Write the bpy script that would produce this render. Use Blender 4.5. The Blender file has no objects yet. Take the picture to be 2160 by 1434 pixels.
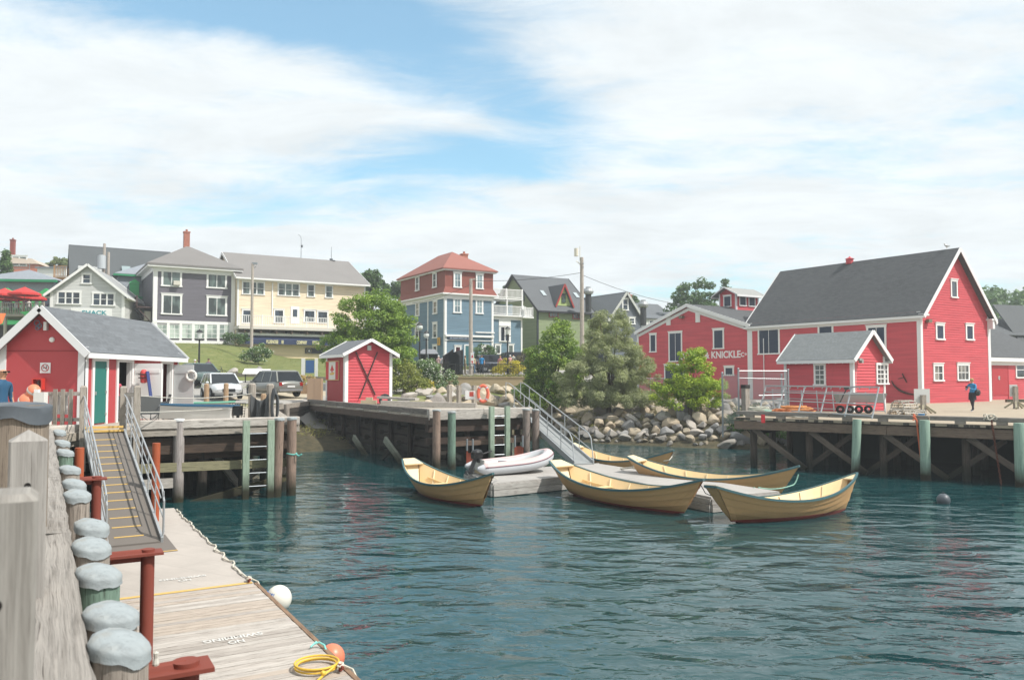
import bpy, math, random
import numpy as np
from mathutils import Vector, Matrix, noise as mnoise
SC = bpy.context.scene
COL = SC.collection
rad = math.radians
# ---------------------------------------------------------------- camera, sky, sun, exposure
F = 1700.0
PITCH = rad(2.63)
CAMZ = 3.9
cd = bpy.data.cameras.new('camera'); cam = bpy.data.objects.new('camera', cd); COL.objects.link(cam)
cd.sensor_width = 36; cd.lens = 36 * F / 2160; cd.clip_end = 3000; cd.clip_start = 0.05
cd.dof.use_dof = True; cd.dof.focus_distance = 30; cd.dof.aperture_fstop = 3.5
cam.location = (0, 0, CAMZ); cam.rotation_euler = (rad(90) + PITCH, 0, 0)
SC.camera = cam
SC.render.resolution_x = 1024; SC.render.resolution_y = 679
SC.view_settings.view_transform = 'Standard'; SC.view_settings.look = 'None'
SC.view_settings.exposure = 0.62; SC.view_settings.gamma = 1
SUN_EL = rad(51); SUN_DIR = Vector((0.94, -0.34, 0)).normalized()
sv = Vector((SUN_DIR.x * math.cos(SUN_EL), SUN_DIR.y * math.cos(SUN_EL), math.sin(SUN_EL)))
ld = bpy.data.lights.new('sun', 'SUN'); ld.energy = 3.5; ld.angle = rad(0.6); ld.color = (1, 0.955, 0.89)
sun = bpy.data.objects.new('sun', ld); COL.objects.link(sun)
sun.rotation_euler = sv.to_track_quat('Z', 'Y').to_euler()
wd = bpy.data.worlds.new('World'); SC.world = wd; wd.use_nodes = True
def world():
    nt = wd.node_tree; N = nt.nodes; L = nt.links; N.clear()
    def nd(t, **k):
        n = N.new(t)
        for a, b in k.items(): setattr(n, a, b)
        return n
    def mth(op, a, b=None, c=None, clamp=False):
        n = nd('ShaderNodeMath', operation=op); n.use_clamp = clamp
        for i, v in enumerate((a, b, c)):
            if v is None: continue
            if isinstance(v, (int, float)): n.inputs[i].default_value = v
            else: L.new(v, n.inputs[i])
        return n.outputs[0]
    sky = nd('ShaderNodeTexSky', sky_type='NISHITA', sun_disc=False)
    sky.sun_elevation = SUN_EL; sky.sun_rotation = math.atan2(SUN_DIR.x, SUN_DIR.y)
    sky.air_density = 1.0; sky.dust_density = 1.5; sky.ozone_density = 2.0
    tc = nd('ShaderNodeTexCoord'); sp = nd('ShaderNodeSeparateXYZ'); L.new(tc.outputs['Generated'], sp.inputs[0])
    x, y, z = sp.outputs
    zz = mth('ADD', mth('MAXIMUM', z, 0.0), 0.12)
    u = mth('DIVIDE', x, zz); v = mth('DIVIDE', y, zz)
    cb = nd('ShaderNodeCombineXYZ'); L.new(u, cb.inputs[0]); L.new(v, cb.inputs[1])
    mp = nd('ShaderNodeMapping'); mp.inputs['Rotation'].default_value = (0, 0, rad(-28)); mp.inputs['Scale'].default_value = (0.55, 1.0, 1)
    mp.inputs['Location'].default_value = (3.1, 1.7, 0)
    L.new(cb.outputs[0], mp.inputs[0])
    n1 = nd('ShaderNodeTexNoise'); n1.inputs['Scale'].default_value = 1.15; n1.inputs['Detail'].default_value = 9; n1.inputs['Roughness'].default_value = 0.62
    n1.inputs['Distortion'].default_value = 0.5
    L.new(mp.outputs[0], n1.inputs['Vector'])
    n2 = nd('ShaderNodeTexNoise'); n2.inputs['Scale'].default_value = 4.2; n2.inputs['Detail'].default_value = 10; n2.inputs['Roughness'].default_value = 0.68; n2.inputs['Distortion'].default_value = 0.5
    L.new(mp.outputs[0], n2.inputs['Vector'])
    # view direction as slopes: a = x/y (right), e = z/y (up)
    yy = mth('MAXIMUM', y, 0.05)
    a = mth('DIVIDE', x, yy); e = mth('DIVIDE', z, yy)
    def band(a0, e0, ang, la, lb, amp):
        ca, sa = math.cos(rad(ang)), math.sin(rad(ang))
        da = mth('SUBTRACT', a, a0); de = mth('SUBTRACT', e, e0)
        p = mth('ADD', mth('MULTIPLY', da, ca / la), mth('MULTIPLY', de, sa / la))
        q = mth('ADD', mth('MULTIPLY', da, -sa / lb), mth('MULTIPLY', de, ca / lb))
        r2 = mth('ADD', mth('MULTIPLY', p, p), mth('MULTIPLY', q, q))
        return mth('MULTIPLY', mth('POWER', 2.718, mth('MULTIPLY', r2, -1.0)), amp)
    terms = [(-0.42, 0.475, -8, 0.45, 0.04, 0.66), (-0.11, 0.40, -25, 0.20, 0.055, 0.55), (0.02, 0.355, -60, 0.10, 0.05, 0.25),
             (-0.15, 0.245, 12, 0.19, 0.04, 0.5), (-0.02, 0.27, -20, 0.10, 0.03, 0.25), (-0.38, 0.20, 5, 0.16, 0.015, 0.22), (0.2, 0.10, 3, 0.45, 0.02, 0.16),
             (-0.62, 0.43, -10, 0.08, 0.018, 0.25), (-0.15, 0.47, 0, 0.3, 0.03, 0.35), (0.34, 0.445, 8, 0.12, 0.02, 0.15), (0.62, 0.12, 0, 0.1, 0.012, 0.18)]
    tot = None
    for t in terms:
        o = band(*t); tot = o if tot is None else mth('ADD', tot, o)
    nn = mth('ADD', mth('MULTIPLY', n1.outputs[0], 1.75), mth('MULTIPLY', n2.outputs[0], 1.15))   # about 0.66
    cover = mth('SUBTRACT', mth('ADD', nn, -0.53), tot)
    mr = nd('ShaderNodeMapRange'); mr.interpolation_type = 'SMOOTHSTEP'
    mr.inputs[1].default_value = 0.16; mr.inputs[2].default_value = 0.94; mr.inputs[3].default_value = 0.12; mr.inputs[4].default_value = 1.0
    L.new(cover, mr.inputs[0])
    # cloud brightness with soft grey undersides
    cr = nd('ShaderNodeMapRange'); cr.inputs[1].default_value = 0.25; cr.inputs[2].default_value = 0.75; cr.inputs[3].default_value = 0.87; cr.inputs[4].default_value = 1.13
    n3 = nd('ShaderNodeTexNoise'); n3.inputs['Scale'].default_value = 2.6; n3.inputs['Detail'].default_value = 10; n3.inputs['Roughness'].default_value = 0.66; n3.inputs['Distortion'].default_value = 0.4
    mp3 = nd('ShaderNodeMapping'); mp3.inputs['Location'].default_value = (9.1, 4.7, 0); mp3.inputs['Scale'].default_value = (0.7, 1.0, 1)
    L.new(cb.outputs[0], mp3.inputs[0]); L.new(mp3.outputs[0], n3.inputs['Vector']); L.new(n3.outputs[0], cr.inputs[0])
    cc = nd('ShaderNodeMixRGB', blend_type='MULTIPLY'); cc.inputs[0].default_value = 1
    CLOUD = 0.66
    cc.inputs[1].default_value = (0.92 * CLOUD, 0.975 * CLOUD, 1.0 * CLOUD, 1)
    L.new(cr.outputs[0], cc.inputs[2])
    sm = nd('ShaderNodeMixRGB', blend_type='MULTIPLY'); sm.inputs[0].default_value = 1; sm.inputs[2].default_value = (0.105, 0.16, 0.15, 1)
    L.new(sky.outputs[0], sm.inputs[1])
    mx = nd('ShaderNodeMixRGB'); L.new(mr.outputs[0], mx.inputs[0]); L.new(sm.outputs[0], mx.inputs[1]); L.new(cc.outputs[0], mx.inputs[2])
    bg = nd('ShaderNodeBackground'); bg.inputs[1].default_value = 1.0; L.new(mx.outputs[0], bg.inputs[0])
    out = nd('ShaderNodeOutputWorld'); L.new(bg.outputs[0], out.inputs[0])
world()
# ---------------------------------------------------------------- measuring helpers
def ray(px, py):
    x = (px - 1080) / F; y = (717 - py) / F
    return Vector((x, math.cos(PITCH) - y * math.sin(PITCH), math.sin(PITCH) + y * math.cos(PITCH)))
def az(px, py, z):
    d = ray(px, py); t = (z - CAMZ) / d.z
    return Vector((d.x * t, d.y * t, z))
def ay(px, py, Y):
    d = ray(px, py); t = Y / d.y
    return Vector((d.x * t, Y, CAMZ + d.z * t))
# ---------------------------------------------------------------- mesh builder
def perp(n):
    n = Vector(n)
    if abs(n.z) > 0.985: return Vector((1, 0, 0)), Vector((0, 1, 0)) if n.z > 0 else Vector((0, -1, 0))
    t = Vector((0, 0, 1)).cross(n).normalized()
    return t, n.cross(t)
def rootof(o):
    while o.parent: o = o.parent
    return o
class MB:
    def __init__(s): s.v = []; s.f = []; s.uv = []; s.mi = []; s.m = 0
    def face(s, pts, uv=None):
        i = len(s.v); s.v += [tuple(p) for p in pts]; s.f.append(tuple(range(i, i + len(pts)))); s.mi.append(s.m)
        if uv is None:
            P = [Vector(p) for p in pts]
            n = Vector((0, 0, 0))
            for k in range(len(P)):
                a, b = P[k], P[(k + 1) % len(P)]
                n += Vector(((a.y - b.y) * (a.z + b.z), (a.z - b.z) * (a.x + b.x), (a.x - b.x) * (a.y + b.y)))
            n = n.normalized() if n.length > 1e-12 else Vector((0, 0, 1))
            t, b = perp(n); uv = [(p.dot(t), p.dot(b)) for p in P]
        s.uv.append(uv)
    def hexa(s, a, b, long=None):
        """a: four bottom points ccw seen from above, b: four top points."""
        a = [Vector(p) for p in a]; b = [Vector(p) for p in b]
        s.face([a[3], a[2], a[1], a[0]]); s.face(b)
        for i in range(4):
            j = (i + 1) % 4; s.face([a[i], a[j], b[j], b[i]])
    def box(s, x0, x1, y0, y1, z0, z1):
        s.hexa([(x0, y0, z0), (x1, y0, z0), (x1, y1, z0), (x0, y1, z0)], [(x0, y0, z1), (x1, y0, z1), (x1, y1, z1), (x0, y1, z1)])
    def beam(s, p, q, w, h, up=(0, 0, 1), ends=True, tw=1.0):
        """timber from p to q, centred, width w, height h, uv v along its length"""
        p = Vector(p); q = Vector(q); d = (q - p); Lh = d.length; d.normalize(); up = Vector(up)
        sd = d.cross(up)
        if sd.length < 1e-4: sd = d.cross(Vector((1, 0, 0)))
        sd.normalize(); u = sd.cross(d).normalized()
        o = R.uniform(0, 50)
        A = [p + sd * (w / 2 * i) + u * (h / 2 * j) for i, j in ((-1, -1), (1, -1), (1, 1), (-1, 1))]
        B = [q + sd * (w * tw / 2 * i) + u * (h * tw / 2 * j) for i, j in ((-1, -1), (1, -1), (1, 1), (-1, 1))]
        c = o
        for i in range(4):
            j = (i + 1) % 4; wd_ = (A[i] - A[j]).length
            s.face([A[i], A[j], B[j], B[i]], [(c, o), (c + wd_, o), (c + wd_, o + Lh), (c, o + Lh)]); c += wd_
        if ends:
            s.face([A[3], A[2], A[1], A[0]], [(o, o), (o + w, o), (o + w, o + .02), (o, o + .02)])
            s.face([B[0], B[1], B[2], B[3]], [(o, o), (o + w, o), (o + w, o + .02), (o, o + .02)])
    def tube(s, pts, r, n=8, caps=True, closed=False):
        P = [Vector(p) for p in pts]; m = len(P)
        rr = r if isinstance(r, (list, tuple)) else [r] * m
        rings = []; last = None; o = R.uniform(0, 50); acc = [0]
        for k in range(m):
            if closed: d = P[(k + 1) % m] - P[k - 1]
            else: d = P[min(k + 1, m - 1)] - P[max(k - 1, 0)]
            d.normalize()
            if last is None:
                t = d.cross(Vector((0, 0, 1)))
                if t.length < 1e-3: t = Vector((1, 0, 0))
            else: t = last - d * last.dot(d)
            t.normalize(); last = t; b = d.cross(t)
            rings.append([P[k] + (t * math.cos(2 * math.pi * i / n) + b * math.sin(2 * math.pi * i / n)) * rr[k] for i in range(n)])
            if k: acc.append(acc[-1] + (P[k] - P[k - 1]).length)
        base = len(s.v)
        for rg in rings: s.v += [tuple(p) for p in rg]
        for k in range(m if closed else m - 1):
            k2 = (k + 1) % m
            for i in range(n):
                j = (i + 1) % n
                s.f.append((base + k * n + i, base + k * n + j, base + k2 * n + j, base + k2 * n + i)); s.mi.append(s.m)
                c0 = o + i / n * 6.283 * max(rr[k], .001); c1 = o + (i + 1) / n * 6.283 * max(rr[k], .001)
                v0 = o + acc[k]; v1 = o + (acc[k2] if k2 > k else acc[k] + .1)
                s.uv.append([(c0, v0), (c1, v0), (c1, v1), (c0, v1)])
        if caps and not closed:
            for k, rev in ((0, False), (m - 1, True)):
                idx = [base + k * n + i for i in range(n)]
                if not rev: idx = idx[::-1]
                s.f.append(tuple(idx)); s.mi.append(s.m); s.uv.append([(o + .1 * math.cos(2 * math.pi * i / n), o + .1 * math.sin(2 * math.pi * i / n)) for i in range(n)])
    def cyl(s, x, y, z0, z1, r0, r1=None, n=12): s.tube([(x, y, z0), (x, y, z1)], [r0, r0 if r1 is None else r1], n)
    def lathe(s, c, prof, n=16, axis=None):
        """prof: list of (r, h) from bottom to top about c; axis optional direction"""
        ax = Vector(axis or (0, 0, 1)).normalized(); t, b = perp(ax); c = Vector(c)
        if abs(ax.z) > .985: t, b = Vector((1, 0, 0)), Vector((0, 1, 0))
        base = len(s.v)
        for r, h in prof:
            for i in range(n):
                a = 2 * math.pi * i / n; s.v.append(tuple(c + ax * h + (t * math.cos(a) + b * math.sin(a)) * max(r, 1e-4)))
        for k in range(len(prof) - 1):
            for i in range(n):
                j = (i + 1) % n
                s.f.append((base + k * n + i, base + k * n + j, base + (k + 1) * n + j, base + (k + 1) * n + i)); s.mi.append(s.m)
                s.uv.append([(i / n, k), ((i + 1) / n, k), ((i + 1) / n, k + 1), (i / n, k + 1)])
    def ball(s, c, r, n=14, m=9, sq=(1, 1, 1)):
        base = len(s.v); c = Vector(c)
        for k in range(m + 1):
            a = math.pi * k / m - math.pi / 2
            for i in range(n):
                b = 2 * math.pi * i / n
                rr = max(math.cos(a), 1e-4)
                s.v.append((c.x + r * sq[0] * rr * math.cos(b), c.y + r * sq[1] * rr * math.sin(b), c.z + r * sq[2] * math.sin(a)))
        for k in range(m):
            for i in range(n):
                j = (i + 1) % n
                s.f.append((base + k * n + i, base + k * n + j, base + (k + 1) * n + j, base + (k + 1) * n + i)); s.mi.append(s.m)
                s.uv.append([(i / n, k / m), ((i + 1) / n, k / m), ((i + 1) / n, (k + 1) / m), (i / n, (k + 1) / m)])
    def prism(s, poly, z0, z1):
        """horizontal polygon (ccw) extruded in z"""
        n = len(poly); s.face([(p[0], p[1], z1) for p in poly]); s.face([(p[0], p[1], z0) for p in reversed(poly)])
        for i in range(n):
            a = poly[i]; b = poly[(i + 1) % n]; s.face([(a[0], a[1], z0), (b[0], b[1], z0), (b[0], b[1], z1), (a[0], a[1], z1)])
    def slab(s, pts, th):
        """flat polygon (ccw from its outer side) thickened inwards"""
        P = [Vector(p) for p in pts]; n = (P[1] - P[0]).cross(P[2] - P[0]).normalized(); Q = [p - n * th for p in P]
        s.face(P); s.face(Q[::-1])
        for i in range(len(P)):
            j = (i + 1) % len(P); s.face([P[j], P[i], Q[i], Q[j]])
    def build(s, name, mat, parent=None, world=False, smooth=False, bevel=0, label=None, origin=None):
        me = bpy.data.meshes.new(name)
        v = s.v; off = None
        if parent is not None and world:
            M_ = rootof(parent).matrix_basis.inverted(); v = [tuple(M_ @ Vector(p)) for p in v]
        if parent is None and origin is not False and v:
            A = np.array(v); off = origin or (float((A[:, 0].min() + A[:, 0].max()) / 2), float((A[:, 1].min() + A[:, 1].max()) / 2), float(A[:, 2].min()))
            v = [tuple(p) for p in (A - np.array(off))]
        me.from_pydata(v, [], s.f)
        uvl = me.uv_layers.new(name='UVMap'); flat = [c for fc in s.uv for p in fc for c in p]
        uvl.data.foreach_set('uv', flat)
        mats = mat if isinstance(mat, (list, tuple)) else [mat]
        for m in mats: me.materials.append(m)
        if len(mats) > 1: me.polygons.foreach_set('material_index', s.mi)
        if smooth:
            me.polygons.foreach_set('use_smooth', [True] * len(s.f))
        o = bpy.data.objects.new(name, me); COL.objects.link(o)
        if off: o.location = off
        if parent is not None: o.parent = parent
        if smooth and smooth != 2:
            try: me.set_sharp_from_angle(angle=rad(40))
            except Exception: pass
        if bevel:
            b = o.modifiers.new('b', 'BEVEL'); b.width = bevel; b.segments = 1; b.limit_method = 'ANGLE'
        if label: o['label'] = label
        return o
def tag(o, label=None, cat=None, group=None, kind=None):
    if label: o['label'] = label
    if cat: o['category'] = cat
    if group: o['group'] = group
    if kind: o['kind'] = kind
    return o
def thing(name, label, cat, loc=(0, 0, 0), rz=0, group=None):
    o = bpy.data.objects.new(name, None); COL.objects.link(o); o.location = loc; o.rotation_euler = (0, 0, rz); o.empty_display_size = .1
    o.matrix_basis = Matrix.Translation(loc) @ Matrix.Rotation(rz, 4, 'Z')
    return tag(o, label, cat, group)
def copy_tree(o, parent=None):
    c = o.copy(); COL.objects.link(c)
    if parent is not None: c.parent = parent
    for ch in [x for x in o.children]: copy_tree(ch, c)
    return c
R = random.Random(11)
# ---------------------------------------------------------------- materials
def lin(c):
    if isinstance(c, str):
        c = [int(c[i:i + 2], 16) / 255 for i in (0, 2, 4)]
        c = [x / 12.92 if x <= .04045 else ((x + .055) / 1.055) ** 2.4 for x in c]
    return (c[0], c[1], c[2], 1)
MATS = {}
class NT:
    def __init__(s, name):
        s.m = bpy.data.materials.new(name); s.m.use_nodes = True; s.t = s.m.node_tree; s.N = s.t.nodes; s.L = s.t.links
        s.b = s.N['Principled BSDF']
    def n(s, t, inp=None, **k):
        n = s.N.new(t)
        for a, b in k.items(): setattr(n, a, b)
        for a, b in (inp or {}).items():
            if hasattr(b, 'is_linked') or hasattr(b, 'links'): s.L.new(b, n.inputs[a])
            else: n.inputs[a].default_value = b
        return n
    def coord(s, which='UV', scale=(1, 1, 1), loc=(0, 0, 0)):
        tc = s.n('ShaderNodeTexCoord'); mp = s.n('ShaderNodeMapping', {'Vector': tc.outputs[which], 'Scale': scale, 'Location': loc})
        return mp.outputs[0]
    def ramp(s, fac, stops):
        r = s.n('ShaderNodeValToRGB', {'Fac': fac}); el = r.color_ramp.elements
        while len(el) < len(stops): el.new(0.5)
        for e, (p, c) in zip(el, stops): e.position = p; e.color = c
        return r.outputs[0]
    def noise(s, vec, scale, detail=4, rough=.55, dist=0):
        return s.n('ShaderNodeTexNoise', {'Vector': vec, 'Scale': scale, 'Detail': detail, 'Roughness': rough, 'Distortion': dist}).outputs[0]
    def mix(s, f, a, b, mode='MIX'): return s.n('ShaderNodeMixRGB', {0: f, 1: a, 2: b}, blend_type=mode).outputs[0]
    def bump(s, h, strength=.3, dist=.02):
        bm = s.n('ShaderNodeBump', {'Height': h, 'Strength': strength, 'Distance': dist}); s.L.new(bm.outputs[0], s.b.inputs['Normal'])
    def col(s, c): s.L.new(c, s.b.inputs['Base Color']) if not isinstance(c, tuple) else setattr(s.b.inputs['Base Color'], 'default_value', c)
def sc(c, k): return (min(c[0] * k, 1), min(c[1] * k, 1), min(c[2] * k, 1), 1)
def paint(c, rough=.55, var=.12, scale=2.5, name='paint', metal=0, streak=True, board=0):
    key = (name, str(c), rough, var, scale, metal, board)
    if key in MATS: return MATS[key]
    t = NT(name); c = lin(c); u = t.coord('UV', (1, .25 if streak else 1, 1))
    f = t.noise(u, scale, 6, .65); g = t.noise(t.coord('Object'), scale * .35, 3)
    a = t.mix(f, sc(c, 1 - var), sc(c, 1 + var)); a = t.mix(g, a, sc(c, 1 - var * .8))
    if board:
        bn = t.noise(t.coord('UV', (.35, 1 / board, 1)), 1.0, 2, .5); a = t.mix(t.ramp(bn, [(.35, (.0, .0, .0, 1)), (.65, (.5, .5, .5, 1))]), a, sc(c, 1.35)); w = t.noise(t.coord('UV', (3, .5, 1)), 1.4, 6, .75); a = t.mix(t.ramp(w, [(.58, (0, 0, 0, 1)), (.75, (.35, .35, .35, 1))]), a, sc(c, .6))
    t.col(a)
    t.b.inputs['Roughness'].default_value = rough; t.b.inputs['Metallic'].default_value = metal
    t.bump(f, .12, .01); MATS[key] = t.m; return t.m
def wood(c, c2=None, name='wood', gs=1.0, rough=.85, bs=.5, green=None):
    key = ('wood', str(c), str(c2), gs, str(green))
    if key in MATS: return MATS[key]
    t = NT(name); c = lin(c); c2 = lin(c2) if c2 else sc(c, .45)
    g = t.noise(t.coord('UV', (14 * gs, .7 * gs, 1)), 2.2, 8, .7, .6)
    b = t.noise(t.coord('UV', (1, .35, 1)), 1.6, 4, .6)
    k = t.noise(t.coord('UV', (40 * gs, 1.0 * gs, 1)), 3.0, 3, .5, .2)
    r = t.ramp(g, [(.28, c2), (.52, c), (.8, sc(c, 1.28))])
    cr = t.ramp(k, [(.34 if gs > .7 else .30, (0.3, 0.27, 0.25, 1)), (.42 if gs > .7 else .36, (1, 1, 1, 1))])
    cc = t.mix(1, t.mix(t.ramp(b, [(.35, (0, 0, 0, 1)), (.7, (.5, .5, .5, 1))]), r, sc(c, .72)), cr, 'MULTIPLY')
    if green:
        z = t.n('ShaderNodeSeparateXYZ', {0: t.n('ShaderNodeNewGeometry').outputs['Position']}).outputs[2]
        zn = t.n('ShaderNodeMath', {0: z, 1: t.n('ShaderNodeMath', {0: b, 1: .9}, operation='MULTIPLY').outputs[0]}, operation='SUBTRACT').outputs[0]
        mk = t.n('ShaderNodeMapRange', {0: zn, 1: -.25, 2: .35, 3: 1, 4: 0}).outputs[0]
        cc = t.mix(mk, cc, lin(green))
    t.col(cc); t.b.inputs['Roughness'].default_value = rough
    t.bump(t.n('ShaderNodeMath', {0: g, 1: k}, operation='ADD').outputs[0], bs, .012); MATS[key] = t.m; return t.m
def shingle(c, var=.35, w=.33, h=.14, name='shingles', streak=0.0):
    key = ('sh', str(c), var, w, h)
    if key in MATS: return MATS[key]
    t = NT(name); c = lin(c); u = t.coord('UV')
    br = t.n('ShaderNodeTexBrick', {'Vector': u, 'Color1': sc(c, 1 - var), 'Color2': sc(c, 1 + var), 'Mortar': sc(c, .45), 'Scale': 1, 'Mortar Size': .008, 'Brick Width': w, 'Row Height': h, 'Bias': 0}, offset=.5)
    n = t.noise(u, .35, 4); m = t.noise(u, 9, 5)
    a = t.mix(.5, br.outputs[0], t.mix(t.ramp(m, [(.35, (0, 0, 0, 1)), (.65, (1, 1, 1, 1))]), sc(c, .55), sc(c, 1.5)))
    t.col(t.mix(n, a, sc(c, 1.2))); t.b.inputs['Roughness'].default_value = .9
    t.bump(br.outputs[1], -.4, .015); MATS[key] = t.m; return t.m
def plain(c, rough=.5, metal=0, name='plain', spec=None):
    key = ('pl', name, str(c), rough, metal)
    if key in MATS: return MATS[key]
    t = NT(name); c = lin(c); f = t.noise(t.coord('Object'), 6, 3); t.col(t.mix(f, sc(c, .9), sc(c, 1.1)))
    t.b.inputs['Roughness'].default_value = rough; t.b.inputs['Metallic'].default_value = metal
    MATS[key] = t.m; return t.m
def glassmat(c='1c2630', name='window_glass', curtain=None):
    key = ('gl', str(c), str(curtain))
    if key in MATS: return MATS[key]
    t = NT(name); c = lin(c); u = t.coord('Object', (1, 1, .35))
    f = t.noise(u, 1.1, 2)
    hi = lin(curtain) if curtain else sc(c, 2.2)
    t.col(t.ramp(f, [(.44, sc(c, .6)), (.56, hi)])); t.b.inputs['Roughness'].default_value = .06
    t.b.inputs['Specular IOR Level'].default_value = .8
    MATS[key] = t.m; return t.m
def leafmat(c1, c2, name='leaves'):
    key = ('lf', c1, c2)
    if key in MATS: return MATS[key]
    t = NT(name); at = t.n('ShaderNodeAttribute', attribute_name='tone')
    cc = t.mix(at.outputs['Fac'], lin(c1), lin(c2)); t.col(cc); t.b.inputs['Roughness'].default_value = .6
    tr = t.n('ShaderNodeBsdfTranslucent', {0: t.mix(1, cc, (1.0, 1.15, .5, 1), 'MULTIPLY')})
    ms = t.n('ShaderNodeMixShader', {0: .3, 1: t.b.outputs[0], 2: tr.outputs[0]})
    t.L.new(ms.outputs[0], t.N['Material Output'].inputs[0]); MATS[key] = t.m; return t.m
WHITE = paint('e4e4e2', .5, .05, name='white_paint')
TRIM = paint('dcdddd', .55, .06, name='trim_paint')
GLASS = glassmat()
METAL = paint('a9adaf', .42, .08, 3, 'aluminium', .35)
GALV = paint('9aa0a4', .45, .1, 3, 'galvanised_steel', .6)
BLACK = plain('17181a', .5, 0, 'black_paint')
GREY = wood('a39b90', '59524b', 'weathered_wood')
GREYL = wood('b9b3ab', '7a736b', 'pale_weathered_wood')
DARKW = wood('3a322b', '14110f', 'dark_timber', green='12180f')  # dark base tone, greener black towards the waterline
# ---------------------------------------------------------------- terrain
HY = [-40, 30, 38, 41, 44, 47, 50, 54, 58, 62, 66.6, 67.1, 70, 75, 80, 88, 100, 130, 200, 700]
HX = {
 -80: [-3, -2.5, -1.2, 0, 1.6, 2.2, 2.5, 2.8, 3.3, 3.8, 4.5, 4.7, 5.3, 6.2, 7.0, 8.5, 10, 13, 20, 45],
 -38: [-3, -2.5, -1.2, 0, 1.6, 2.2, 2.5, 2.8, 3.3, 3.8, 4.4, 4.7, 5.2, 6.1, 6.9, 7.8, 8.6, 12, 18, 42],
 -30: [-3, -2.5, -1.2, 0, 1.6, 2.2, 2.5, 2.8, 3.3, 3.7, 4.4, 4.6, 5.2, 6.1, 6.9, 7.4, 8, 11, 17, 42],
 -24: [-3, -2.5, -1.2, 0, 1.6, 2.2, 2.5, 2.8, 3.2, 3.6, 4.1, 4.3, 4.6, 5.0, 5.4, 5.8, 6.6, 9, 15, 40],
 -13.4: [-3, -2.5, -2, -.5, 2.2, 2.3, 2.35, 2.6, 2.9, 3.3, 3.7, 3.9, 4.1, 4.5, 4.9, 5.4, 6.3, 8.5, 14, 38],
 -12.3: [-3, -2.5, -1.0, .1, .45, .8, 1.2, 2.6, 2.9, 3.2, 3.5, 3.7, 3.9, 4.4, 4.8, 5.4, 6.3, 8.5, 14, 38],
 -7: [-3, -3, -2.2, -1.2, -.2, .5, 1.0, 2.5, 2.7, 2.8, 2.9, 3.8, 3.86, 4.3, 4.8, 5.4, 6.3, 8, 13, 38],
 -2: [-3, -3, -3, -2.5, -1.5, -.3, .6, 1.6, 2.3, 2.6, 2.8, 3.8, 3.86, 4.2, 4.7, 5.4, 6.3, 8, 13, 38],
 2: [-3, -3, -3, -2.5, -2, -1.2, -.5, .6, 1.5, 2.3, 2.8, 3.8, 3.86, 4.2, 4.7, 5.4, 6.3, 8, 13, 38],
 6: [-3, -3, -1.8, -1.4, -.8, 0, .9, 1.8, 2.4, 2.6, 2.8, 3.2, 3.6, 4.2, 4.6, 5.2, 5.8, 7.5, 12, 38],
 12: [-3, -3, -1.5, -1, -.1, 1.2, 2.0, 2.1, 2.1, 2.1, 2.1, 2.1, 2.1, 2.2, 2.4, 3, 4, 6, 12, 38],
 25: [-3, -3, -2.5, -1.5, -.5, 1, 1.95, 2.05, 2.08, 2.1, 2.1, 2.1, 2.1, 2.2, 2.4, 3, 4, 7, 14, 40],
 90: [-3, -3, -2.5, -1.5, -.5, 1, 1.95, 2.05, 2.08, 2.1, 2.1, 2.1, 2.1, 2.2, 2.6, 3.5, 5, 8, 16, 42]}
HK = sorted(HX)
def H(x, y):
    x = min(max(x, HK[0]), HK[-1] - 1e-6)
    for i in range(len(HK) - 1):
        if x <= HK[i + 1]: break
    a, b = HK[i], HK[i + 1]; t = (x - a) / (b - a); t = t * t * (3 - 2 * t)
    return float(np.interp(y, HY, HX[a]) * (1 - t) + np.interp(y, HY, HX[b]) * t)
def grid_mesh(name, xs, ys, mat, zf):
    nx, ny = len(xs), len(ys)
    v = [(x, y, zf(x, y)) for y in ys for x in xs]
    f = [(j * nx + i, j * nx + i + 1, (j + 1) * nx + i + 1, (j + 1) * nx + i) for j in range(ny - 1) for i in range(nx - 1)]
    me = bpy.data.meshes.new(name); me.from_pydata(v, [], f); me.materials.append(mat)
    me.polygons.foreach_set('use_smooth', [True] * len(f))
    o = bpy.data.objects.new(name, me); COL.objects.link(o); return o
def groundmat():
    t = NT('grassy_ground'); o = t.coord('Object')
    n1 = t.noise(o, .18, 5); n2 = t.noise(o, 1.3, 6, .7); n3 = t.noise(o, 22, 3, .7)
    g = t.ramp(n2, [(.3, lin('56622f')), (.5, lin('70753f')), (.68, lin('928a5b'))])
    g = t.mix(n3, g, lin('5f6a34'))
    dirt = t.ramp(t.noise(o, 3, 6, .7), [(.3, lin('8d8069')), (.7, lin('b5a992'))])
    P = t.n('ShaderNodeSeparateXYZ', {0: t.n('ShaderNodeNewGeometry').outputs['Position']})
    zz = P.outputs[2]
    lo = t.n('ShaderNodeMapRange', {0: t.n('ShaderNodeMath', {0: zz, 1: t.n('ShaderNodeMath', {0: n2, 1: .7}, operation='MULTIPLY').outputs[0]}, operation='SUBTRACT').outputs[0], 1: 1.75, 2: 2.1, 3: 1, 4: 0}).outputs[0]
    c = t.mix(lo, g, dirt)
    wet = t.n('ShaderNodeMapRange', {0: zz, 1: 1.0, 2: 1.9, 3: 1, 4: 0}).outputs[0]
    c = t.mix(wet, c, t.ramp(t.noise(o, 2.5, 6, .7), [(.3, lin('2b2c1c')), (.7, lin('5c533b'))]))
    t.col(c); t.b.inputs['Roughness'].default_value = .95; t.bump(n3, .6, .06); return t.m
xs = [-300, -200, -120] + list(np.arange(-80, 90.1, 1.25)) + [120, 200, 300]
ys = [-120, -80, -40, 0, 20, 30, 34] + list(np.arange(36, 66, 1.25)) + [66.6, 67.1] + list(np.arange(68, 110, 1.5)) + [115, 120, 130, 150, 175, 200, 300]
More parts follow.
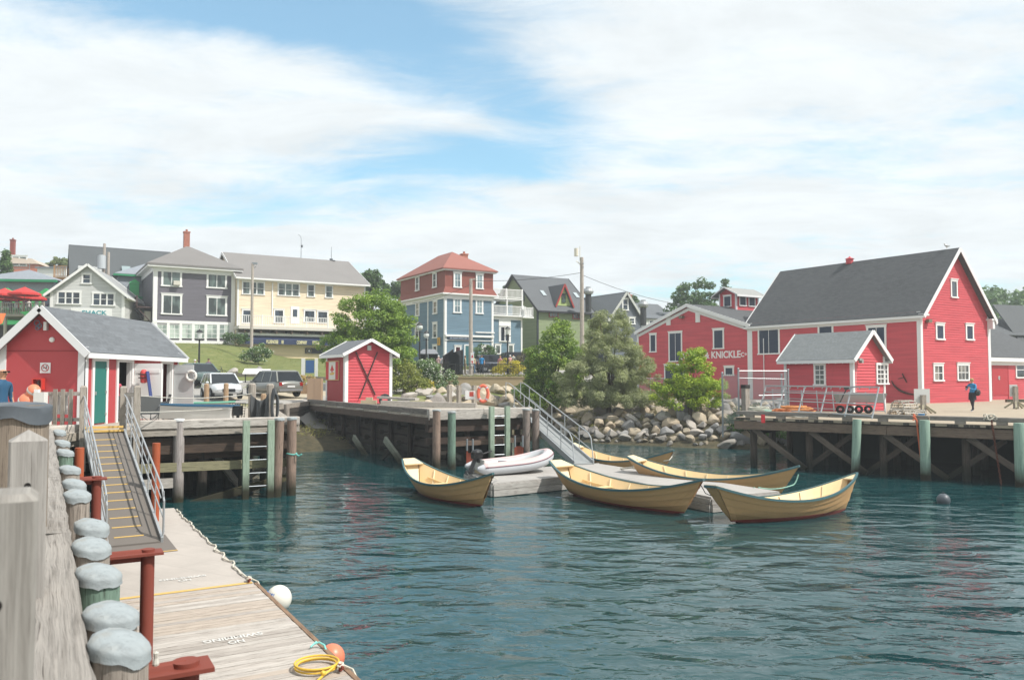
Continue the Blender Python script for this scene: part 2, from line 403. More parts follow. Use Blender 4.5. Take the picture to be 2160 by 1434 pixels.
ground = tag(grid_mesh('ground', xs, ys, groundmat(), lambda x, y: H(x, y) + (0.10 * mnoise.noise(Vector((x * .35, y * .35, 3))) if 42 < y < 66 and abs(x) < 60 and not x > 14 else 0)), kind='structure')
def patch(name, quad, dz, mat, nu=24, nv=16):
    A, B, C, D = [Vector(q) for q in quad]; v = []; f = []
    for j in range(nv + 1):
        for i in range(nu + 1):
            u, w = i / nu, j / nv; p = (A * (1 - u) + B * u) * (1 - w) + (D * (1 - u) + C * u) * w
            v.append((p.x, p.y, H(p.x, p.y) + dz))
    for j in range(nv):
        for i in range(nu): k = j * (nu + 1) + i; f.append((k, k + 1, k + nu + 2, k + nu + 1))
    me = bpy.data.meshes.new(name); me.from_pydata(v, [], f); me.materials.append(mat); me.polygons.foreach_set('use_smooth', [True] * len(f))
    o = bpy.data.objects.new(name, me); COL.objects.link(o); return tag(o, kind='structure')
def asphalt(c='8f8d89', name='asphalt'):
    t = NT(name); o = t.coord('Object'); n = t.noise(o, 40, 3, .8); m = t.noise(o, .5, 5)
    c = lin(c); t.col(t.mix(.5, t.mix(n, sc(c, .8), sc(c, 1.15)), t.mix(m, sc(c, .75), sc(c, 1.1)))); t.b.inputs['Roughness'].default_value = .9; t.bump(n, .3, .02); return t.m
# ---------------------------------------------------------------- water
def watermat():
    t = NT('harbour_water'); b = t.b
    b.inputs['Base Color'].default_value = (0.0075, 0.049, 0.054, 1); b.inputs['Roughness'].default_value = .035; b.inputs['IOR'].default_value = 1.45
    o = t.coord('Object', (1, 1.7, 1))
    mp = t.n('ShaderNodeMapping', {'Vector': o, 'Rotation': (0, 0, rad(12)), 'Scale': (1, 1, 1)}).outputs[0]
    a = t.noise(mp, .6, 1, .4, .7); c = t.noise(mp, 2.2, 3, .45, .6); d = t.noise(mp, 7, 3, .5)
    w = t.noise(t.coord('Object'), .09, 2)
    h = t.n('ShaderNodeMath', {0: a, 1: .62}, operation='MULTIPLY').outputs[0]
    h = t.n('ShaderNodeMath', {0: c, 1: .20, 2: h}, operation='MULTIPLY_ADD').outputs[0]
    h = t.n('ShaderNodeMath', {0: d, 1: .009, 2: h}, operation='MULTIPLY_ADD').outputs[0]
    amp = t.n('ShaderNodeMapRange', {0: w, 1: .35, 2: .65, 3: .45, 4: 1.1}).outputs[0]
    P = t.n('ShaderNodeSeparateXYZ', {0: t.n('ShaderNodeNewGeometry').outputs['Position']}).outputs[1]
    sh = t.n('ShaderNodeMapRange', {0: P, 1: 12, 2: 34, 3: .95, 4: .42}).outputs[0]
    h = t.n('ShaderNodeMath', {0: h, 1: t.n('ShaderNodeMath', {0: amp, 1: sh}, operation='MULTIPLY').outputs[0]}, operation='MULTIPLY').outputs[0]
    t.bump(h, 1.0, .30); return t.m
wm = MB(); wm.face([(-300, -120, 0), (300, -120, 0), (300, 60, 0), (-300, 60, 0)])
tag(wm.build('water', watermat(), origin=False), kind='structure')
# ---------------------------------------------------------------- building helpers
class Fr:
    """a wall plane of a thing: origin o, direction u (to the right seen from outside), outward normal n"""
    def __init__(s, T, o, u):
        s.T = T; s.o = Vector(o); s.u = Vector((u[0], u[1], 0)).normalized(); s.n = Vector((s.u.y, -s.u.x, 0))
    def P(s, u, z, d=0): return s.o + s.u * u + s.n * d + Vector((0, 0, z))
    def px(s, px, py):
        M_ = s.T.matrix_basis; o = M_ @ s.o; n = M_.to_3x3() @ s.n; u = M_.to_3x3() @ s.u
        d = ray(px, py); c = Vector((0, 0, CAMZ)); t = (o - c).dot(n) / d.dot(n); p = c + d * t
        return (p - o).dot(u), p.z - o.z
    def box(s, mb, u0, u1, z0, z1, d0, d1):
        mb.hexa([s.P(u0, z0, d1), s.P(u1, z0, d1), s.P(u1, z0, d0), s.P(u0, z0, d0)], [s.P(u0, z1, d1), s.P(u1, z1, d1), s.P(u1, z1, d0), s.P(u0, z1, d0)])
def clip(poly, z, keep_above):
    out = []
    for i in range(len(poly)):
        a, b = poly[i], poly[(i + 1) % len(poly)]
        ia = (a[1] >= z) == keep_above or a[1] == z; ib = (b[1] >= z) == keep_above or b[1] == z
        if ia: out.append(a)
        if ia != ib:
            t = (z - a[1]) / (b[1] - a[1]); out.append((a[0] + (b[0] - a[0]) * t, z))
    return out
def siding(mb, fr, poly, pitch=.13, lip=.022):
    """real overlapping clapboards over a convex polygon (u, z)"""
    z0 = min(p[1] for p in poly); z1 = max(p[1] for p in poly); n = max(1, int(round((z1 - z0) / pitch))); h = (z1 - z0) / n
    for i in range(n):
        a, b = z0 + i * h, z0 + (i + 1) * h
        q = clip(clip(poly, a + 1e-6, True), b - 1e-6, False)
        if len(q) < 3: continue
        mb.face([fr.P(p[0], p[1], lip * (1 - (p[1] - a) / h) + .002) for p in q])
        us = sorted(p[0] for p in q if abs(p[1] - a) < 1e-3)
        if len(us) >= 2: mb.face([fr.P(us[0], a, 0), fr.P(us[-1], a, 0), fr.P(us[-1], a, lip + .002), fr.P(us[0], a, lip + .002)])
def flat(mb, fr, poly, d=0): mb.face([fr.P(p[0], p[1], d) for p in poly])
def window(T, fr, u, z, w, h, cols=1, rows=2, cas=.11, glass=None, trim=None, name='window', head=True, mull=None, label=None, d=.03):
    """u centre, z bottom; casing + sash as one mesh, the glass its child"""
    trim = trim or WHITE; m = MB(); u0, u1, z0, z1 = u - w / 2, u + w / 2, z, z + h; D = d + .035
    fr.box(m, u0 - cas, u0, z0, z1, d - .04, D); fr.box(m, u1, u1 + cas, z0, z1, d - .04, D)
    fr.box(m, u0 - cas * 1.15, u1 + cas * 1.15, z1, z1 + cas * 1.2, d - .04, D + .012)
    if head: fr.box(m, u0 - cas * 1.5, u1 + cas * 1.5, z1 + cas * 1.2, z1 + cas * 1.2 + .05, d - .04, D + .06)
    fr.box(m, u0 - cas * 1.3, u1 + cas * 1.3, z0 - cas * .7, z0, d - .04, D + .05)
    s = min(.045, w * .07)
    for k in range(1, rows):
        zz = z0 + h * k / rows; fr.box(m, u0, u1, zz - s / 2, zz + s / 2, d, D - .012)
    for k in range(1, cols):
        uu = u0 + w * k / cols; ss = mull if mull else s * .8; fr.box(m, uu - ss / 2, uu + ss / 2, z0, z1, d, D - .012)
    o = m.build(name, trim, T, label=label)
    g = MB(); flat(g, fr, [(u0, z0), (u1, z0), (u1, z1), (u0, z1)], d + .006); g.build('pane' if glass is not SHUT else 'shutter', glass or GLASS, o)
    return o
def winpx(T, fr, b, **k):
    u0, z1 = fr.px(b[0], b[1]); u1, z1b = fr.px(b[2], b[1]); _, z0 = fr.px((b[0] + b[2]) / 2, b[3]); zt = fr.px((b[0] + b[2]) / 2, b[1])[1]
    return window(T, fr, (u0 + u1) / 2, z0, abs(u1 - u0), zt - z0, **k)
SHUT = paint('1d2c44', .5, .08, name='navy_shutter')
def gable(mb, x0, x1, y0, y1, ze, zr, axis='x', ov=.35, rk=.3, th=.1, zt=0):
    if axis == 'x':
        m = (y0 + y1) / 2; k = (zr - ze) / (m - y0); e = ze - k * ov
        mb.slab([(x0 - rk, y0 - ov, e), (x1 + rk, y0 - ov, e), (x1 + rk, m, zr), (x0 - rk, m, zr)], th)
        mb.slab([(x1 + rk, y1 + ov, e), (x0 - rk, y1 + ov, e), (x0 - rk, m, zr), (x1 + rk, m, zr)], th)
    else:
        m = (x0 + x1) / 2; k = (zr - ze) / (m - x0); e = ze - k * ov
        mb.slab([(x0 - ov, y1 + rk, e), (x0 - ov, y0 - rk, e), (m, y0 - rk, zr), (m, y1 + rk, zr)], th)
        mb.slab([(x1 + ov, y0 - rk, e), (x1 + ov, y1 + rk, e), (m, y1 + rk, zr), (m, y0 - rk, zr)], th)
def rakes(mb, x0, x1, y0, y1, ze, zr, axis='x', ov=.35, rk=.3, w=.2, ends=(0, 1), fascia=True, off=.0):
    """bargeboards and fascias just outside the roof slab's edges"""
    if axis == 'x':
        m = (y0 + y1) / 2; k = (zr - ze) / (m - y0); e = ze - k * ov
        for i in ends:
            x = (x0 - rk - .02, x1 + rk + .02)[i]
            mb.beam((x, y0 - ov, e - w / 2 + .04), (x, m, zr - w / 2 + .04), .04, w, up=(0, 0, 1)); mb.beam((x, y1 + ov, e - w / 2 + .04), (x, m, zr - w / 2 + .04), .04, w)
        if fascia:
            for y in (y0 - ov - .02, y1 + ov + .02): mb.beam((x0 - rk, y, e - .09), (x1 + rk, y, e - .09), .04, .17)
            mb.box(x0, x1, y0 - ov, y0, e - .16, e - .12); mb.box(x0, x1, y1, y1 + ov, e - .16, e - .12)
    else:
        m = (x0 + x1) / 2; k = (zr - ze) / (m - x0); e = ze - k * ov
        for i in ends:
            y = (y0 - rk - .02, y1 + rk + .02)[i]
            mb.beam((x0 - ov, y, e - w / 2 + .04), (m, y, zr - w / 2 + .04), .04, w); mb.beam((x1 + ov, y, e - w / 2 + .04), (m, y, zr - w / 2 + .04), .04, w)
        if fascia:
            for x in (x0 - ov - .02, x1 + ov + .02): mb.beam((x, y0 - rk, e - .09), (x, y1 + rk, e - .09), .04, .17)
            mb.box(x0 - ov, x0, y0, y1, e - .16, e - .12); mb.box(x1, x1 + ov, y0, y1, e - .16, e - .12)
def walls(T, x0, x1, y0, y1, ze, zr, axis, mat, pitch=.14, sid=True, trim=WHITE, cw=.16, sides='FRBL', z0=0, name='wall', lip=.02):
    """four walls of a box building with gable triangles; returns the frames F R B L"""
    fr = {'F': Fr(T, (x0, y0, z0), (1, 0)), 'R': Fr(T, (x1, y0, z0), (0, 1)), 'B': Fr(T, (x1, y1, z0), (-1, 0)), 'L': Fr(T, (x0, y1, z0), (0, -1))}
    w, d = x1 - x0, y1 - y0; m = MB(); h = ze - z0
    for k in 'FRBL':
        L_ = w if k in 'FB' else d; poly = [(0, 0), (L_, 0), (L_, h), (0, h)]
        if zr and ((axis == 'x' and k in 'RL') or (axis == 'y' and k in 'FB')): poly = [(0, 0), (L_, 0), (L_, h), (L_ / 2, zr - z0 - .05), (0, h)]
        if sid and k in sides: siding(m, fr[k], poly, pitch, lip)
        else: flat(m, fr[k], poly)
    m.build(name, mat, T)
    if trim:
        for k, j in ('FR', 'RB', 'BL', 'LF'):
            t = MB(); L_ = w if k in 'FB' else d
            fr[k].box(t, L_ - cw, L_ + .03, 0, h, 0, .045); fr[j].box(t, -.03, cw, 0, h, 0, .047); t.build('corner_board', trim, T)
    return fr
def text_on(T, fr, s, u, z, size, mat, d=.05, ext=.01, name='lettering', align='CENTER', rot=0, bold=.01, sx=1.0, parent=None):
    cu = bpy.data.curves.new('txt', 'FONT'); cu.body = s; cu.size = size; cu.extrude = ext; cu.offset = bold; cu.align_x = align
    ob = bpy.data.objects.new('txt', cu); COL.objects.link(ob)
    me = bpy.data.meshes.new_from_object(ob.evaluated_get(bpy.context.evaluated_depsgraph_get()))
    bpy.data.objects.remove(ob)
    v = np.array([tuple(p.co) for p in me.vertices]); 
    me.materials.clear(); me.materials.append(mat)
    for p in me.vertices:
        q = fr.P(u + p.co.x * sx, z + p.co.y, d + p.co.z); p.co = q
    o = bpy.data.objects.new(name, me); COL.objects.link(o); o.parent = parent or T; return o
# ---------------------------------------------------------------- the red fish-company building
RED = paint('b9454d', .65, .12, 1.6, 'barn_red_paint', board=.17); RED2 = paint('b84848', .6, .1, 1.6, 'red_shed_paint')
SHG = shingle('484a4c', .6, .35, .15, 'dark_grey_shingles')
Cx, Cy = 27.4, 54.0; th = rad(-57)
ux, uy = math.cos(th), math.sin(th)
Ax, Ay = Cx - 14.4 * ux, Cy - 14.4 * uy
T = thing('red_fish_company_building', 'long red clapboard waterfront building with steep dark grey roof and white trim', 'building', (Ax, Ay, 2.1), th)
fr = walls(T, 0, 14.4, 0, 8.9, 6.2, 10.75, 'x', RED, .17, trim=TRIM, cw=.22, lip=.030)
m = MB(); gable(m, 0, 14.4, 0, 8.9, 6.2, 10.85, 'x', .25, .45, .12); m.build('roof', SHG, T)
m = MB(); rakes(m, 0, 14.4, 0, 8.9, 6.2, 10.85, 'x', .28, .45, .26); fr['F'].box(m, 0, 14.4, 5.55, 6.1, .0, .06)
m.box(14.4, 14.85, -.2, .35, 5.9, 6.02); m.box(14.4, 14.85, 8.5, 9.15, 5.9, 6.02); m.box(14.4, 14.8, 8.7, 9.0, 5.3, 5.9)
m.build('trim_boards', TRIM, T)
F_ = fr['F']
for b, c in (((1602, 690, 1642, 745), 2), ((1729, 687, 1755, 712), 1), ((1832, 691, 1866, 745), 2)):
    winpx(T, F_, b, cols=c, rows=1, glass=SHUT, cas=.14)
G_ = fr['R']
winpx(T, G_, (2006, 594, 2016, 626), rows=1, cas=.13, glass=glassmat('2a3036'))
for b in ((1975, 687, 1988, 714), (2038, 688, 2050, 715)): winpx(T, G_, b, cols=1, rows=1, glass=SHUT, cas=.15)
for b, c in (((1970, 772, 1986, 801), 2), ((2020, 771, 2041, 800), 3)): winpx(T, G_, b, cols=c, rows=2, cas=.15, glass=glassmat('30302c', curtain='8a8478'))
# rear wing, lean-to with door and window, flue on the ridge
m = MB(); gable(m, 2, 13.6, 1.3, 10.2, 6.2, 10.6, 'x', .35, .6, .12); m.build('roof', SHG, T)
m = MB(); rakes(m, 2, 13.6, 1.3, 10.2, 6.2, 10.6, 'x', .35, .6, .24, ends=(1,)); m.box(13.5, 14.0, 9.0, 9.95, .1, 6.1); m.build('trim_boards', TRIM, T)
f2 = Fr(T, (12.6, 9.0, 0), (0, 1)); m = MB(); siding(m, f2, [(0, 0), (16, 0), (16, 3.0), (0, 3.0)], .17, .030); m.build('lean_to_wall', RED, T)
m = MB(); m.slab([(12.95, 9.0, 3.35), (12.95, 25, 3.35), (6, 25, 6.6), (6, 9.0, 6.6)][0:4], .1); m.build('lean_to_roof', SHG, T)
m = MB(); m.box(12.6, 13.0, 9.0, 25, 3.0, 3.3); m.box(12.6, 12.72, 9.0, 25, 2.72, 3.0); m.build('fascia', TRIM, T)
winpx(T, f2, (2143, 765, 2175, 795), cols=2, rows=2, cas=.15)
u0, z1 = f2.px(2091, 770); u1, z0 = f2.px(2126, 833)
m = MB(); f2.box(m, u0, u1, max(z0, .1), z1, .028, .05); f2.box(m, u0 - .06, u0, .1, z1 + .05, .02, .07); f2.box(m, u1, u1 + .06, .1, z1 + .05, .02, .07); f2.box(m, u0, u1, z1, z1 + .05, .02, .07)
dr = m.build('service_door', paint('a82a34', .6, .08, name='red_door_paint'), T)
m = MB(); uu, zz = f2.px(2106, 797); m.lathe(f2.P(uu, zz, .06), [(0, 0), (.16, 0), (.16, .012), (0, .012)], 18, f2.n); sg = m.build('round_sign', WHITE, dr)
m = MB(); m.lathe(f2.P(uu, zz, .075), [(.11, 0), (.13, 0), (.13, .012), (.11, .012)], 18, f2.n); m.beam(f2.P(uu - .1, zz + .07, .08), f2.P(uu + .1, zz - .07, .08), .02, .02); m.build('prohibition_ring', plain('30302f'), sg)
m = MB(); m.cyl(6.2, 4.45, 10.7, 11.1, .28, .28, 12); m.cyl(6.2, 4.45, 11.1, 11.18, .36, .2, 12); m.cyl(6.2, 4.45, 11.18, 11.3, .12, .05, 12); m.build('roof_vent', RED, T)
for (a, b_), f_ in (((1483, 583), G_),):
    pass
u_, z_ = G_.px(1954, 677)
m = MB(); G_.box(m, u_ - .2, u_ + .2, z_ - .12, z_ + .1, .08, .3); m.build('wall_light', plain('6f6858', .5), T)
# the low gabled half
x0, x1 = -13.7, -.02
fl = Fr(T, (x0, 0, 0), (1, 0)); m = MB(); siding(m, fl, [(0, 0), (13.68, 0), (13.68, 6.05), (6.84, 8.1), (0, 6.05)], .17, .030)
flat(m, Fr(T, (x0, 14, 0), (0, -1)), [(0, 0), (14, 0), (14, 6.05), (0, 6.05)]); m.build('low_wing_wall', RED, T)
m = MB(); gable(m, x0, x1, 0, 14, 6.15, 8.3, 'y', .1, .3, .12); m.build('low_wing_roof', SHG, T)
m = MB(); rakes(m, x0, x1, 0, 14, 6.15, 8.3, 'y', .12, .3, .3, ends=(0,))
for s in (0, 1):
    a = fl.P(0 if s == 0 else 13.68, 5.72, .05); b = fl.P(6.84, 7.86, .05); m.beam(a, b, .05, .28)
fl.box(m, -.03, .2, 0, 6, 0, .06); fl.box(m, 13.45, 13.71, 0, 5.9, 0, .07)
m.build('trim_boards', TRIM, T)
for b, c, g, n in (((1373, 707, 1383, 741), 1, SHUT, 'window'), ((1413, 703, 1437, 761), 2, SHUT, 'loading_door'), ((1507, 697, 1525, 734), 1, SHUT, 'window'), ((1404, 772, 1442, 800), 2, SHUT, 'window'), ((1531, 776, 1546, 790), 1, SHUT, 'window')):
    winpx(T, fl, b, cols=c, rows=1, glass=g, cas=.14, name=n)
for px in (1411, 1473):
    u, z = fl.px(px, 686 if px < 1450 else 680); v = MB()
    fl.box(v, u - .26, u + .26, z, z + .85, .03, .09)
    for k in range(7): fl.box(v, u - .2, u + .2, z + .08 + k * .1, z + .12 + k * .1, .09, .13)
    v.build('louvre_vent', WHITE, T)
u, z = fl.px(1441, 669); m = MB(); fl.box(m, u - .22, u + .22, z - .12, z + .12, .08, .35); m.build('wall_light', plain('6a5f4c', .5), T)
WTX = plain('e2dcdc', .6, 0, 'sign_white')
u1, z = fl.px(1533, 755); ua, _ = fl.px(1436, 755)
k = text_on(T, fl, 'ADAMS & KNICKLE', (u1 + .9 + ua) / 2, z + .02, .82, WTX, d=.035, ext=.015, bold=.02)
xs_ = [v.co.x for v in k.data.vertices]; w0 = max(xs_) - min(xs_); uL, _ = fl.px(1436, 755); uR, _ = fl.px(1563, 755); cx_ = (max(xs_) + min(xs_)) / 2; ct = x0 + (uL + uR) / 2
for v in k.data.vertices: v.co.x = ct + (v.co.x - cx_) * (uR - uL) / w0
uc_, zc_ = fl.px(1570, 752); text_on(T, fl, 'C', uc_ - .15, zc_ + .0, .5, WTX, d=.035, bold=.015); text_on(T, fl, 'o', uc_ + .18, zc_ + .12, .36, WTX, d=.035, bold=.012)
# cupola on the low roof
cxx, cy0, cy1 = -6.85, 5.0, 8.0
wc = walls(T, cxx - 1.0, cxx + 1.0, cy0, cy1, 9.55, 10.1, 'y', RED, .17, trim=TRIM, cw=.1, z0=7.6, name='cupola_wall', lip=.026)
m = MB(); gable(m, cxx - 1, cxx + 1, cy0, cy1, 9.6, 10.1, 'y', .55, .5, .06); m.build('cupola_roof', shingle('8b8c8a', .15, .35, .15, 'pale_grey_shingles'), T)
m = MB(); rakes(m, cxx - 1, cxx + 1, cy0, cy1, 9.6, 10.1, 'y', .55, .5, .1); m.build('cupola_trim', TRIM, T)
window(T, wc['F'], 1.0, .75, .75, .9, rows=1, glass=SHUT, cas=.1); window(T, wc['R'], .85, .8, .75, .9, rows=1, glass=SHUT, cas=.1); window(T, wc['R'], 2.1, .8, .75, .9, rows=1, glass=SHUT, cas=.1)
# down pipe and big iron anchor on the wall
BG = T
u, z = F_.px(1612, 700); m = MB(); m.tube([F_.P(u, 4.9, .1), F_.P(u, .1, .1)], .035, 8); m.build('drain_pipe', TRIM, T)
ga = F_.px(1890, 808); gb = F_.px(1933, 827)
A = thing('iron_anchor', 'rusty iron anchor hung flat on the red wall behind the booth', 'anchor', T.matrix_basis @ F_.P(gb[0], gb[1] - .1, .12))
m = MB(); c = T.matrix_basis @ F_.P(gb[0], gb[1] + 1.0, .12); uw = T.matrix_basis.to_3x3() @ F_.u
m.tube([c + uw * (1.5 * math.sin(a)) * 1.15 + Vector((0, 0, -1.15 * math.cos(a))) for a in [rad(-78 + 8 * i) for i in range(12)]], [.03 + .045 * math.sin(i / 11 * 3.14) for i in range(12)], 6)
m.tube([c + uw * -.9 + Vector((0, 0, .25)), c + uw * -.6 + Vector((0, 0, -.35))], .04, 6); m.tube([c + uw * -1.2 + Vector((0, 0, -.1)), c + uw * -.75 + Vector((0, 0, 0))], .03, 6)
m.build('anchor_iron', plain('4b2f28', .8, .3, 'rusty_iron'), A, world=True)
# ---------------------------------------------------------------- small red booth with ice lights (front right)
SHM = shingle('75797a', .3, .32, .15, 'mid_grey_shingles')
p0 = az(1890, 868, 2.2)
# gable wall faces the camera, side wall to the left
g0 = az(1800, 868.5, 2.15); g1 = Vector((g0.x + 2.35 * math.cos(rad(33)), g0.y + 2.35 * math.sin(rad(33)), 2.15))
KX, KY = g0.x, g0.y
L_ = 4.12
ox, oy = KX - L_ * ux, KY - L_ * uy
T = thing('ticket_booth', 'small red clapboard booth with grey roof and a string of lights on the wharf', 'booth', (ox, oy, 2.1), th)
he = (795 - 758) * KY / 1700 + 3.9 - 2.1
W_ = 2.72
fr = walls(T, 0, L_, 0, W_, 2.88, 4.14, 'x', paint('bc4a52', .65, .1, 1.6, 'booth_red_paint', board=.15), .15, trim=TRIM, cw=.13, lip=.030)
m = MB(); gable(m, 0, L_, 0, W_, 2.93, 4.19, 'x', .25, .3, .08); m.build('roof', SHM, T)
m = MB(); rakes(m, 0, L_, 0, W_, 2.93, 4.19, 'x', .27, .3, .2); m.build('trim_boards', TRIM, T)
winpx(T, fr['F'], (1721, 771, 1739, 810), cols=2, rows=4, cas=.1, glass=glassmat('3a3f3f'), head=False)
winpx(T, fr['R'], (1849, 770, 1869, 808), cols=3, rows=4, cas=.1, glass=glassmat('4a4038'), head=False)
m = MB()
for k in range(30): m.ball(fr['F'].P(.1 + k * (L_ - .2) / 29, 2.56 - .03 * (k % 3), .07), .022, 6, 4)
for k in range(22): m.ball(fr['R'].P(.2, .2 + k * .11, .07), .022, 6, 4); m.ball(fr['R'].P(W_ - .08, .2 + k * .11, .07), .022, 6, 4)
m.build('string_lights', plain('e8e8e4', .3), T)
m = MB(); m.box(L_ + .1, L_ + .35, .1, .3, 2.62, 2.75); m.box(L_ + .12, L_ + .3, .35, .5, 2.5, 2.7); m.build('floodlight', plain('8e8e8a', .4), T)
# ---------------------------------------------------------------- harbour shed by the gangway (left)
T = thing('harbour_shed', 'red harbour shed with grey shingle roof, teal door and two open doorways', 'shed', (-16.7, 26.4, 2.3), 0)
D_ = 7.4; Wd = 2.72
SHR = paint('b04044', .55, .06, 1.2, 'shed_red_paint')
frF = Fr(T, (0, 0, 0), (1, 0)); frR = Fr(T, (Wd, 0, 0), (0, 1)); frL = Fr(T, (0, D_, 0), (0, -1)); frB = Fr(T, (Wd, D_, 0), (-1, 0))
m = MB(); he, hr = 2.6, 3.78
flat(m, frF, [(0, 0), (Wd, 0), (Wd, he), (Wd / 2, hr), (0, he)]); flat(m, frB, [(0, 0), (Wd, 0), (Wd, he), (Wd / 2, hr), (0, he)]); flat(m, frL, [(0, 0), (D_, 0), (D_, he), (0, he)])
dy = [(.55, 1.34), (2.2, 3.2), (5.8, 6.65)]; hd = 2.13
us = [0] + [v for p in dy for v in p] + [D_]
for i in range(len(us) - 1):
    if i % 2 == 0 or i == 1: flat(m, frR, [(us[i], 0), (us[i + 1], 0), (us[i + 1], he), (us[i], he)])
    else:
        flat(m, frR, [(us[i], hd), (us[i + 1], hd), (us[i + 1], he), (us[i], he)])
m.build('wall', SHR, T)
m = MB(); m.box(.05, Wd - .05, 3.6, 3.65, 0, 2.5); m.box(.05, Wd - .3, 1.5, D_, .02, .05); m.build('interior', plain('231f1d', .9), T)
m = MB()
frF.box(m, -.06, .14, 0, he + .1, 0, .03); m.build('corner_board', TRIM, T); m = MB(); frF.box(m, Wd - .22, Wd + .03, 0, he, 0, .03); frR.box(m, -.03, .16, 0, he, 0, .032); m.build('corner_board', TRIM, T); m = MB(); frR.box(m, D_ - .14, D_, 0, he, 0, .03); m.build('corner_board', TRIM, T)
m = MB(); m.box(.14, Wd - .22, -.012, 0, 2.44, 2.47); m.build('wall_seam', paint('8e2a2c', .6), T)
for i, (a, b) in enumerate(dy):
    m = MB(); frR.box(m, a - .13, a, 0, hd + .12, -.02, .05); frR.box(m, b, b + .13, 0, hd + .12, -.02, .05); frR.box(m, a, b, hd, hd + .12, -.02, .05)
    if i: frR.box(m, a, a + .02, 0, hd, -.16, -.02); frR.box(m, b - .02, b, 0, hd, -.16, -.02)
    m.build('door_frame', WHITE, T)
m = MB(); frR.box(m, .55, 1.34, .05, hd, .002, .03); dr = m.build('door', paint('1f6f66', .5, .1, name='teal_paint'), T, label='closed teal door')
m = MB(); [frR.box(m, 1.28, 1.36, z, z + .09, .03, .06) for z in (.3, 1.05, 1.85)]; frR.box(m, .58, .64, 1.0, 1.12, .03, .07); m.build('hinge', plain('c5c7c5', .4, .7), dr)
for y, w in ((3.33, 1.0), (6.78, .82)):
    m = MB(); m.box(Wd + .06, Wd + .06 + w, y, y + .05, .06, 2.1); m.box(Wd + .12, Wd + w, y - .02, y, .3, .42); m.box(Wd + .12, Wd + w, y - .02, y, 1.75, 1.87)
    m.build('door', paint('b9bcbd', .5, .06, name='pale_grey_paint') if w < .9 else WHITE, T, label='open door swung out')
m = MB(); gable(m, 0, Wd, 0, D_, 2.62, 3.92, 'y', .22, .3, .07); m.build('roof', shingle('5f6367', .6, .5, .16, 'blue_grey_shingles'), T)
m = MB(); rakes(m, 0, Wd, 0, D_, 2.62, 3.92, 'y', .24, .3, .24); m.build('trim_boards', TRIM, T)
m = MB(); m.lathe((1.62, -.01, 2.82), [(0, 0), (.09, .0), (.075, .04), (0, .06)], 16, (0, -1, 0)); m.build('dome_lamp', plain('e8e6e0', .3), T)
m = MB(); m.box(1.4, 1.5, -.14, -.02, 3.12, 3.4); m.build('lamp_box', plain('cfcdc8', .4), T)
m = MB()
for a, c_, r_ in ((1.18, 3.36, .09), (1.26, 3.27, .07), (1.2, 3.2, .06)): m.tube([(a + r_ * math.cos(t), -.12, c_ + r_ * math.sin(t)) for t in [i * .52 for i in range(12)]], .018, 6, closed=True)
m.build('cable_coil', plain('5f6370', .5), T)
SHED = T
S = thing('no_smoking_sign', 'square white no smoking sign on the red shed gable', 'sign', (-15.27, 26.36, 4.02))
m = MB(); m.box(-15.44, -15.10, 26.375, 26.395, 4.03, 4.37); m.build('board', WHITE, S, world=True)
m = MB(); c = Vector((-15.27, 26.37, 4.2)); m.lathe(c, [(.105, 0), (.125, 0), (.125, .008), (.105, .008)], 24, (0, -1, 0)); m.beam(c + Vector((-.08, -.006, .08)), c + Vector((.08, -.006, -.08)), .02, .006, up=(0, 1, 0)); m.build('red_ring', plain('b5202a', .5), S, world=True)
m = MB(); m.beam(c + Vector((-.07, -.004, -.0)), c + Vector((.06, -.004, -.0)), .02, .004, up=(0, 1, 0)); m.tube([c + Vector((.06, -.004, .01)), c + Vector((.03, -.004, .05)), c + Vector((.07, -.004, .08))], .007, 5); m.build('cigarette_mark', plain('1d1d1f', .5), S, world=True)
# ---------------------------------------------------------------- red hut on the middle wharf
a = az(733, 850, 2.38)
HX0, HY0 = -9.55, 46.3
ang = rad(33)
T = thing('wharf_hut', 'small red clapboard hut with crossed braces on its gable, standing on the middle wharf', 'hut', (-9.6, 46.4, 2.36), ang)
# local x along the braced gable wall, local y back
GW, GD = 2.9, 3.0
redh = paint('bc434c', .65, .1, 1.6, 'hut_red_paint', board=.17)
fr = {'F': Fr(T, (0, 0, 0), (1, 0)), 'R': Fr(T, (GW, 0, 0), (0, 1)), 'B': Fr(T, (GW, GD, 0), (-1, 0)), 'L': Fr(T, (0, GD, 0), (0, -1))}
m = MB(); ze, zr = 2.95, 3.65
siding(m, fr['F'], [(0, 0), (GW, 0), (GW, ze), (GW / 2, zr), (0, ze)], .17, .030); siding(m, fr['R'], [(0, 0), (GD, 0), (GD, ze), (0, ze)], .17, .030); flat(m, fr['B'], [(0, 0), (GW, 0), (GW, ze), (GW / 2, zr), (0, ze)])
m.build('wall', redh, T)
m = MB(); flat(m, fr['L'], [(0, 0), (GD, 0), (GD, ze), (0, ze)], .0); fr['L'].box(m, .2, GD - .25, .05, ze - .15, .0, .03); m.build('side_door', paint('9c2b30', .6, .08, name='dull_red_paint'), T)
m = MB(); [fr['F'].box(m, a, b, 0, ze, 0, .05) for a, b in ((-.03, .17), (GW - .15, GW + .03))]; fr['L'].box(m, GD - .16, GD + .03, 0, ze, 0, .05); fr['L'].box(m, -.03, .14, 0, ze, 0, .05)
rakes(m, 0, GW, 0, GD, 3.0, 3.75, 'y', .3, .4, .18); m.build('trim_boards', WHITE, T)
m = MB(); gable(m, 0, GW, 0, GD, 3.0, 3.75, 'y', .28, .4, .07); m.build('roof', shingle('63666a', .22, .3, .14, 'hut_shingles'), T)
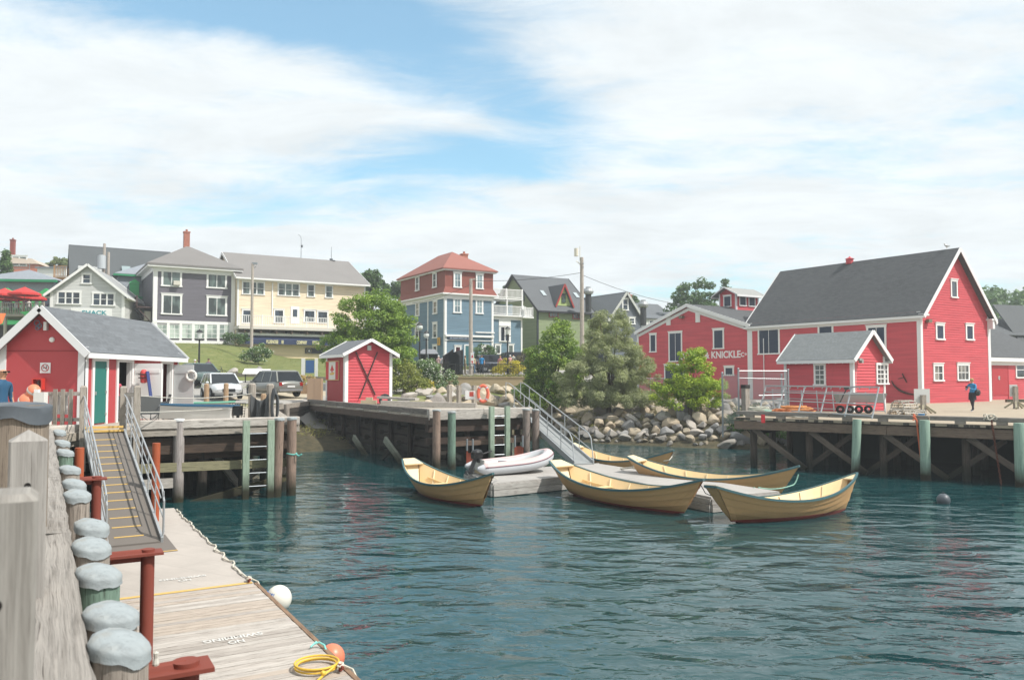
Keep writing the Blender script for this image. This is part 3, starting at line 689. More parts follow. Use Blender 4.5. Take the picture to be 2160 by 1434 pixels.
m = MB(); m.beam(fr['F'].P(.62, 3.0, .06), fr['F'].P(1.85, .5, .06), .04, .11, up=fr['F'].n); m.build('brace', wood('5a4744', '2e2422', 'brown_wood'), T)
m = MB(); m.beam(fr['F'].P(1.95, 3.0, .1), fr['F'].P(.85, .3, .1), .04, .11, up=fr['F'].n); m.build('brace', wood('5a4744', '2e2422', 'brown_wood'), T)
m = MB(); fr['F'].box(m, 1.32, 1.56, 3.1, 3.38, .03, .1); m.build('vent', paint('c9ccc6', .5), T)
fL = fr['L']; m = MB()
PB = [fL.px(690, 762), fL.px(717, 802)]
fL.box(m, PB[0][0], PB[1][0], PB[1][1], PB[0][1], .04, .07)
ps = tag(m.build('wall_painting', paint('c9a25e', .6), None), 'framed sailing picture on the hut side wall')
bpy.data.objects.remove(ps)
S = thing('wall_picture', 'framed red and white picture of a sailing boat on the hut side wall', 'picture', T.matrix_basis @ fL.P((PB[0][0] + PB[1][0]) / 2, PB[1][1], .05))
def wbox(mb, fr_, u0, u1, z0, z1, d0, d1):
    M_ = fr_.T.matrix_basis; q = lambda u, z, d: M_ @ fr_.P(u, z, d)
    mb.hexa([q(u0, z0, d1), q(u1, z0, d1), q(u1, z0, d0), q(u0, z0, d0)], [q(u0, z1, d1), q(u1, z1, d1), q(u1, z1, d0), q(u0, z1, d0)])
u0, u1, z0, z1 = PB[0][0], PB[1][0], PB[1][1], PB[0][1]; w = u1 - u0
m = MB(); wbox(m, fL, u0, u1, z0, z1, .04, .08); m.build('picture_frame', paint('c7a468', .5), S, world=True)
m = MB(); wbox(m, fL, u0 + .05, u1 - .05, z0 + .05, z1 - .05, .081, .085); m.build('canvas', paint('dcdcd2', .6), S, world=True)
for a, b in ((u0 + .05, u0 + w * .24), (u1 - w * .24, u1 - .05)): m = MB(); wbox(m, fL, a, b, z0 + .05, z1 - .05, .086, .09); m.build('red_stripe', paint('c32a2c', .6), S, world=True)
q = lambda u, z, d=.09: T.matrix_basis @ fL.P(u0 + w * u, z0 + (z1 - z0) * z, d)
m = MB(); m.slab([q(.36, .5), q(.5, .5), q(.5, .82)], .004); m.slab([q(.5, .5), q(.66, .5), q(.5, .82)], .004); m.slab([q(.42, .42), q(.6, .42), q(.5, .52)], .004); m.build('red_sail', paint('c3282a', .6), S, world=True)
m = MB(); m.slab([q(.36, .28), q(.62, .28), q(.7, .42), q(.3, .36)], .004); m.build('yellow_hull', paint('d8b04a', .6), S, world=True)
# ---------------------------------------------------------------- houses of the town
def along(px, X, Y, a):
    k = (px - 1080) / F; c, s_ = math.cos(a), math.sin(a)
    return (k * Y - X) / (c - k * s_)
def corner(px, Y): return (px - 1080) / F * Y, Y
A30 = rad(31)
def hip(mb, x0, x1, y0, y1, ze, zr, ov=.5, th=.12, ridge=None):
    a, b, c, d = (x0 - ov, y0 - ov), (x1 + ov, y0 - ov), (x1 + ov, y1 + ov), (x0 - ov, y1 + ov)
    w, l = c[0] - a[0], c[1] - a[1]
    if ridge is None: ridge = abs(w - l) / 2
    mx, my = (a[0] + c[0]) / 2, (a[1] + c[1]) / 2
    if w >= l: r0, r1 = (mx - ridge, my, zr), (mx + ridge, my, zr)
    else: r0, r1 = (mx, my - ridge, zr), (mx, my + ridge, zr)
    A, B, C, D = [(p[0], p[1], ze) for p in (a, b, c, d)]
    if w >= l: mb.face([A, B, r1, r0]); mb.face([B, C, r1]); mb.face([C, D, r0, r1]); mb.face([D, A, r0])
    else: mb.face([A, B, r0]); mb.face([B, C, r1, r0]); mb.face([C, D, r1]); mb.face([D, A, r0, r1])
    mb.hexa([(a[0], a[1], ze - th), (b[0], b[1], ze - th), (c[0], c[1], ze - th), (d[0], d[1], ze - th)], [(p[0], p[1], p[2] - .004) for p in (A, B, C, D)])
def railing(mb, fr, u0, u1, z, h=1.0, d=0, step=.16, post=1.6, t=.035):
    fr.box(mb, u0, u1, z + h - .07, z + h, d - .05, d + .05); fr.box(mb, u0, u1, z + .08, z + .14, d - .04, d + .04)
    n = int((u1 - u0) / step)
    for i in range(n + 1): u = u0 + (u1 - u0) * i / max(n, 1); fr.box(mb, u - t / 2, u + t / 2, z + .1, z + h - .05, d - t / 2, d + t / 2)
    n = max(1, int((u1 - u0) / post))
    for i in range(n + 1): u = u0 + (u1 - u0) * i / n; fr.box(mb, u - .06, u + .06, z, z + h + .08, d - .06, d + .06)
def chimney(T, x, y, z0, z1, w=.6, c='96604f'):
    m = MB(); m.box(x - w / 2, x + w / 2, y - w / 2, y + w / 2, z0, z1); m.box(x - w * .58, x + w * .58, y - w * .58, y + w * .58, z1, z1 + .15); m.cyl(x, y, z1 + .15, z1 + .4, w * .2, n=8)
    return m.build('chimney', brick(c), T)
def brick(c):
    key = ('brick', c)
    if key in MATS: return MATS[key]
    t = NT('red_brick'); cc = lin(c); b = t.n('ShaderNodeTexBrick', {'Vector': t.coord('UV'), 'Color1': sc(cc, .8), 'Color2': sc(cc, 1.2), 'Mortar': sc(cc, 1.5), 'Scale': 1, 'Mortar Size': .01, 'Brick Width': .22, 'Row Height': .08})
    t.col(b.outputs[0]); t.b.inputs['Roughness'].default_value = .9; MATS[key] = t.m; return t.m
def lap(c, name): return paint(c, .65, .08, 1.2, name, board=.15)
GCUR = glassmat('3c4643', curtain='5c6b66')
# purple-grey house
X, Y = corner(321, 85); W_ = along(493, X, Y, A30); Z0 = 7.0
T = thing('purple_grey_house', 'purple grey clapboard house with white trim, pyramid roof and one brick chimney', 'house', (X, Y, Z0), A30)
fr = walls(T, 0, W_, 0, 11.5, 8.55, 0, 'x', lap('5f5c64', 'purple_grey_paint'), .14, cw=.38, sides='FL'); F_ = fr['F']
m = MB(); hip(m, 0, W_, 0, 11.5, 8.9, 11.9, .75, .2, ridge=.3); m.build('roof', shingle('716e6c', .15, .3, .15, 'brown_grey_shingles'), T)
m = MB()
for k in 'FL': fr[k].box(m, 0, W_ if k == 'F' else 11.5, 8.1, 8.7, 0, .12)
m.box(-.7, W_ + .7, -.7, 12.2, 8.55, 8.7)
zz = F_.px(400, 683)[1]; zb = F_.px(400, 724)[1]
F_.box(m, 0, W_, zz + .0, zz + .3, 0, .08); F_.box(m, 0, W_, zb, zb + .3, 0, .1)
for k in range(7): u = F_.px(328 + k * 26.5, 700)[0]; F_.box(m, u - .13, u + .13, zb + .3, zz, 0, .07)
m.build('trim_boards', WHITE, T)
for b in ((345, 566, 380, 602), (440, 572, 475, 606), (345, 624, 380, 661), (440, 629, 475, 664)): winpx(T, F_, b, cols=2, rows=1, cas=.2, glass=GCUR, mull=.06)
for i in range(6):
    a = 332 + i * 26.3; winpx(T, F_, (a, 685, a + 20, 713), cols=2, rows=3, cas=.05, glass=glassmat('9fb0a6', curtain='b8c4ba'), head=False)
chimney(T, W_ / 2 - .1, 5.6, 11.5, 13.4, .62)
m = MB(); u, z = F_.px(372, 601); F_.box(m, u - .33, u + .33, z - .05, z + .4, .05, .5); m.build('window_air_conditioner', paint('c8c4b8', .5), T)
L_f = fr['L']; m = MB(); L_f.box(m, 8.2, 11.2, 4.2, 4.35, .0, 1.6)
fo = Fr(T, L_f.P(8.2, 0, 1.55), L_f.u); railing(m, fo, 0, 3.0, 4.35, 1.05, 0, .2)
m.beam(L_f.P(8.4, 4.2, 1.5), L_f.P(8.4, 2.6, .05), .1, .1); m.beam(L_f.P(11, 4.2, 1.5), L_f.P(11, 2.6, .05), .1, .1); m.build('side_balcony', plain('43302f', .7, 0, 'dark_brown_paint'), T)
m = MB(); L_f.box(m, 9.6, 10.5, 2.9, 3.9, .1, .7); m.build('heat_pump', paint('b5b0a2', .5), T)
# cream restaurant building
X, Y = corner(499, 88.5); W_ = along(769, X, Y, A30); Z0 = 5.2
T = thing('cream_store_building', 'long cream building with grey roof, white deck and navy awning over the store windows', 'building', (X, Y, Z0), A30)
CR = lap('d8c8ae', 'cream_paint')
fr = walls(T, 0, W_, 0, 14, 9.9, 13.4, 'x', CR, .16, cw=.14, sides='FL'); F_ = fr['F']
m = MB(); gable(m, 0, W_, 0, 14, 10.0, 13.4, 'x', .7, .35, .15); m.build('roof', shingle('777472', .12, .3, .15, 'warm_grey_shingles'), T)
m = MB(); rakes(m, 0, W_, 0, 14, 10.0, 13.4, 'x', .72, .35, .3); F_.box(m, 0, W_, 9.4, 9.75, 0, .1); F_.box(m, *[F_.px(x, 600)[0] for x in (573.5, 576)], 5.5, 9.3, .02, .1); m.build('trim_boards', WHITE, T)
for b, c in (((513, 596, 556, 620), 3), ((588, 599, 630, 623), 3), ((650, 602, 662, 625), 1), ((688, 604, 700, 627), 1)):
    winpx(T, F_, b, cols=c, rows=2, cas=.14, glass=GCUR, mull=.12, head=False)
for b in ((513, 655, 528, 680), (580, 655, 597, 680), (643, 656, 663, 678), (671, 658, 690, 680)): winpx(T, F_, b, cols=1, rows=1, cas=.14, glass=GLASS)
u0, z1 = F_.px(613, 646); u1, z0 = F_.px(631, 683); m = MB(); F_.box(m, u0, u1, z0, z1, 0, .06); dr = m.build('deck_door', WHITE, T); g = MB(); flat(g, F_, [(u0 + .25, z1 - 1.2), (u1 - .25, z1 - 1.2), (u1 - .25, z1 - .35), (u0 + .25, z1 - .35)], .065); g.build('pane', GLASS, dr)
fd = Fr(T, F_.P(0, 0, 2.6), F_.u)
uR = W_ - .5; zd = F_.px(520, 684)[1] - .3
m = MB(); F_.box(m, -.4, uR, zd - .35, zd, .03, 2.75); m.build('deck_floor', paint('cfcac2', .6, name='deck_edge_paint'), T)
m = MB(); railing(m, fd, -.35, uR, zd, 1.15, 0, .19, 2.3, .05); m.build('deck_railing', WHITE, T)
m = MB()
for k in range(8): F_.box(m, .2 + k * 1.7, .35 + k * 1.7, zd - .75, zd - .35, .03, 2.6)
m.build('deck_joists', plain('5b4a40', .8), T)
# lower storey stands forward under the deck
m = MB(); F_.box(m, -.2, uR + .3, 0, zd - 1.35, .0, 1.5); m.build('lower_wall', lap('d8c6a2', 'tan_paint'), T)
m = MB(); F_.box(m, -.2, uR + .2, zd - 1.0, zd - .72, 1.2, 2.0); m.build('awning_housing', WHITE, T)
fa = Fr(T, F_.P(0, 0, 2.35), F_.u); za = zd - 1.0
NAVY = paint('1f2f52', .7, .06, name='navy_canvas')
m = MB(); a = fa.P(.4, za, -.5); b = fa.P(uR, za, -.5); m.slab([fa.P(.4, za - .42, 0), fa.P(uR, za - .42, 0), b, a], .03); m.slab([fa.P(.4, za - .95, 0), fa.P(uR, za - .95, 0), fa.P(uR, za - .42, 0), fa.P(.4, za - .42, 0)], .03); m.build('awning', NAVY, T)
CRT = plain('cfc9a0', .6, 0, 'cream_letters')
for s, p0, p1 in (('BLUENOSE', 562, 587), ('II', 594, 598), ('COMPANY', 626, 648), ('STORE', 659, 674)):
    ua, ub = fa.px(p0, 709)[0], fa.px(p1, 709)[0]
    k = text_on(T, fa, s, 0, za - .85, .52, CRT, d=.02, bold=.02, align='LEFT'); xs_ = [v.co.x for v in k.data.vertices]; lo, hi = min(xs_), max(xs_)
    for v in k.data.vertices: v.co.x = ua + (v.co.x - lo) * (ub - ua) / (hi - lo)
f5 = Fr(T, F_.P(0, 0, 1.5), F_.u)
for a, b in ((516, 526), (532, 546), (562, 579), (585, 601), (612, 628), (632, 648), (659, 675), (680, 694)): winpx(T, f5, (a, 713, b, 725), cols=1, rows=1, cas=.08, glass=glassmat('2b2a2c'), head=False)
S = thing('round_emblem_sign', 'dark board with round gold emblem fixed to the cream store wall', 'sign', T.matrix_basis @ f5.P(f5.px(655, 740)[0], f5.px(655, 740)[1], .1))
u0, z1 = f5.px(643, 734); u1, z0 = f5.px(685, 746); m = MB(); f5.box(m, u0, u1, z0, z1, .05, .14); m.v = [tuple(T.matrix_basis @ Vector(p)) for p in m.v]; m.build('board', plain('23282c', .5), S, world=True)
m = MB(); uu, zz = f5.px(651, 740); cc = T.matrix_basis @ f5.P(uu, zz, .16); nn_ = T.matrix_basis.to_3x3() @ f5.n; m.lathe(cc, [(0, .0), (.30, 0), (.30, .02), (0, .02)], 20, nn_); m.build('ring', plain('9f8a55', .5), S, world=True)
m = MB(); m.lathe(cc + nn_ * .024, [(0, .0), (.25, 0), (.25, .01), (0, .01)], 20, nn_); m.build('disc', plain('2a3038', .5), S, world=True)
m = MB(); uw = T.matrix_basis.to_3x3() @ f5.u; c2 = cc + nn_ * .04; m.slab([c2 - uw * .13 + Vector((0, 0, -.1)), c2 + uw * .13 + Vector((0, 0, -.1)), c2 + Vector((0, 0, .17))], .01); m.build('sail', WHITE, S, world=True)
# antennas on that roof
for (pu, y, h, nm) in ((606, 7, 2.4, 'roof ridge antenna with a curved arm on the cream building'), (676, 7, 1.7, 'thin spike antenna near the right end of the cream roof ridge')):
    u = F_.px(pu, 560)[0] + 3.6; w = T.matrix_basis @ Vector((u, 7, 13.4)); S = thing('antenna', nm, 'antenna', w); m = MB(); m.cyl(w.x, w.y, w.z - .1, w.z + h, .035, .02, 6)
    if h > 2: m.tube([(w.x, w.y, w.z + h), (w.x - .1, w.y, w.z + h + .3), (w.x - .35, w.y, w.z + h + .5)], .025, 5); m.box(w.x - .02, w.x + .2, w.y - .08, w.y + .08, w.z + 1.3, w.z + 1.6)
    else: m.box(w.x - .18, w.x + .18, w.y - .15, w.y + .15, w.z - .05, w.z + .2); m.box(w.x - .5, w.x + .5, w.y - .2, w.y + .2, w.z - .08, w.z - .02)
    m.build('mast', plain('6c7074', .5, .5), S, world=True)
# grey shack house
a15 = rad(15); X, Y = corner(103, 80); W_ = along(259, X, Y, a15); Z0 = 6.3
T = thing('grey_gable_house', 'light grey clapboard house, white trimmed gable and two triple windows, behind the harbour shed', 'house', (X, Y, Z0), a15)
fr = walls(T, 0, W_, 0, 10, 6.1, 8.85, 'y', lap('bcbdbb', 'light_grey_paint'), .15, cw=.22, sides='FL'); F_ = fr['F']
m = MB(); gable(m, 0, W_, 0, 10, 6.15, 8.95, 'y', .5, .45, .1); m.build('roof', shingle('8a8c8c', .12), T)
m = MB(); rakes(m, 0, W_, 0, 10, 6.15, 8.95, 'y', .52, .45, .24); m.build('trim_boards', WHITE, T)
for b, c, r_ in (((124, 617, 168, 640), 3, 2), ((198, 620, 240, 643), 3, 2), ((176, 580, 190, 597), 1, 2)): winpx(T, F_, b, cols=c, rows=r_, cas=.17, mull=.14, head=False, glass=GLASS)
S0 = F_.px(150, 650); S1 = F_.px(236, 672)
S = thing('shop_sign', 'white shop board with teal capital letters below the grey house windows', 'sign', T.matrix_basis @ F_.P((S0[0] + S1[0]) / 2, S1[1], .1), a15)
fs = Fr(S, (-(S1[0] - S0[0]) / 2, .06, 0), (1, 0)); m = MB(); fs.box(m, 0, S1[0] - S0[0], 0, S0[1] - S1[1], 0, .06); m.build('board', WHITE, S)
a_, z_ = fs.px(199, 663); text_on(S, fs, 'SHACK', a_, z_ - .02, .56, plain('2f8f9a', .5, 0, 'teal_letters'), d=.08, bold=.012, sx=1.25)
m = MB(); fs.box(m, .0, .0, 0, 0, 0, 0)
# bright green building between
X, Y = corner(243, 92); W_ = 6.5; Z0 = 7.5
T = thing('bright_green_building', 'bright green shop building with slate roof, squeezed between the grey and purple houses', 'building', (X, Y, Z0), A30)
GR = lap('3fa864', 'bright_green_paint'); SL = shingle('7d838a', .25, .3, .18, 'slate_tiles')
fr = walls(T, 0, W_, 0, 8, 5.6, 0, 'x', GR, .2, trim=None, sides='F'); F_ = fr['F']
m = MB(); m.hexa([(-.3, -.3, 5.6), (W_ + .3, -.3, 5.6), (W_ + .3, 8, 5.6), (-.3, 8, 5.6)], [(.2, .4, 8.0), (W_ - .2, .4, 8.0), (W_ - .2, 7, 8.0), (.2, 7, 8.0)]); hip(m, .1, W_ - .1, .3, 7.2, 8.3, 10.0, .4, .05); m.build('roof', SL, T)
m = MB(); m.box(-.35, W_ + .35, -.45, -.2, 5.45, 5.7); m.box(-.4, W_ + .4, -.2, .2, 8.02, 8.22); F_.box(m, 0, W_, 2.7, 2.95, 0, .4); m.build('green_cornice', paint('23875a', .6), T)
m = MB(); F_.box(m, 1.3, 2.3, 5.6, 7.2, -.2, .35); m.face([F_.P(1.15, 7.2, .5), F_.P(2.45, 7.2, .5), F_.P(1.8, 7.7, .5)]); m.build('dormer', GR, T)
for u in (.9, 2.9, 4.6): window(T, F_, u, .5, 1.1, 2.0, cols=1, rows=1, cas=.1, glass=GLASS, trim=GR, name='shop_window')
m = MB(); [F_.box(m, u - .2, u + .2, 0, 2.7, 0, .3) for u in (1.85, 3.8)]; m.build('pilaster', GR, T)
m = MB(); F_.box(m, .3, 1.6, 2.0, 2.65, .05, .35); F_.box(m, 2.1, 3.6, 2.0, 2.65, .05, .35); m.build('blue_blind', paint('2d6ea4', .6), T)
# big dark roof behind
X, Y = corner(149, 97); Z0 = 8.5; W_ = along(356, *corner(149, 101.5), A30)
T = thing('dark_roofed_hall', 'big hall with plain dark grey roof and red gable edge rising behind the houses', 'building', (X, Y, Z0), A30)
fr = walls(T, 0, W_, 0, 12, 5.6, 12.2, 'x', lap('8e3838', 'dull_red_paint'), .2, trim=None, sides='L')
m = MB(); gable(m, 0, W_, 0, 12, 5.6, 12.25, 'x', .5, .3, .2); m.build('roof', shingle('4c5052', .15, .4, .2, 'charcoal_shingles'), T)
m = MB(); m.slab([(5.6, 2.35, 8.7), (6.6, 2.35, 8.7), (6.6, 3.15, 9.6), (5.6, 3.15, 9.6)], .08); m.build('skylight', plain('8b9a9c', .2), T)
m = MB(); m.box(.6, 2.4, .8, 3.2, 6.3, 9.0); m.box(2.4, 3.2, 1.2, 3.2, 6.3, 9.0); m.build('roof_dormer', paint('c9cbc9', .6), T)
# restaurant with mansard at the far left
X, Y = corner(-60, 86); Z0 = 8.0; a5 = rad(8)
T = thing('green_trim_restaurant', 'slate mansard restaurant with green dormers above the red parasol terrace', 'building', (X, Y, Z0), a5); W_ = along(112, X, Y, a5)
fr = walls(T, 0, W_, 0, 9, 3.2, 0, 'x', GR, .2, trim=None, sides='F'); F_ = fr['F']
m = MB(); m.hexa([(-.2, -.3, 3.2), (W_ + .2, -.3, 3.2), (W_ + .2, 9, 3.2), (-.2, 9, 3.2)], [(.3, .3, 6.2), (W_ - .3, .3, 6.2), (W_ - .3, 8.6, 6.2), (.3, 8.6, 6.2)]); hip(m, .3, W_ - .3, .4, 8.6, 6.45, 7.9, .5, .05, ridge=1.2); m.build('roof', SL, T)
m = MB(); m.box(-.2, W_ + .2, -.35, .1, 6.15, 6.4); m.box(-.3, W_ + .3, -.45, -.1, 3.1, 3.3); m.build('green_cornice', paint('23875a', .6), T)
for px in (18, 60, 100):
    u = F_.px(px, 600)[0]; m = MB(); F_.box(m, u - .75, u + .75, 3.3, 4.6, -.3, .25); m.hexa([F_.P(u - 1.1, 4.6, .45), F_.P(u + 1.1, 4.6, .45), F_.P(u + 1.1, 4.6, -.4), F_.P(u - 1.1, 4.6, -.4)], [F_.P(u - .03, 5.45, .45), F_.P(u + .03, 5.45, .45), F_.P(u + .03, 5.45, -.4), F_.P(u - .03, 5.45, -.4)])
    d_ = m.build('dormer', GR, T); g = MB(); flat(g, F_, [(u - .45, 3.5), (u + .45, 3.5), (u + .45, 4.4), (u - .45, 4.4)], .26); g.build('pane', GLASS, d_)
# terrace below it with rail, parasols
T = thing('restaurant_terrace', 'raised wooden terrace with picket rail in front of the green trimmed restaurant', 'terrace', (-60, 80, 6.0))
a, b = ay(-40, 662, 79), ay(92, 664, 79)
fr = Fr(T, (a.x + 60, -1, 0), (1, 0)); Lg = b.x - a.x; zt = a.z - 6.0
m = MB(); fr.box(m, 0, Lg, zt - .25, zt, -5, .1); m.build('floor', paint('9a958a', .7), T)
m = MB(); railing(m, fr, 0, Lg, zt, 1.1, 0, .17, 1.8, .05); m.build('railing', paint('9c978c', .7, name='grey_picket'), T)
m = MB(); [fr.box(m, k * 2.2, k * 2.2 + .2, 0, zt - .25, -.3, -.05) for k in range(int(Lg / 2.2) + 1)]; m.build('post', paint('b2ada0', .7), T)
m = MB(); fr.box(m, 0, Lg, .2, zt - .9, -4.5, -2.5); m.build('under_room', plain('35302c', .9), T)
U = thing('parasol', 'open red parasol on the terrace, nearest the rail', 'parasol', (0, 0, 0), 0, 'red parasols on the restaurant terrace')
m = MB(); r8 = [(1.45 * math.cos(k * math.pi / 4 + .39), 1.45 * math.sin(k * math.pi / 4 + .39)) for k in range(8)]
for k in range(8):
    p, q_ = r8[k], r8[(k + 1) % 8]; m.face([(p[0], p[1], 1.9), (q_[0], q_[1], 1.9), (0, 0, 2.55)]); m.face([(0, 0, 2.54), (q_[0], q_[1], 1.89), (p[0], p[1], 1.89)]); m.face([(p[0], p[1], 1.7), (q_[0], q_[1], 1.7), (q_[0], q_[1], 1.9), (p[0], p[1], 1.9)])
m.build('canopy', paint('c42f2c', .7, .06, name='red_canvas'), U); m = MB(); m.cyl(0, 0, 0, 2.7, .03, n=6); m.build('pole', plain('7a4a33'), U)
for i, (px, Yp, lb) in enumerate(((48, 78.4, None), (6, 79.5, 'open red parasol on the terrace, partly beyond the picture edge'), (30, 81.5, 'open red parasol behind the nearest one on the terrace'), (62, 83.0, 'open red parasol at the inner end of the terrace'), (10, 83.5, 'open red parasol farthest back near the restaurant wall'))):
    o = U if i == 0 else copy_tree(U); o.location = (corner(px, Yp)[0], Yp, a.z + .05)
    if lb: o['label'] = lb
S = thing('orange_awning', 'orange canvas awning hanging below the terrace edge', 'awning', ay(8, 672, 77)); m = MB(); p = ay(-5, 661, 77); q_ = ay(12, 661, 77.5); m.slab([ay(-5, 686, 76.2), ay(4, 682, 76.2), q_, p], .03); m.build('canvas', paint('d8642c', .7), S, world=True)
S = thing('green_bunting_flag', 'green triangular bunting flag strung above the shed gable', 'flag', ay(50, 660, 70)); m = MB(); m.slab([ay(42, 658, 70), ay(57, 668, 70), ay(61, 656, 70)], .02); m.build('cloth', paint('3c9a55', .7), S, world=True)
# pink house, low white wall, wooden balcony
a8 = rad(12); X, Y = corner(2, 120); Z0 = 15.5; T = thing('pink_house', 'salmon pink house on the hill with white french window and brick chimney', 'house', (X, Y, Z0), a8); W_ = along(74, X, Y, a8)
fr = walls(T, 0, W_, 0, 7, 5.6, 0, 'x', lap('b8705c', 'salmon_paint'), .2, trim=None, sides='F'); F_ = fr['F']
m = MB(); m.hexa([(-.3, -.3, 5.4), (W_ + .3, -.3, 5.4), (W_ + .3, 7, 5.4), (-.3, 7, 5.4)], [(0, 0, 6.6), (W_ - .8, 0, 6.2), (W_ - .8, 7, 6.2), (0, 7, 6.6)]); m.build('roof', paint('b7a99a', .7), T)
winpx(T, F_, (27, 542, 55, 560), cols=2, rows=1, cas=.2, glass=GCUR, mull=.2); chimney(T, .8, 1, 6, 9.0, .6, '7d4038')
m = MB(); fo = Fr(T, F_.P(0, 0, .9), F_.u); railing(m, fo, .5, W_ - .8, F_.px(40, 570)[1], .9, 0, .3, 2, .03); m.build('railing', plain('7d7873'), T)
T = thing('wooden_balcony', 'natural wood balcony with red wall under it, above the grey gable roof', 'balcony', ay(135, 584, 104)); m = MB(); p, q_ = ay(114, 584, 104), ay(158, 586, 104)
fr = Fr(T, p - T.location, (1, 0)); L_ = q_.x - p.x; zt = 0; m = MB(); railing(m, fr, 0, L_, 0, 1.45, 0, .2, 2, .05); fr.box(m, -.1, L_ + .1, -.3, 0, -3, .1); m.build('balcony_rail', paint('b98c5a', .7, name='raw_wood'), T)
m = MB(); fr.box(m, -1, L_, -5, -.35, -3.2, -1); m.build('red_wall', lap('9a3f35', 'brick_red_paint'), T)
T = thing('low_white_house', 'low white walled house beside the pink house', 'house', ay(98, 590, 112)); fr = Fr(T, ay(78, 590, 112) - T.location, (1, 0)); m = MB(); fr.box(m, 0, 4.0, -5, 1.6, -5, 0); m.build('wall', WHITE, T); m = MB(); fr.box(m, -.2, 4.1, 1.6, 1.8, -5.2, .2); m.build('roof', SL, T)
# blue house with red mansard
a32 = rad(31); X, Y = corner(938, 82); Z0 = 5.0; W_ = along(1040, X, Y, a32)
T = thing('blue_mansard_house', 'blue clapboard corner house with brick red mansard storey and white window frames', 'house', (X, Y, Z0), a32)
BL = lap('5b7686', 'steel_blue_paint'); D_ = 11.4; hc = 7.45
fr = walls(T, 0, W_, 0, D_, hc, 0, 'x', BL, .14, cw=.2, sides='FL'); F_, Lf = fr['F'], fr['L']
RS = shingle('7c463c', .1, .25, .14, 'brick_red_shingles')
m = MB(); m.hexa([(-.35, -.35, hc), (W_ + .35, -.35, hc), (W_ + .35, D_ + .3, hc), (-.35, D_ + .3, hc)], [(.0, .0, hc + .7), (W_, 0, hc + .7), (W_, D_, hc + .7), (0, D_, hc + .7)]); m.box(0, W_, 0, D_, hc + .7, hc + 2.35); m.build('mansard_storey', RS, T)
m = MB(); hip(m, 0, W_, 0, D_, hc + 2.6, hc + 5.0, .4, .12, ridge=1.7); m.build('roof', shingle('8a584e', .12, .3, .15, 'pale_red_shingles'), T)
m = MB(); m.box(-.45, W_ + .45, -.45, D_ + .4, hc - .12, hc + .02); m.box(-.3, W_ + .3, -.3, D_ + .3, hc + 2.36, hc + 2.46)
for k in 'FL': fr[k].box(m, 0, W_ if k == 'F' else D_, hc - .55, hc - .12, 0, .1)
zs = F_.px(990, 709)[1]; F_.box(m, 0, W_, zs - .1, zs + .1, 0, .25); zb_ = F_.px(990, 718)[1]; F_.box(m, 0, W_, zb_ - .05, zb_ + .02, 0, .12); zs2 = F_.px(1015, 701)[1]; F_.box(m, W_ * .62, W_ + .1, zs2 - .07, zs2 + .05, 0, .2)
fr['L'].box(m, D_ - 4.1, D_ - 3.9, 0, hc, 0, .05); m.build('trim_boards', WHITE, T)
for b in ((959, 578, 970, 605), (1006, 581, 1016, 608)): winpx(T, F_, b, cols=2, rows=2, cas=.16, glass=glassmat('6a7f88', curtain='7f9398'), d=.08)
for b in ((959, 632, 970, 658), (1006, 634, 1016, 660)): winpx(T, F_, b, cols=2, rows=2, cas=.17, glass=glassmat('6a7f88', curtain='7f9398'))
for b in ((915.5, 578, 921, 605), (879, 586, 884.5, 612)): winpx(T, Lf, b, cols=1, rows=2, cas=.16, glass=GCUR, d=.08)
for b in ((915.5, 637, 921.5, 660), (878.5, 640, 884, 665), (915, 684, 921.5, 711), (877.5, 685, 883.5, 712), (915, 731, 921, 745)): winpx(T, Lf, b, cols=1, rows=2, cas=.18, glass=GCUR)
winpx(T, F_, (961, 732, 970, 741), cols=1, rows=1, cas=.14, glass=glassmat('301a20')); winpx(T, F_, (1019, 732, 1026, 742), cols=1, rows=1, cas=.2, glass=GCUR)
u0, z1 = F_.px(981, 729); u1, z0 = F_.px(995, 760); m = MB(); F_.box(m, u0 - .12, u0, 0, z1, 0, .07); F_.box(m, u1, u1 + .12, 0, z1, 0, .07); F_.box(m, u0 - .12, u1 + .12, z1, z1 + .12, 0, .07); m.build('door_frame', WHITE, T); m = MB(); F_.box(m, u0, u1, .0, z1, .0, .04); m.build('door', paint('2c6468', .5), T)
chimney(T, W_ - .6, 5.5, hc + 2.5, hc + 5.0, .65)
S = thing('house_name_sign', 'narrow navy name board over the blue house door', 'sign', T.matrix_basis @ F_.P(1.7, zb_, .1), a32); fs = Fr(S, (-1.35, -.05, 0), (1, 0)); m = MB(); fs.box(m, 0, 2.75, .05, .34, 0, .04); m.build('board', paint('1f3450', .5), S); m = MB(); [fs.box(m, a, b, .14, .24, .04, .048) for a, b in ((.15, .42), (.5, 1.05), (1.12, 1.72), (1.8, 2.1), (2.18, 2.6))]; m.build('faded_lettering', plain('8f9aa6'), S)
S = thing('yellow_banner_sign', 'upright yellow banner sign on the shaded side of the blue house', 'sign', T.matrix_basis @ Lf.P(D_ - 1.2, 2.6, .1)); u0, z1 = Lf.px(925, 712); u1, z0 = Lf.px(931, 728); m = MB(); wbox(m, Lf, u0, u1, z0, z1, .12, .16); m.build('banner', paint('c89a3c', .6), S, world=True); m = MB(); wbox(m, Lf, u0 + .25, u0 + .33, z0 + .2, z1 - .2, .161, .17); m.build('figure_mark', plain('3a3528'), S, world=True)
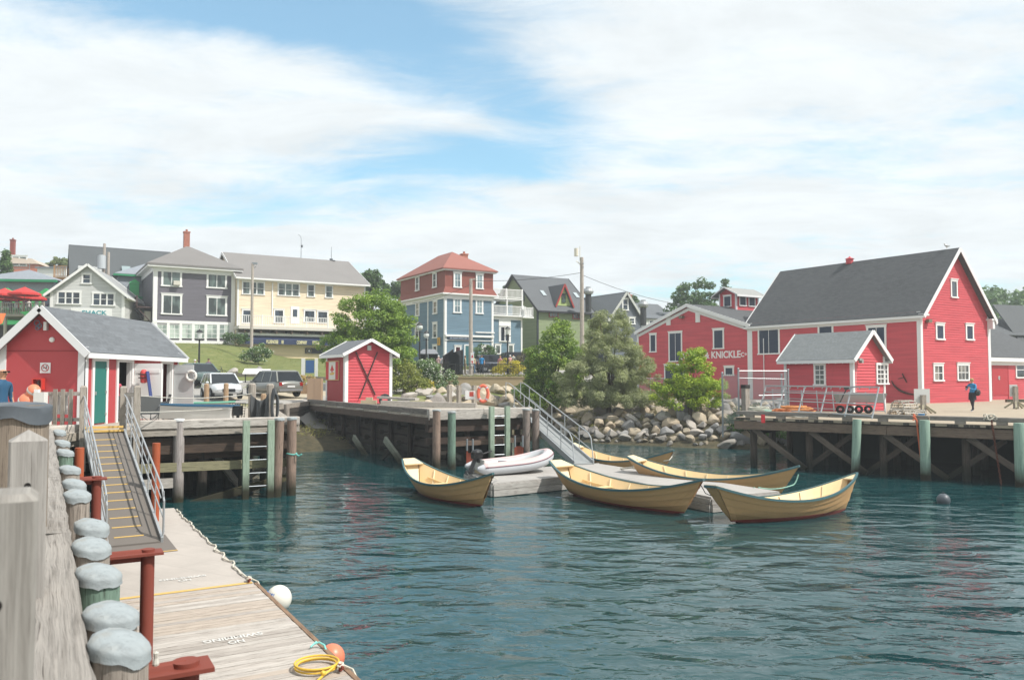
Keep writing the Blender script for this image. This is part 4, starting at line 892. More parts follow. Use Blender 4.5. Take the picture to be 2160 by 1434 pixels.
# extension with white balconies
x0 = W_; xe = along(1101, *[(Matrix.Rotation(a32, 3, 'Z') @ Vector((W_, 1.0, 0)) + Vector((X, Y, 0)))[i] for i in (0, 1)], a32) + W_
m = MB(); fe = Fr(T, (x0, 1.0, 0), (1, 0)); He = fe.px(1070, 668)[1]; siding(m, fe, [(0, 0), (xe - x0, 0), (xe - x0, He), (0, He)], .14); fr2 = Fr(T, (xe, 1.0, 0), (0, 1)); siding(m, fr2, [(0, 0), (7, 0), (7, He), (0, He)], .14); flat(m, Fr(T, (x0, 3.0, 0), (1, 0)), [(0, He), (xe - x0, He), (xe - x0, hc - .5), (0, hc - .5)]); m.build('extension_wall', BL, T)
m = MB(); fe.box(m, 0, .1, 0, He, 0, .04); fe.box(m, xe - x0 - .15, xe - x0 + .03, 0, He, 0, .05); fe.box(m, 0, xe - x0, He - .35, He, 0, .1); fe.box(m, 0, xe - x0, 1.05, 1.2, 0, .08)
ua = fe.px(1052, 680)[0]; ub = fe.px(1077, 680)[0]; fe.box(m, ua, ub, fe.px(1060, 722)[1], He - .35, .028, .055); m.build('trim_boards', WHITE, T)
winpx(T, fe, (1056, 690, 1073, 719), cols=2, rows=1, cas=.1, glass=GLASS, mull=.1, d=.06)
for b in ((1046, 729, 1054, 745), (1073, 729, 1081, 745)): winpx(T, fe, b, cols=1, rows=1, cas=.15, glass=GCUR)
z2 = fe.px(1070, 630)[1]
m = MB(); m.box(x0 - .0, xe + .1, .6, 3, He, He + .15); m.box(xe - .3, xe + 1.1, .3, 3.2, He - .1, He + .05); m.box(x0, xe - .1, .6, 3, z2 - .12, z2)
fb = Fr(T, (x0, .7, 0), (1, 0)); railing(m, fb, .05, xe - x0, He + .15, 1.0, 0, .15, 1.6, .05); railing(m, fb, .05, xe - x0 - .15, z2, 1.0, 0, .15, 1.6, .05)
fb2 = Fr(T, (xe + 1.0, .4, 0), (0, 1)); railing(m, fb2, 0, 2.6, He + .05, 1.0, 0, .15, 2.6, .05); fb3 = Fr(T, (xe, .4, 0), (1, 0)); railing(m, fb3, 0, 1.0, He + .05, 1.0, 0, .15, 1, .05)
for u in (.1, (xe - x0) / 2, xe - x0 - .15): fb.box(m, u - .07, u + .07, He + .15, z2 - .12, -.07, .07)
m.build('balcony', WHITE, T)
# green house
X, Y = corner(1134, 92); Z0 = 4.8; D_ = 10.4; W_ = along(1247, X, Y, A30)
T = thing('green_gable_house', 'green house with dark roof, skylights and a red trimmed triangular dormer', 'house', (X, Y, Z0), A30)
fr = walls(T, 0, W_, 0, D_, 7.0, 11.35, 'x', lap('7f8c68', 'moss_green_paint'), .16, trim=plain('2b3238', .5), cw=.14, sides='FL'); F_ = fr['F']
m = MB(); gable(m, 0, W_, 0, D_, 7.1, 11.4, 'x', .5, .3, .12); m.build('roof', shingle('56595c', .15, .3, .16, 'graphite_shingles'), T)
m = MB(); rakes(m, 0, W_, 0, D_, 7.1, 11.4, 'x', .52, .3, .25); m.build('bargeboards', plain('25262b', .5), T)
uc = F_.px(1192, 630)[0]; m = MB(); hb = 7.45; f9 = Fr(T, (0, .35, 0), (1, 0)); m.face([f9.P(uc - 1.05, hb, 0), f9.P(uc + 1.05, hb, 0), f9.P(uc, hb + 2.3, 0)]); dmr = m.build('dormer_wall', lap('9fb070', 'light_green_paint'), T)
m = MB(); m.slab([f9.P(uc - 1.25, hb - .2, .3), f9.P(uc, hb + 2.5, .3), f9.P(uc, hb + 2.5, -3.6), f9.P(uc - 1.25, hb - .2, -1)][::-1], .08); m.slab([f9.P(uc, hb + 2.5, .3), f9.P(uc + 1.25, hb - .2, .3), f9.P(uc + 1.25, hb - .2, -1), f9.P(uc, hb + 2.5, -3.6)][::-1], .08); m.build('dormer_roof', shingle('56595c', .15, .3, .16, 'graphite_shingles'), T)
m = MB(); [m.beam(f9.P(uc + s * 1.28, hb - .2, .34), f9.P(uc, hb + 2.5, .34), .06, .2) for s in (-1, 1)]; m.build('dormer_trim', paint('9c3430', .6), T)
window(T, f9, uc, hb + .4, .42, .9, cas=.06, trim=plain('2b3238', .5), glass=GCUR)
for u in (2.0, 6.8): m = MB(); z = 8.6; k = (11.4 - 7.1) / (D_ / 2); y = (z - 7.1) / k; m.slab([(u, y, z + .12), (u + .5, y, z + .12), (u + .5, y + .8, z + .12 + .8 * k), (u, y + .8, z + .12 + .8 * k)], .05); m.build('skylight', plain('a8b2b5', .2), T)
for b in ((1159, 657, 1176, 668), (1209, 659, 1225, 672)): winpx(T, F_, b, cols=3, rows=1, cas=.1, glass=GCUR, trim=paint('9c3430', .6))
Lf = fr['L']; winpx(T, Lf, (1100, 616, 1106, 634), cols=1, rows=2, cas=.1, glass=GCUR, trim=plain('2b3238', .5))
# dark grey gable house
X, Y = corner(1286, 95); Z0 = 4.0; W_ = along(1353, X, Y, A30)
T = thing('charcoal_gable_house', 'charcoal house with pale gable trim and narrow white attic window', 'house', (X, Y, Z0), A30)
fr = walls(T, 0, W_, 0, 8, 7.1, 10.0, 'y', lap('5a616a', 'slate_grey_paint'), .16, trim=None, sides='F'); F_ = fr['F']
m = MB(); gable(m, 0, W_, 0, 8, 7.1, 10.1, 'y', .4, .35, .12); m.build('roof', shingle('63676b', .15), T); m = MB(); rakes(m, 0, W_, 0, 8, 7.1, 10.1, 'y', .42, .35, .28, ends=(0,)); m.build('bargeboards', paint('b9bbb6', .6), T)
winpx(T, F_, (1314, 632, 1323, 653), cols=1, rows=2, cas=.16); winpx(T, F_, (1328, 672, 1337, 682), cols=1, rows=2, cas=.16)
for (px0, Yh, z0, w, d, ze, zr, lb, c) in ((1345, 112, 5, 6.5, 7, 7.6, 9.6, 'distant grey house with tiny red chimney behind the charcoal gable', '5d6f72'), (1362, 100, 5, 4.2, 6, 6.3, 7.0, 'low white walled house behind the red wing roof', 'd4d6d2'), (1385, 118, 6, 8, 7, 6.6, 8.2, 'distant dark roofed house with white railing behind the red wing', '8f9ba0')):
    X, Y = corner(px0, Yh); T = thing('distant_house', lb, 'house', (X, Y, z0), A30); fr = walls(T, 0, w, 0, d, ze, zr, 'x', lap(c, 'distant_paint'), .2, trim=None, sides='')
    m = MB(); gable(m, 0, w, 0, d, ze, zr, 'x', .3, .3, .1); m.build('roof', shingle('5c6064', .15), T)
    if 'chimney' in lb: chimney(T, 1.5, 3.5, 9, 10.6, .5)
    for k in range(3): window(T, fr['F'], 1 + k * w / 3.4, ze - 1.3, .7, .9, cas=.12, head=False)
V = thing('rooftop_vent_fan', 'shiny round ventilator on a dark duct beside the charcoal house', 'vent', ay(1357, 668, 92)); m = MB(); p = V.location; m.cyl(p.x, p.y, p.z - 1, p.z + 1.0, .35, n=12); m.build('duct', plain('2f3233', .6), V, world=True); m = MB(); m.lathe((p.x, p.y, p.z + 1.0), [(.3, 0), (.55, .15), (.62, .4), (.5, .7), (.3, .78), (.32, .9), (0, .95)], 16); m.build('fan_head', METAL, V, world=True)
V2 = copy_tree(V); V2.location = ay(1241, 640, 93); V2['label'] = 'shiny round ventilator beside the tall pole and green house eave'; V['group'] = V2['group'] = 'rooftop ventilators'
# dark grey building far right
X, Y = corner(2096, 92); T = thing('grey_harbour_building', 'dark grey building with sloping roofs behind the red lean-to', 'building', (X, Y, 2.2), rad(20)); fr = walls(T, 0, 16, 0, 10, 6.6, 8.6, 'x', lap('6f716d', 'stone_grey_paint'), .2, trim=None, sides='F')
m = MB(); gable(m, 0, 16, 0, 10, 6.7, 8.9, 'x', .4, .4, .12); m.slab([(3.0, -1.5, 5.0), (10, -1.5, 5.0), (10, 4, 10.5), (5.0, 4, 10.5)], .12); m.build('roof', shingle('4b4e50', .15), T)
window(T, fr['F'], 1.6, 2.4, 1.2, 1.0, cas=.08); window(T, fr['F'], 4.2, 2.4, 1.2, 1.0, cas=.08)
# ---------------------------------------------------------------- wharves
PLK = None
def planks(c, ang=0, w=.2, var=.14, name='deck_planks', seam='4a453f', ln=3.6):
    t = NT(name); cc = lin(c); tc = t.n('ShaderNodeTexCoord'); mp = t.n('ShaderNodeMapping', {'Vector': tc.outputs['UV'], 'Rotation': (0, 0, ang)}).outputs[0]
    b = t.n('ShaderNodeTexBrick', {'Vector': mp, 'Color1': sc(cc, 1 - var), 'Color2': sc(cc, 1 + var), 'Mortar': lin(seam), 'Scale': 1, 'Mortar Size': .006, 'Brick Width': ln, 'Row Height': w, 'Mortar Smooth': .2})
    g = t.noise(t.n('ShaderNodeMapping', {'Vector': mp, 'Scale': (.7, 16, 1)}).outputs[0], 2.5, 6, .7); d = t.noise(mp, .7, 5, .65)
    x = t.mix(.35, b.outputs[0], t.mix(g, sc(cc, .55), sc(cc, 1.3))); x = t.mix(t.ramp(d, [(.4, (0, 0, 0, 1)), (.75, (.6, .6, .6, 1))]), x, sc(cc, .68)); t.col(x)
    t.b.inputs['Roughness'].default_value = .88; t.bump(t.n('ShaderNodeMath', {0: g, 1: b.outputs[1]}, operation='SUBTRACT').outputs[0], .4, .012); return t.m
A30w = rad(30)
e1, e2 = az(202, 1434, 2.6), az(128, 998, 2.6)
wdir = (e2 - e1).normalized(); wn = Vector((wdir.y, -wdir.x, 0))      # wn points to the water
E0 = e1 - wdir * 6; Eend = e1 + wdir * ((20.4 - e1.y) / wdir.y)
Q0, Q1 = Vector((-11.7, 24.5, 0)), Vector((-7.3, 27.3, 0)); Q2 = Vector((-12.4, 41.5, 0))
DK = planks('a89f92', rad(30), name='wharf_planks')
m = MB(); pol = [E0 - wn * .1, e1 + wdir * ((21.8 - e1.y) / wdir.y) - wn * .1, Vector((-12.5, 23.3, 0)), Vector((-11.6, 23.8, 0)), Q0, Q1, Q2, Vector((-60, 42, 0)), Vector((-60, -10, 0))]
m.prism([(p.x, p.y) for p in pol][::-1] if False else [(p.x, p.y) for p in pol], 2.08, 2.3)
T1 = thing('harbour_wharf', 'weathered timber wharf carrying the red shed, with heavy edge beams along the water', 'wharf', (-12, 12, 0))
m.build('deck', DK, T1, world=True)
# heavy edge timber of two lengths, cracked
BIGW = wood('969089', '57514a', 'old_split_timber', gs=.55, bs=1.0)
def rough_beam(p, q, w, h, name, mat, parent, seg=26, amp=.012):
    """a hewn timber with worn, uneven arrises"""
    p = Vector(p); q = Vector(q); d = (q - p).normalized(); L_ = (q - p).length; s_ = d.cross(Vector((0, 0, 1))).normalized(); mb = MB(); rings = []; o = R.uniform(0, 40)
    prof = [(-.5, -.5), (.5, -.5), (.5, .38), (.42, .5), (.14, .5), (-.15, .5), (-.42, .5), (-.5, .38)]
    for k in range(seg + 1):
        c = p + d * L_ * k / seg; rings.append([c + s_ * (a * w) + Vector((0, 0, b * h)) + Vector((mnoise.noise(Vector((k * .9 + o, i * 2.3, 0))), mnoise.noise(Vector((k * .9 + o, i * 2.3, 5))), mnoise.noise(Vector((k * .8 + o, i * 2.3, 9))))) * amp for i, (a, b) in enumerate(prof)])
    n = len(prof)
    for k in range(seg):
        for i in range(n):
            j = (i + 1) % n; u0 = i * .1; v0 = k * L_ / seg; mb.face([rings[k][i], rings[k][j], rings[k + 1][j], rings[k + 1][i]], [(o + u0, o + v0), (o + u0 + .1, o + v0), (o + u0 + .1, o + v0 + L_ / seg), (o + u0, o + v0 + L_ / seg)])
    mb.face(rings[0][::-1]); mb.face(rings[-1])
    return mb.build(name, mat, parent, world=True)
mid = az(118, 1125, 2.6); mt = (mid - e1).dot(wdir)
for a, b in ((-6, mt - .02), (mt + .02, mt + 4.3), (mt + 4.34, (Eend - e1).dot(wdir) - .2)):
    rough_beam(e1 + wdir * a - wn * .13 + Vector((0, 0, -.15)), e1 + wdir * b - wn * .13 + Vector((0, 0, -.15)), .26, .30, 'edge_timber', BIGW, T1, 40, .016)
m = MB(); m.beam(E0 - wn * .35 + Vector((0, 0, -.75)), Eend - wn * .35 + Vector((0, 0, -.75)), .3, .5); m.build('side_stringer', DARKW, T1, world=True)
# piling kit
def capmat(c):
    t = NT('grey_cap_sheet'); c = lin(c); o = t.coord('Object'); n = t.noise(o, 5, 6, .7, 1.2); k = t.noise(o, 22, 4, .7, .8); d = t.noise(o, 2.2, 4, .6)
    a = t.ramp(n, [(.28, sc(c, .62)), (.45, sc(c, 1.0)), (.7, sc(c, 1.2))]); a = t.mix(t.ramp(k, [(.6, (0, 0, 0, 1)), (.7, (.6, .6, .6, 1))]), a, sc(c, .45)); a = t.mix(t.ramp(d, [(.52, (0, 0, 0, 1)), (.6, (.4, .4, .4, 1))]), a, lin('8a8478'))
    t.col(a); t.b.inputs['Roughness'].default_value = .65; t.bump(t.n('ShaderNodeMath', {0: n, 1: k}, operation='ADD').outputs[0], .4, .012); return t.m
CAPM = capmat('8d9496'); CAPD = paint('545a60', .5, .2, 9, 'dark_cap_sheet', streak=False)
GPILE = wood('71897a', '4a5f50', 'green_treated_pile', green='22220f'); GRPILE = wood('9b9187', '5c554e', 'grey_pile', green='26230f'); BPILE = wood('8f7a6c', '54443b', 'brown_pile', green='26230f')
def piling(x, y, zt, r, mat, label, cap=CAPM, group='wharf pilings', zb=-1.6, tilt=(0, 0), lean=(0, 0), drop=.07, n=18, flat_=False):
    T = thing('piling', label, 'piling', (x, y, 0), 0, group)
    m = MB(); zs = [zb, 0, zt * .5, zt]; m.tube([(x + lean[0] * (z - zt), y + lean[1] * (z - zt), z) for z in zs], [r * 1.02, r, r * 1.0, r * .98], n, caps=not cap)
    # sloped top
    if tilt != (0, 0):
        for i, v in enumerate(m.v):
            if abs(v[2] - zt) < 1e-5: m.v[i] = (v[0], v[1], zt + (v[0] - x) * tilt[0] + (v[1] - y) * tilt[1] - .01)
    m.build('post', mat, T, world=True, smooth=True)
    if cap:
        c = MB(); N = 28; o = R.uniform(0, 99); rings = []
        for rr, dz in ((.001, .02), (.3, .022), (.6, .018), (.85, .012), (1.03, -.006), (1.075, -.02), (1.06, -.02 - drop * .45), (1.085, -.02 - drop)):
            ring = []
            for i in range(N):
                a = 2 * math.pi * i / N; w = mnoise.noise(Vector((math.cos(a) * 1.7 + o, math.sin(a) * 1.7, rr * 3))); w2 = mnoise.noise(Vector((math.cos(a) * 5 + o, math.sin(a) * 5, rr)))
                q = r * rr * (1 + (.035 * w2 + .03 * w) * (rr > 1)); px_, py_ = q * math.cos(a), q * math.sin(a)
                ring.append((x + px_, y + py_, zt + dz + px_ * tilt[0] + py_ * tilt[1] + ((.035 * w + .012 * w2) * r / .15 if rr > 1.08 else .012 * w * rr * r / .15) + .004 * w2 * (rr > .4)))
            rings.append(ring)
        b = 0
        for k in range(len(rings) - 1):
            for i in range(N):
                j = (i + 1) % N; c.face([rings[k][j], rings[k][i], rings[k + 1][i], rings[k + 1][j]][::-1], [(rings[k][j][0] - x, rings[k][j][1] - y), (rings[k][i][0] - x, rings[k][i][1] - y), (rings[k + 1][i][0] - x, rings[k + 1][i][1] - y), (rings[k + 1][j][0] - x, rings[k + 1][j][1] - y)])
        cc = c.build('cap', cap, T, world=True); 
        import bmesh
        bm = bmesh.new(); bm.from_mesh(cc.data); bmesh.ops.remove_doubles(bm, verts=bm.verts, dist=.0004); bm.to_mesh(cc.data); bm.free(); cc.data.polygons.foreach_set('use_smooth', [True] * len(cc.data.polygons)); cc.data.set_sharp_from_angle(angle=rad(38))
    return T
near = [(243, 1352, .165, GRPILE, 'nearest grey capped fender piling, beside the brown bracket'), (236, 1288, .165, GRPILE, 'second capped fender piling from the near end, partly behind the first'), (208, 1204, .16, GPILE, 'bright green treated fender piling under a pale grey cap'),
        (200, 1146, .16, GRPILE, 'capped fender piling just beyond the green one'), (200, 1104, .16, GRPILE, 'wide grey cap touching the fifth fender piling, by the rusty cross bracket'), (168, 1040, .16, GRPILE, 'capped piling with bare grey post halfway along the edge timber'),
        (163, 1016, .155, GRPILE, 'narrow cap directly behind the halfway piling'), (153, 986, .16, GRPILE, 'capped piling beside the short orange pipe'), (141, 951, .16, GPILE, 'small greenish capped piling towards the gangway'), (134, 931, .16, GRPILE, 'next to last capped piling before the gangway'), (129, 909, .16, GRPILE, 'last capped piling at the gangway end of the edge timber')]
for i, (px, py, r, mt_, lb) in enumerate(near):
    zt = 2.6; r *= .82; p = az(px - 6, py, zt)
    # keep the row touching the outer face of the timber
    off = max((p - e1).dot(wn), r * .98); q = p - wn * ((p - e1).dot(wn) - off)
    piling(q.x, q.y, zt, r, mt_, lb, drop=.05, tilt=(-.20 + R.uniform(-.06, .05), .05 + R.uniform(-.05, .05)), group='capped fender pilings along the edge timber')
# the three big posts nearest the camera
def square_post(x, y, w, z0, z1, ang, mat, label, peak=.06, hole=None, nm='mooring_post'):
    T = thing(nm, label, 'post', (x, y, z0), ang); m = MB(); h = w / 2; c = .012; zt = z1 - z0
    pr = [(-h + c, -h), (h - c, -h), (h, -h + c), (h, h - c), (h - c, h), (-h + c, h), (-h, h - c), (-h, -h + c)]
    n = 8; K = 10
    for k in range(K):
        for i in range(n):
            j = (i + 1) % n; a, b = pr[i], pr[j]; z_a, z_b = zt * k / K, zt * (k + 1) / K
            m.face([(a[0], a[1], z_a), (b[0], b[1], z_a), (b[0], b[1], z_b), (a[0], a[1], z_b)])
    for i in range(n):
        j = (i + 1) % n; a, b = pr[i], pr[j]
        if peak < .03: m.face([(a[0], a[1], zt), (b[0], b[1], zt), (b[0] * .8, b[1] * .8, zt + .02), (a[0] * .8, a[1] * .8, zt + .02)]); m.face([(a[0] * .8, a[1] * .8, zt + .02), (b[0] * .8, b[1] * .8, zt + .02), (0, 0, zt + .026)])
        else: m.face([(a[0], a[1], zt), (b[0], b[1], zt), (0, 0, zt + peak)])
    m.build('shaft', mat, T)
    if hole: g = MB(); g.lathe((hole[0], -h - .001, hole[1]), [(0, 0), (.018, 0), (.018, .003), (0, .003)], 16, (0, -1, 0)); g.build('bolt_hole', plain('120f0d', .9), T)
    return T
p = az(-10, 1052, 3.55); square_post(p.x, p.y, .215, 2.3, 3.55, rad(30), wood('8f8b85', '67625b', 'lichen_grey_wood', .6), 'thick square grey post in front of all others, with a dark bolt hole', .02, (.01, 3.55 - 2.3 - .28))
p = az(60, 918, 3.55); square_post(p.x, p.y, .2, 2.3, 3.52, rad(32), wood('97938e', '716c67', 'smooth_grey_wood', .5), 'square grey post with pyramid top and a crack, behind the thick post', .065, (.0, 1.22 - .26))
T = piling(-4.32, 7.05, 3.66, .255, wood('8d8072', '5a5046', 'old_round_pile'), 'stout round piling with dark nailed lead cap, rear of the three tall near posts', CAPD, None, zb=1.2, drop=.13, n=28)
# rusty steel guide piles with brackets for the float
RUST = paint('7d3a2c', .75, .22, 6, 'rust_brown_steel'); RUSTO = paint('a4502c', .75, .2, 6, 'rust_orange_steel')
def steel_pile(px, py, Y, r, mat, label, bracket=None):
    p = ay(px, py, Y); T = thing('steel_guide_pile', label, 'steel pile', (p.x, p.y, 0), 0, 'rusty guide piles of the long float'); m = MB(); m.tube([(p.x, p.y, -1.5), (p.x, p.y, p.z)], r, 14); m.build('pipe', mat, T, world=True, smooth=True)
    if bracket:
        m = MB(); q = p - wn * bracket + Vector((0, 0, 0)); m.tube([(p.x, p.y, p.z - .03), (q.x, q.y, p.z - .03)], [.0, .0] if 0 else .035, 8); m.beam((p.x + wn.x * .14, p.y + wn.y * .14, p.z - .04), (q.x, q.y, p.z - .04), .24, .025); m.beam((p.x, p.y, p.z - .08), (q.x, q.y, p.z - .08), .03, .08); m.build('bracket', RUST, T, world=True)
    return p
steel_pile(312, 1157, 8.4, .066, RUST, 'tall dark brown steel pile standing clear between the caps and the float', .75)
steel_pile(204, 1004, 12.6, .07, RUST, 'brown steel pile with flat cross bracket halfway to the gangway', .6)
steel_pile(168, 944, 17.0, .09, RUSTO, 'short orange pipe among the far fender caps')
steel_pile(330, 934, 19.5, .09, RUSTO, 'orange steel pile beyond the gangway handrail')
p = steel_pile(392, 1392, 4.75, .075, RUST, 'nearest brown pipe end with wide bracket at the bottom edge', .62)
m = MB(); m.lathe((p.x - wn.x * .16, p.y - wn.y * .16, p.z - .02), [(.012, 0), (.02, .03), (.012, .06), (.016, .09), (0, .1)], 8); m.tube([Vector((p.x, p.y, p.z)) - wn * .3 + Vector((0, 0, z)) + wdir * y for y, z in ((-.13, -.1), (-.13, .0), (0, .02), (.13, 0), (.13, -.12), (.18, -.3))], .009, 6)
tag(m.build('mooring_line', plain('b9b8ae', .8, 0, 'pale_rope')), 'short pale line looped over the nearest brown bracket', 'rope')
# ---------------------------------------------------------------- the long float (left)
f1, f2_ = az(748, 1434, .45), az(372, 1072, .45); fd_ = (f2_ - f1).normalized(); fn = Vector((fd_.y, -fd_.x, 0))
FW = 2.75; a0, a1 = -6.0, (f2_ - f1).length + .6
FT = thing('long_float', 'long grey plank landing float with yellow lines and stencilled warnings, below the gangway', 'float', (f1.x, f1.y, 0))
def fp(s_, w, z): return f1 + fd_ * s_ - fn * w + Vector((0, 0, z - .45))
PK = [wood(c, c2, 'float_board') for c, c2 in (('b3aba3', '8f8880'), ('bbb4ac', '97908a'), ('a9a199', '858079'), ('b5a89b', '91877c'))]
ysplit = (az(530, 1230, .45) - f1).dot(fd_); 
m = MB(); s_ = a0; k = 0
mbs = [MB() for _ in PK]
while s_ < ysplit - .02:
    w = .138; mb = mbs[R.randrange(4)]; dz = R.uniform(-.003, .003); ex = R.uniform(-.01, .012)
    mb.hexa([fp(s_, FW, .41), fp(s_, -ex, .41), fp(s_ + w - .009, -ex, .41), fp(s_ + w - .009, FW, .41)], [fp(s_, FW, .45 + dz), fp(s_, -ex, .45 + dz), fp(s_ + w - .009, -ex, .45 + dz), fp(s_ + w - .009, FW, .45 + dz)])
    i0 = len(mb.uv) - 6
    for q in range(6): o = R.uniform(0, 60); mb.uv[i0 + q] = [(o + w * (j in (1, 2)), o + 0 if j < 2 else o + 2) for j in range(4)] if q != 1 else [(o, o), (o, o + FW), (o + w, o + FW), (o + w, o)]
    s_ += w
for i, mb in enumerate(mbs): mb.build('deck_board', PK[i], FT, world=True)
PLY = planks('b2aaa2', rad(30), .7, .06, 'smooth_float_deck', '9a938c')
m = MB(); m.hexa([fp(ysplit, FW, .38), fp(ysplit, 0, .38), fp(a1 - .5, .05, .38), fp(a1, FW, .38)], [fp(ysplit, FW, .455), fp(ysplit, 0, .455), fp(a1 - .5, .05, .455), fp(a1, FW, .455)]); m.build('smooth_deck', PLY, FT, world=True)
m = MB(); m.hexa([fp(a0, FW - .05, -.35), fp(a0, .06, -.35), fp(a1 - .5, .12, -.35), fp(a1 - .1, FW - .05, -.35)], [fp(a0, FW - .05, .375), fp(a0, .06, .375), fp(a1 - .5, .12, .375), fp(a1 - .1, FW - .05, .375)]); m.build('float_hull', wood('5a5048', '2f2a26', 'float_side_timber'), FT, world=True)
m = MB(); m.beam(fp(a0, -.03, .40), fp(ysplit, -.03, .40), .06, .12); m.build('edge_board', wood('8a6f58', '5a4738', 'edge_board_wood'), FT, world=True)
YEL = paint('cfab60', .6, .12, 8, 'yellow_paint')
m = MB(); m.hexa([fp(ysplit - .01, FW, .456), fp(ysplit - .01, .02, .456), fp(ysplit + .09, .02, .456), fp(ysplit + .09, FW, .456)], [fp(ysplit - .01, FW, .461), fp(ysplit - .01, .02, .461), fp(ysplit + .09, .02, .461), fp(ysplit + .09, FW, .461)]); m.build('yellow_line', YEL, FT, world=True)
ym = (az(375, 1161, .46) - f1).dot(fd_); wm_ = -(az(375, 1161, .46) - f1).dot(fn); MATM = paint('6f6862', .8, .1, 5, 'rubber_mat')
m = MB(); m.hexa([fp(ym, FW - .1, .457), fp(ym, wm_, .457), fp(ym + 1.9, wm_, .457), fp(ym + 1.9, FW - .1, .457)], [fp(ym, FW - .1, .467), fp(ym, wm_, .467), fp(ym + 1.9, wm_, .467), fp(ym + 1.9, FW - .1, .467)]); m.build('landing_mat', MATM, FT, world=True)
m = MB(); m.hexa([fp(ym, FW - .1, .469), fp(ym, wm_, .469), fp(ym + .05, wm_, .469), fp(ym + .05, FW - .1, .469)], [fp(ym, FW - .1, .474), fp(ym, wm_, .474), fp(ym + .05, wm_, .474), fp(ym + .05, FW - .1, .474)]); m.build('yellow_line', YEL, FT, world=True)
# stencils, read from the far side
class Flat:
    def __init__(s, o, u, v): s.o, s.u, s.v = o, u, v
    def P(s, a, b, d=0): return s.o + s.u * a + s.v * b + Vector((0, 0, d))
STEN = plain('c9c7c2', .7, 0, 'stencil_white')
for (x0_, y0_, x1_, y1_, s1) in ((336, 1224, 432, 1210, .0), (428, 1352, 550, 1330, 0)):
    L0, L1 = az(x0_, y0_, .46), az(x1_, y1_, .46); ln = (L1 - L0).length; c = (L0 + L1) / 2; zz = .463 if y0_ < 1300 else .458
    fl_ = Flat(Vector((c.x, c.y, zz)), fn * 1.0, fd_ * 1.0)
    fl_ = Flat(Vector((c.x, c.y, zz)), -fn, -fd_)
    for s, dy, wd__ in (('SWIMMING', 0, ln), ('NO', .19, ln * .27)):
        k = text_on(FT, fl_, s, 0, 0, .2, STEN, d=0, ext=.0015, bold=.006, name='stencilled_warning'); k.data.transform(Matrix.Identity(4))
        us = [((v.co - fl_.o).dot(fl_.u)) for v in k.data.vertices]; lo, hi = min(us), max(us)
        for v in k.data.vertices:
            u = (v.co - fl_.o).dot(fl_.u); h = (v.co - fl_.o).dot(fl_.v); z = v.co.z
            q = fl_.o + fl_.u * ((u - (lo + hi) / 2) * wd__ / (hi - lo)) + fl_.v * (h * .85 + dy); v.co = Vector((q.x, q.y, z)) - FT.location
ROPE = plain('c9c3b4', .8, 0, 'worn_rope'); ROPEG = plain('8fb8a6', .8, 0, 'green_rope')
m = MB(); pts = []
n = 60
for i in range(n + 1): t = ysplit + .1 + (a1 - 1.0 - ysplit) * i / n; pts.append(fp(t, .06 + .10 * mnoise.noise(Vector((i * .33, 1, 2))), .475 + .015 * (i % 2)))
m.tube(pts, .016, 6)
tag(m.build('edge_rope', ROPE), 'frayed pale rope wandering along the outer edge of the long float', 'rope')
def fender(px, py, zc, r, c1, c2, label, ax, nm='fender_buoy'):
    p = az(px, py, zc); T = thing(nm, label, 'buoy', p); m = MB(); m.ball(p, r, 24, 14, (1, 1, 1.05)); m.build('ball', paint(c1, .4, .06, 5, 'buoy_vinyl'), T, world=True, smooth=2)
    a = Vector(ax).normalized(); g = MB(); prof = [(r * 1.012 * math.sin(t), r * 1.012 * math.cos(t)) for t in [rad(x) for x in (48, 36, 24, 12, 3)]]; g.lathe(p, prof + [(.03, r * 1.1), (.0, r * 1.12)], 24, a); g.build('end_cap', paint(c2, .4, .05), T, world=True, smooth=2)
    return T
fender(588, 1262, .32, .205, 'dcd8cc', '1d62ad', 'white ball fender with a blue end against the float side', (-.75, -.35, .55))
fender(700, 1386, .3, .165, 'd97a5c', '2a2c4c', 'orange ball fender with dark navy end by the hose coil', (-.5, -.3, .8))
m = MB(); c = az(668, 1407, .47)
for k, rr in enumerate((.245, .225, .25)): m.tube([c + Vector((rr * 1.02 * math.cos(t), rr * .98 * math.sin(t), .015 + .022 * k)) for t in [i * math.pi / 16 for i in range(32)]], .013, 7, closed=True)
m.tube([c + Vector((.24, -.02, .04)), c + Vector((.22, -.18, .05)), c + Vector((.15, -.3, .02)), c + Vector((.1, -.6, .02))], .013, 7); m.ball(c + Vector((.15, -.32, .05)), .03)
tag(m.build('yellow_hose', paint('d6b040', .5, .05, name='yellow_hose_vinyl')), 'coiled yellow hose lying at the edge of the long float', 'hose')
m = MB(); c = az(662, 1358, .5); m.tube([c, c + Vector((.06, .02, .02)), c + Vector((.14, -.03, 0)), c + Vector((.2, -.1, -.1))], .012, 6); m.tube([c + Vector((-.03, -.05, -.02)), c + Vector((.03, .02, .03))], .012, 6)
tag(m.build('knotted_line', plain('7fc4bd', .7, 0, 'turquoise_rope')), 'turquoise line knotted at the float edge above the orange fender', 'rope')
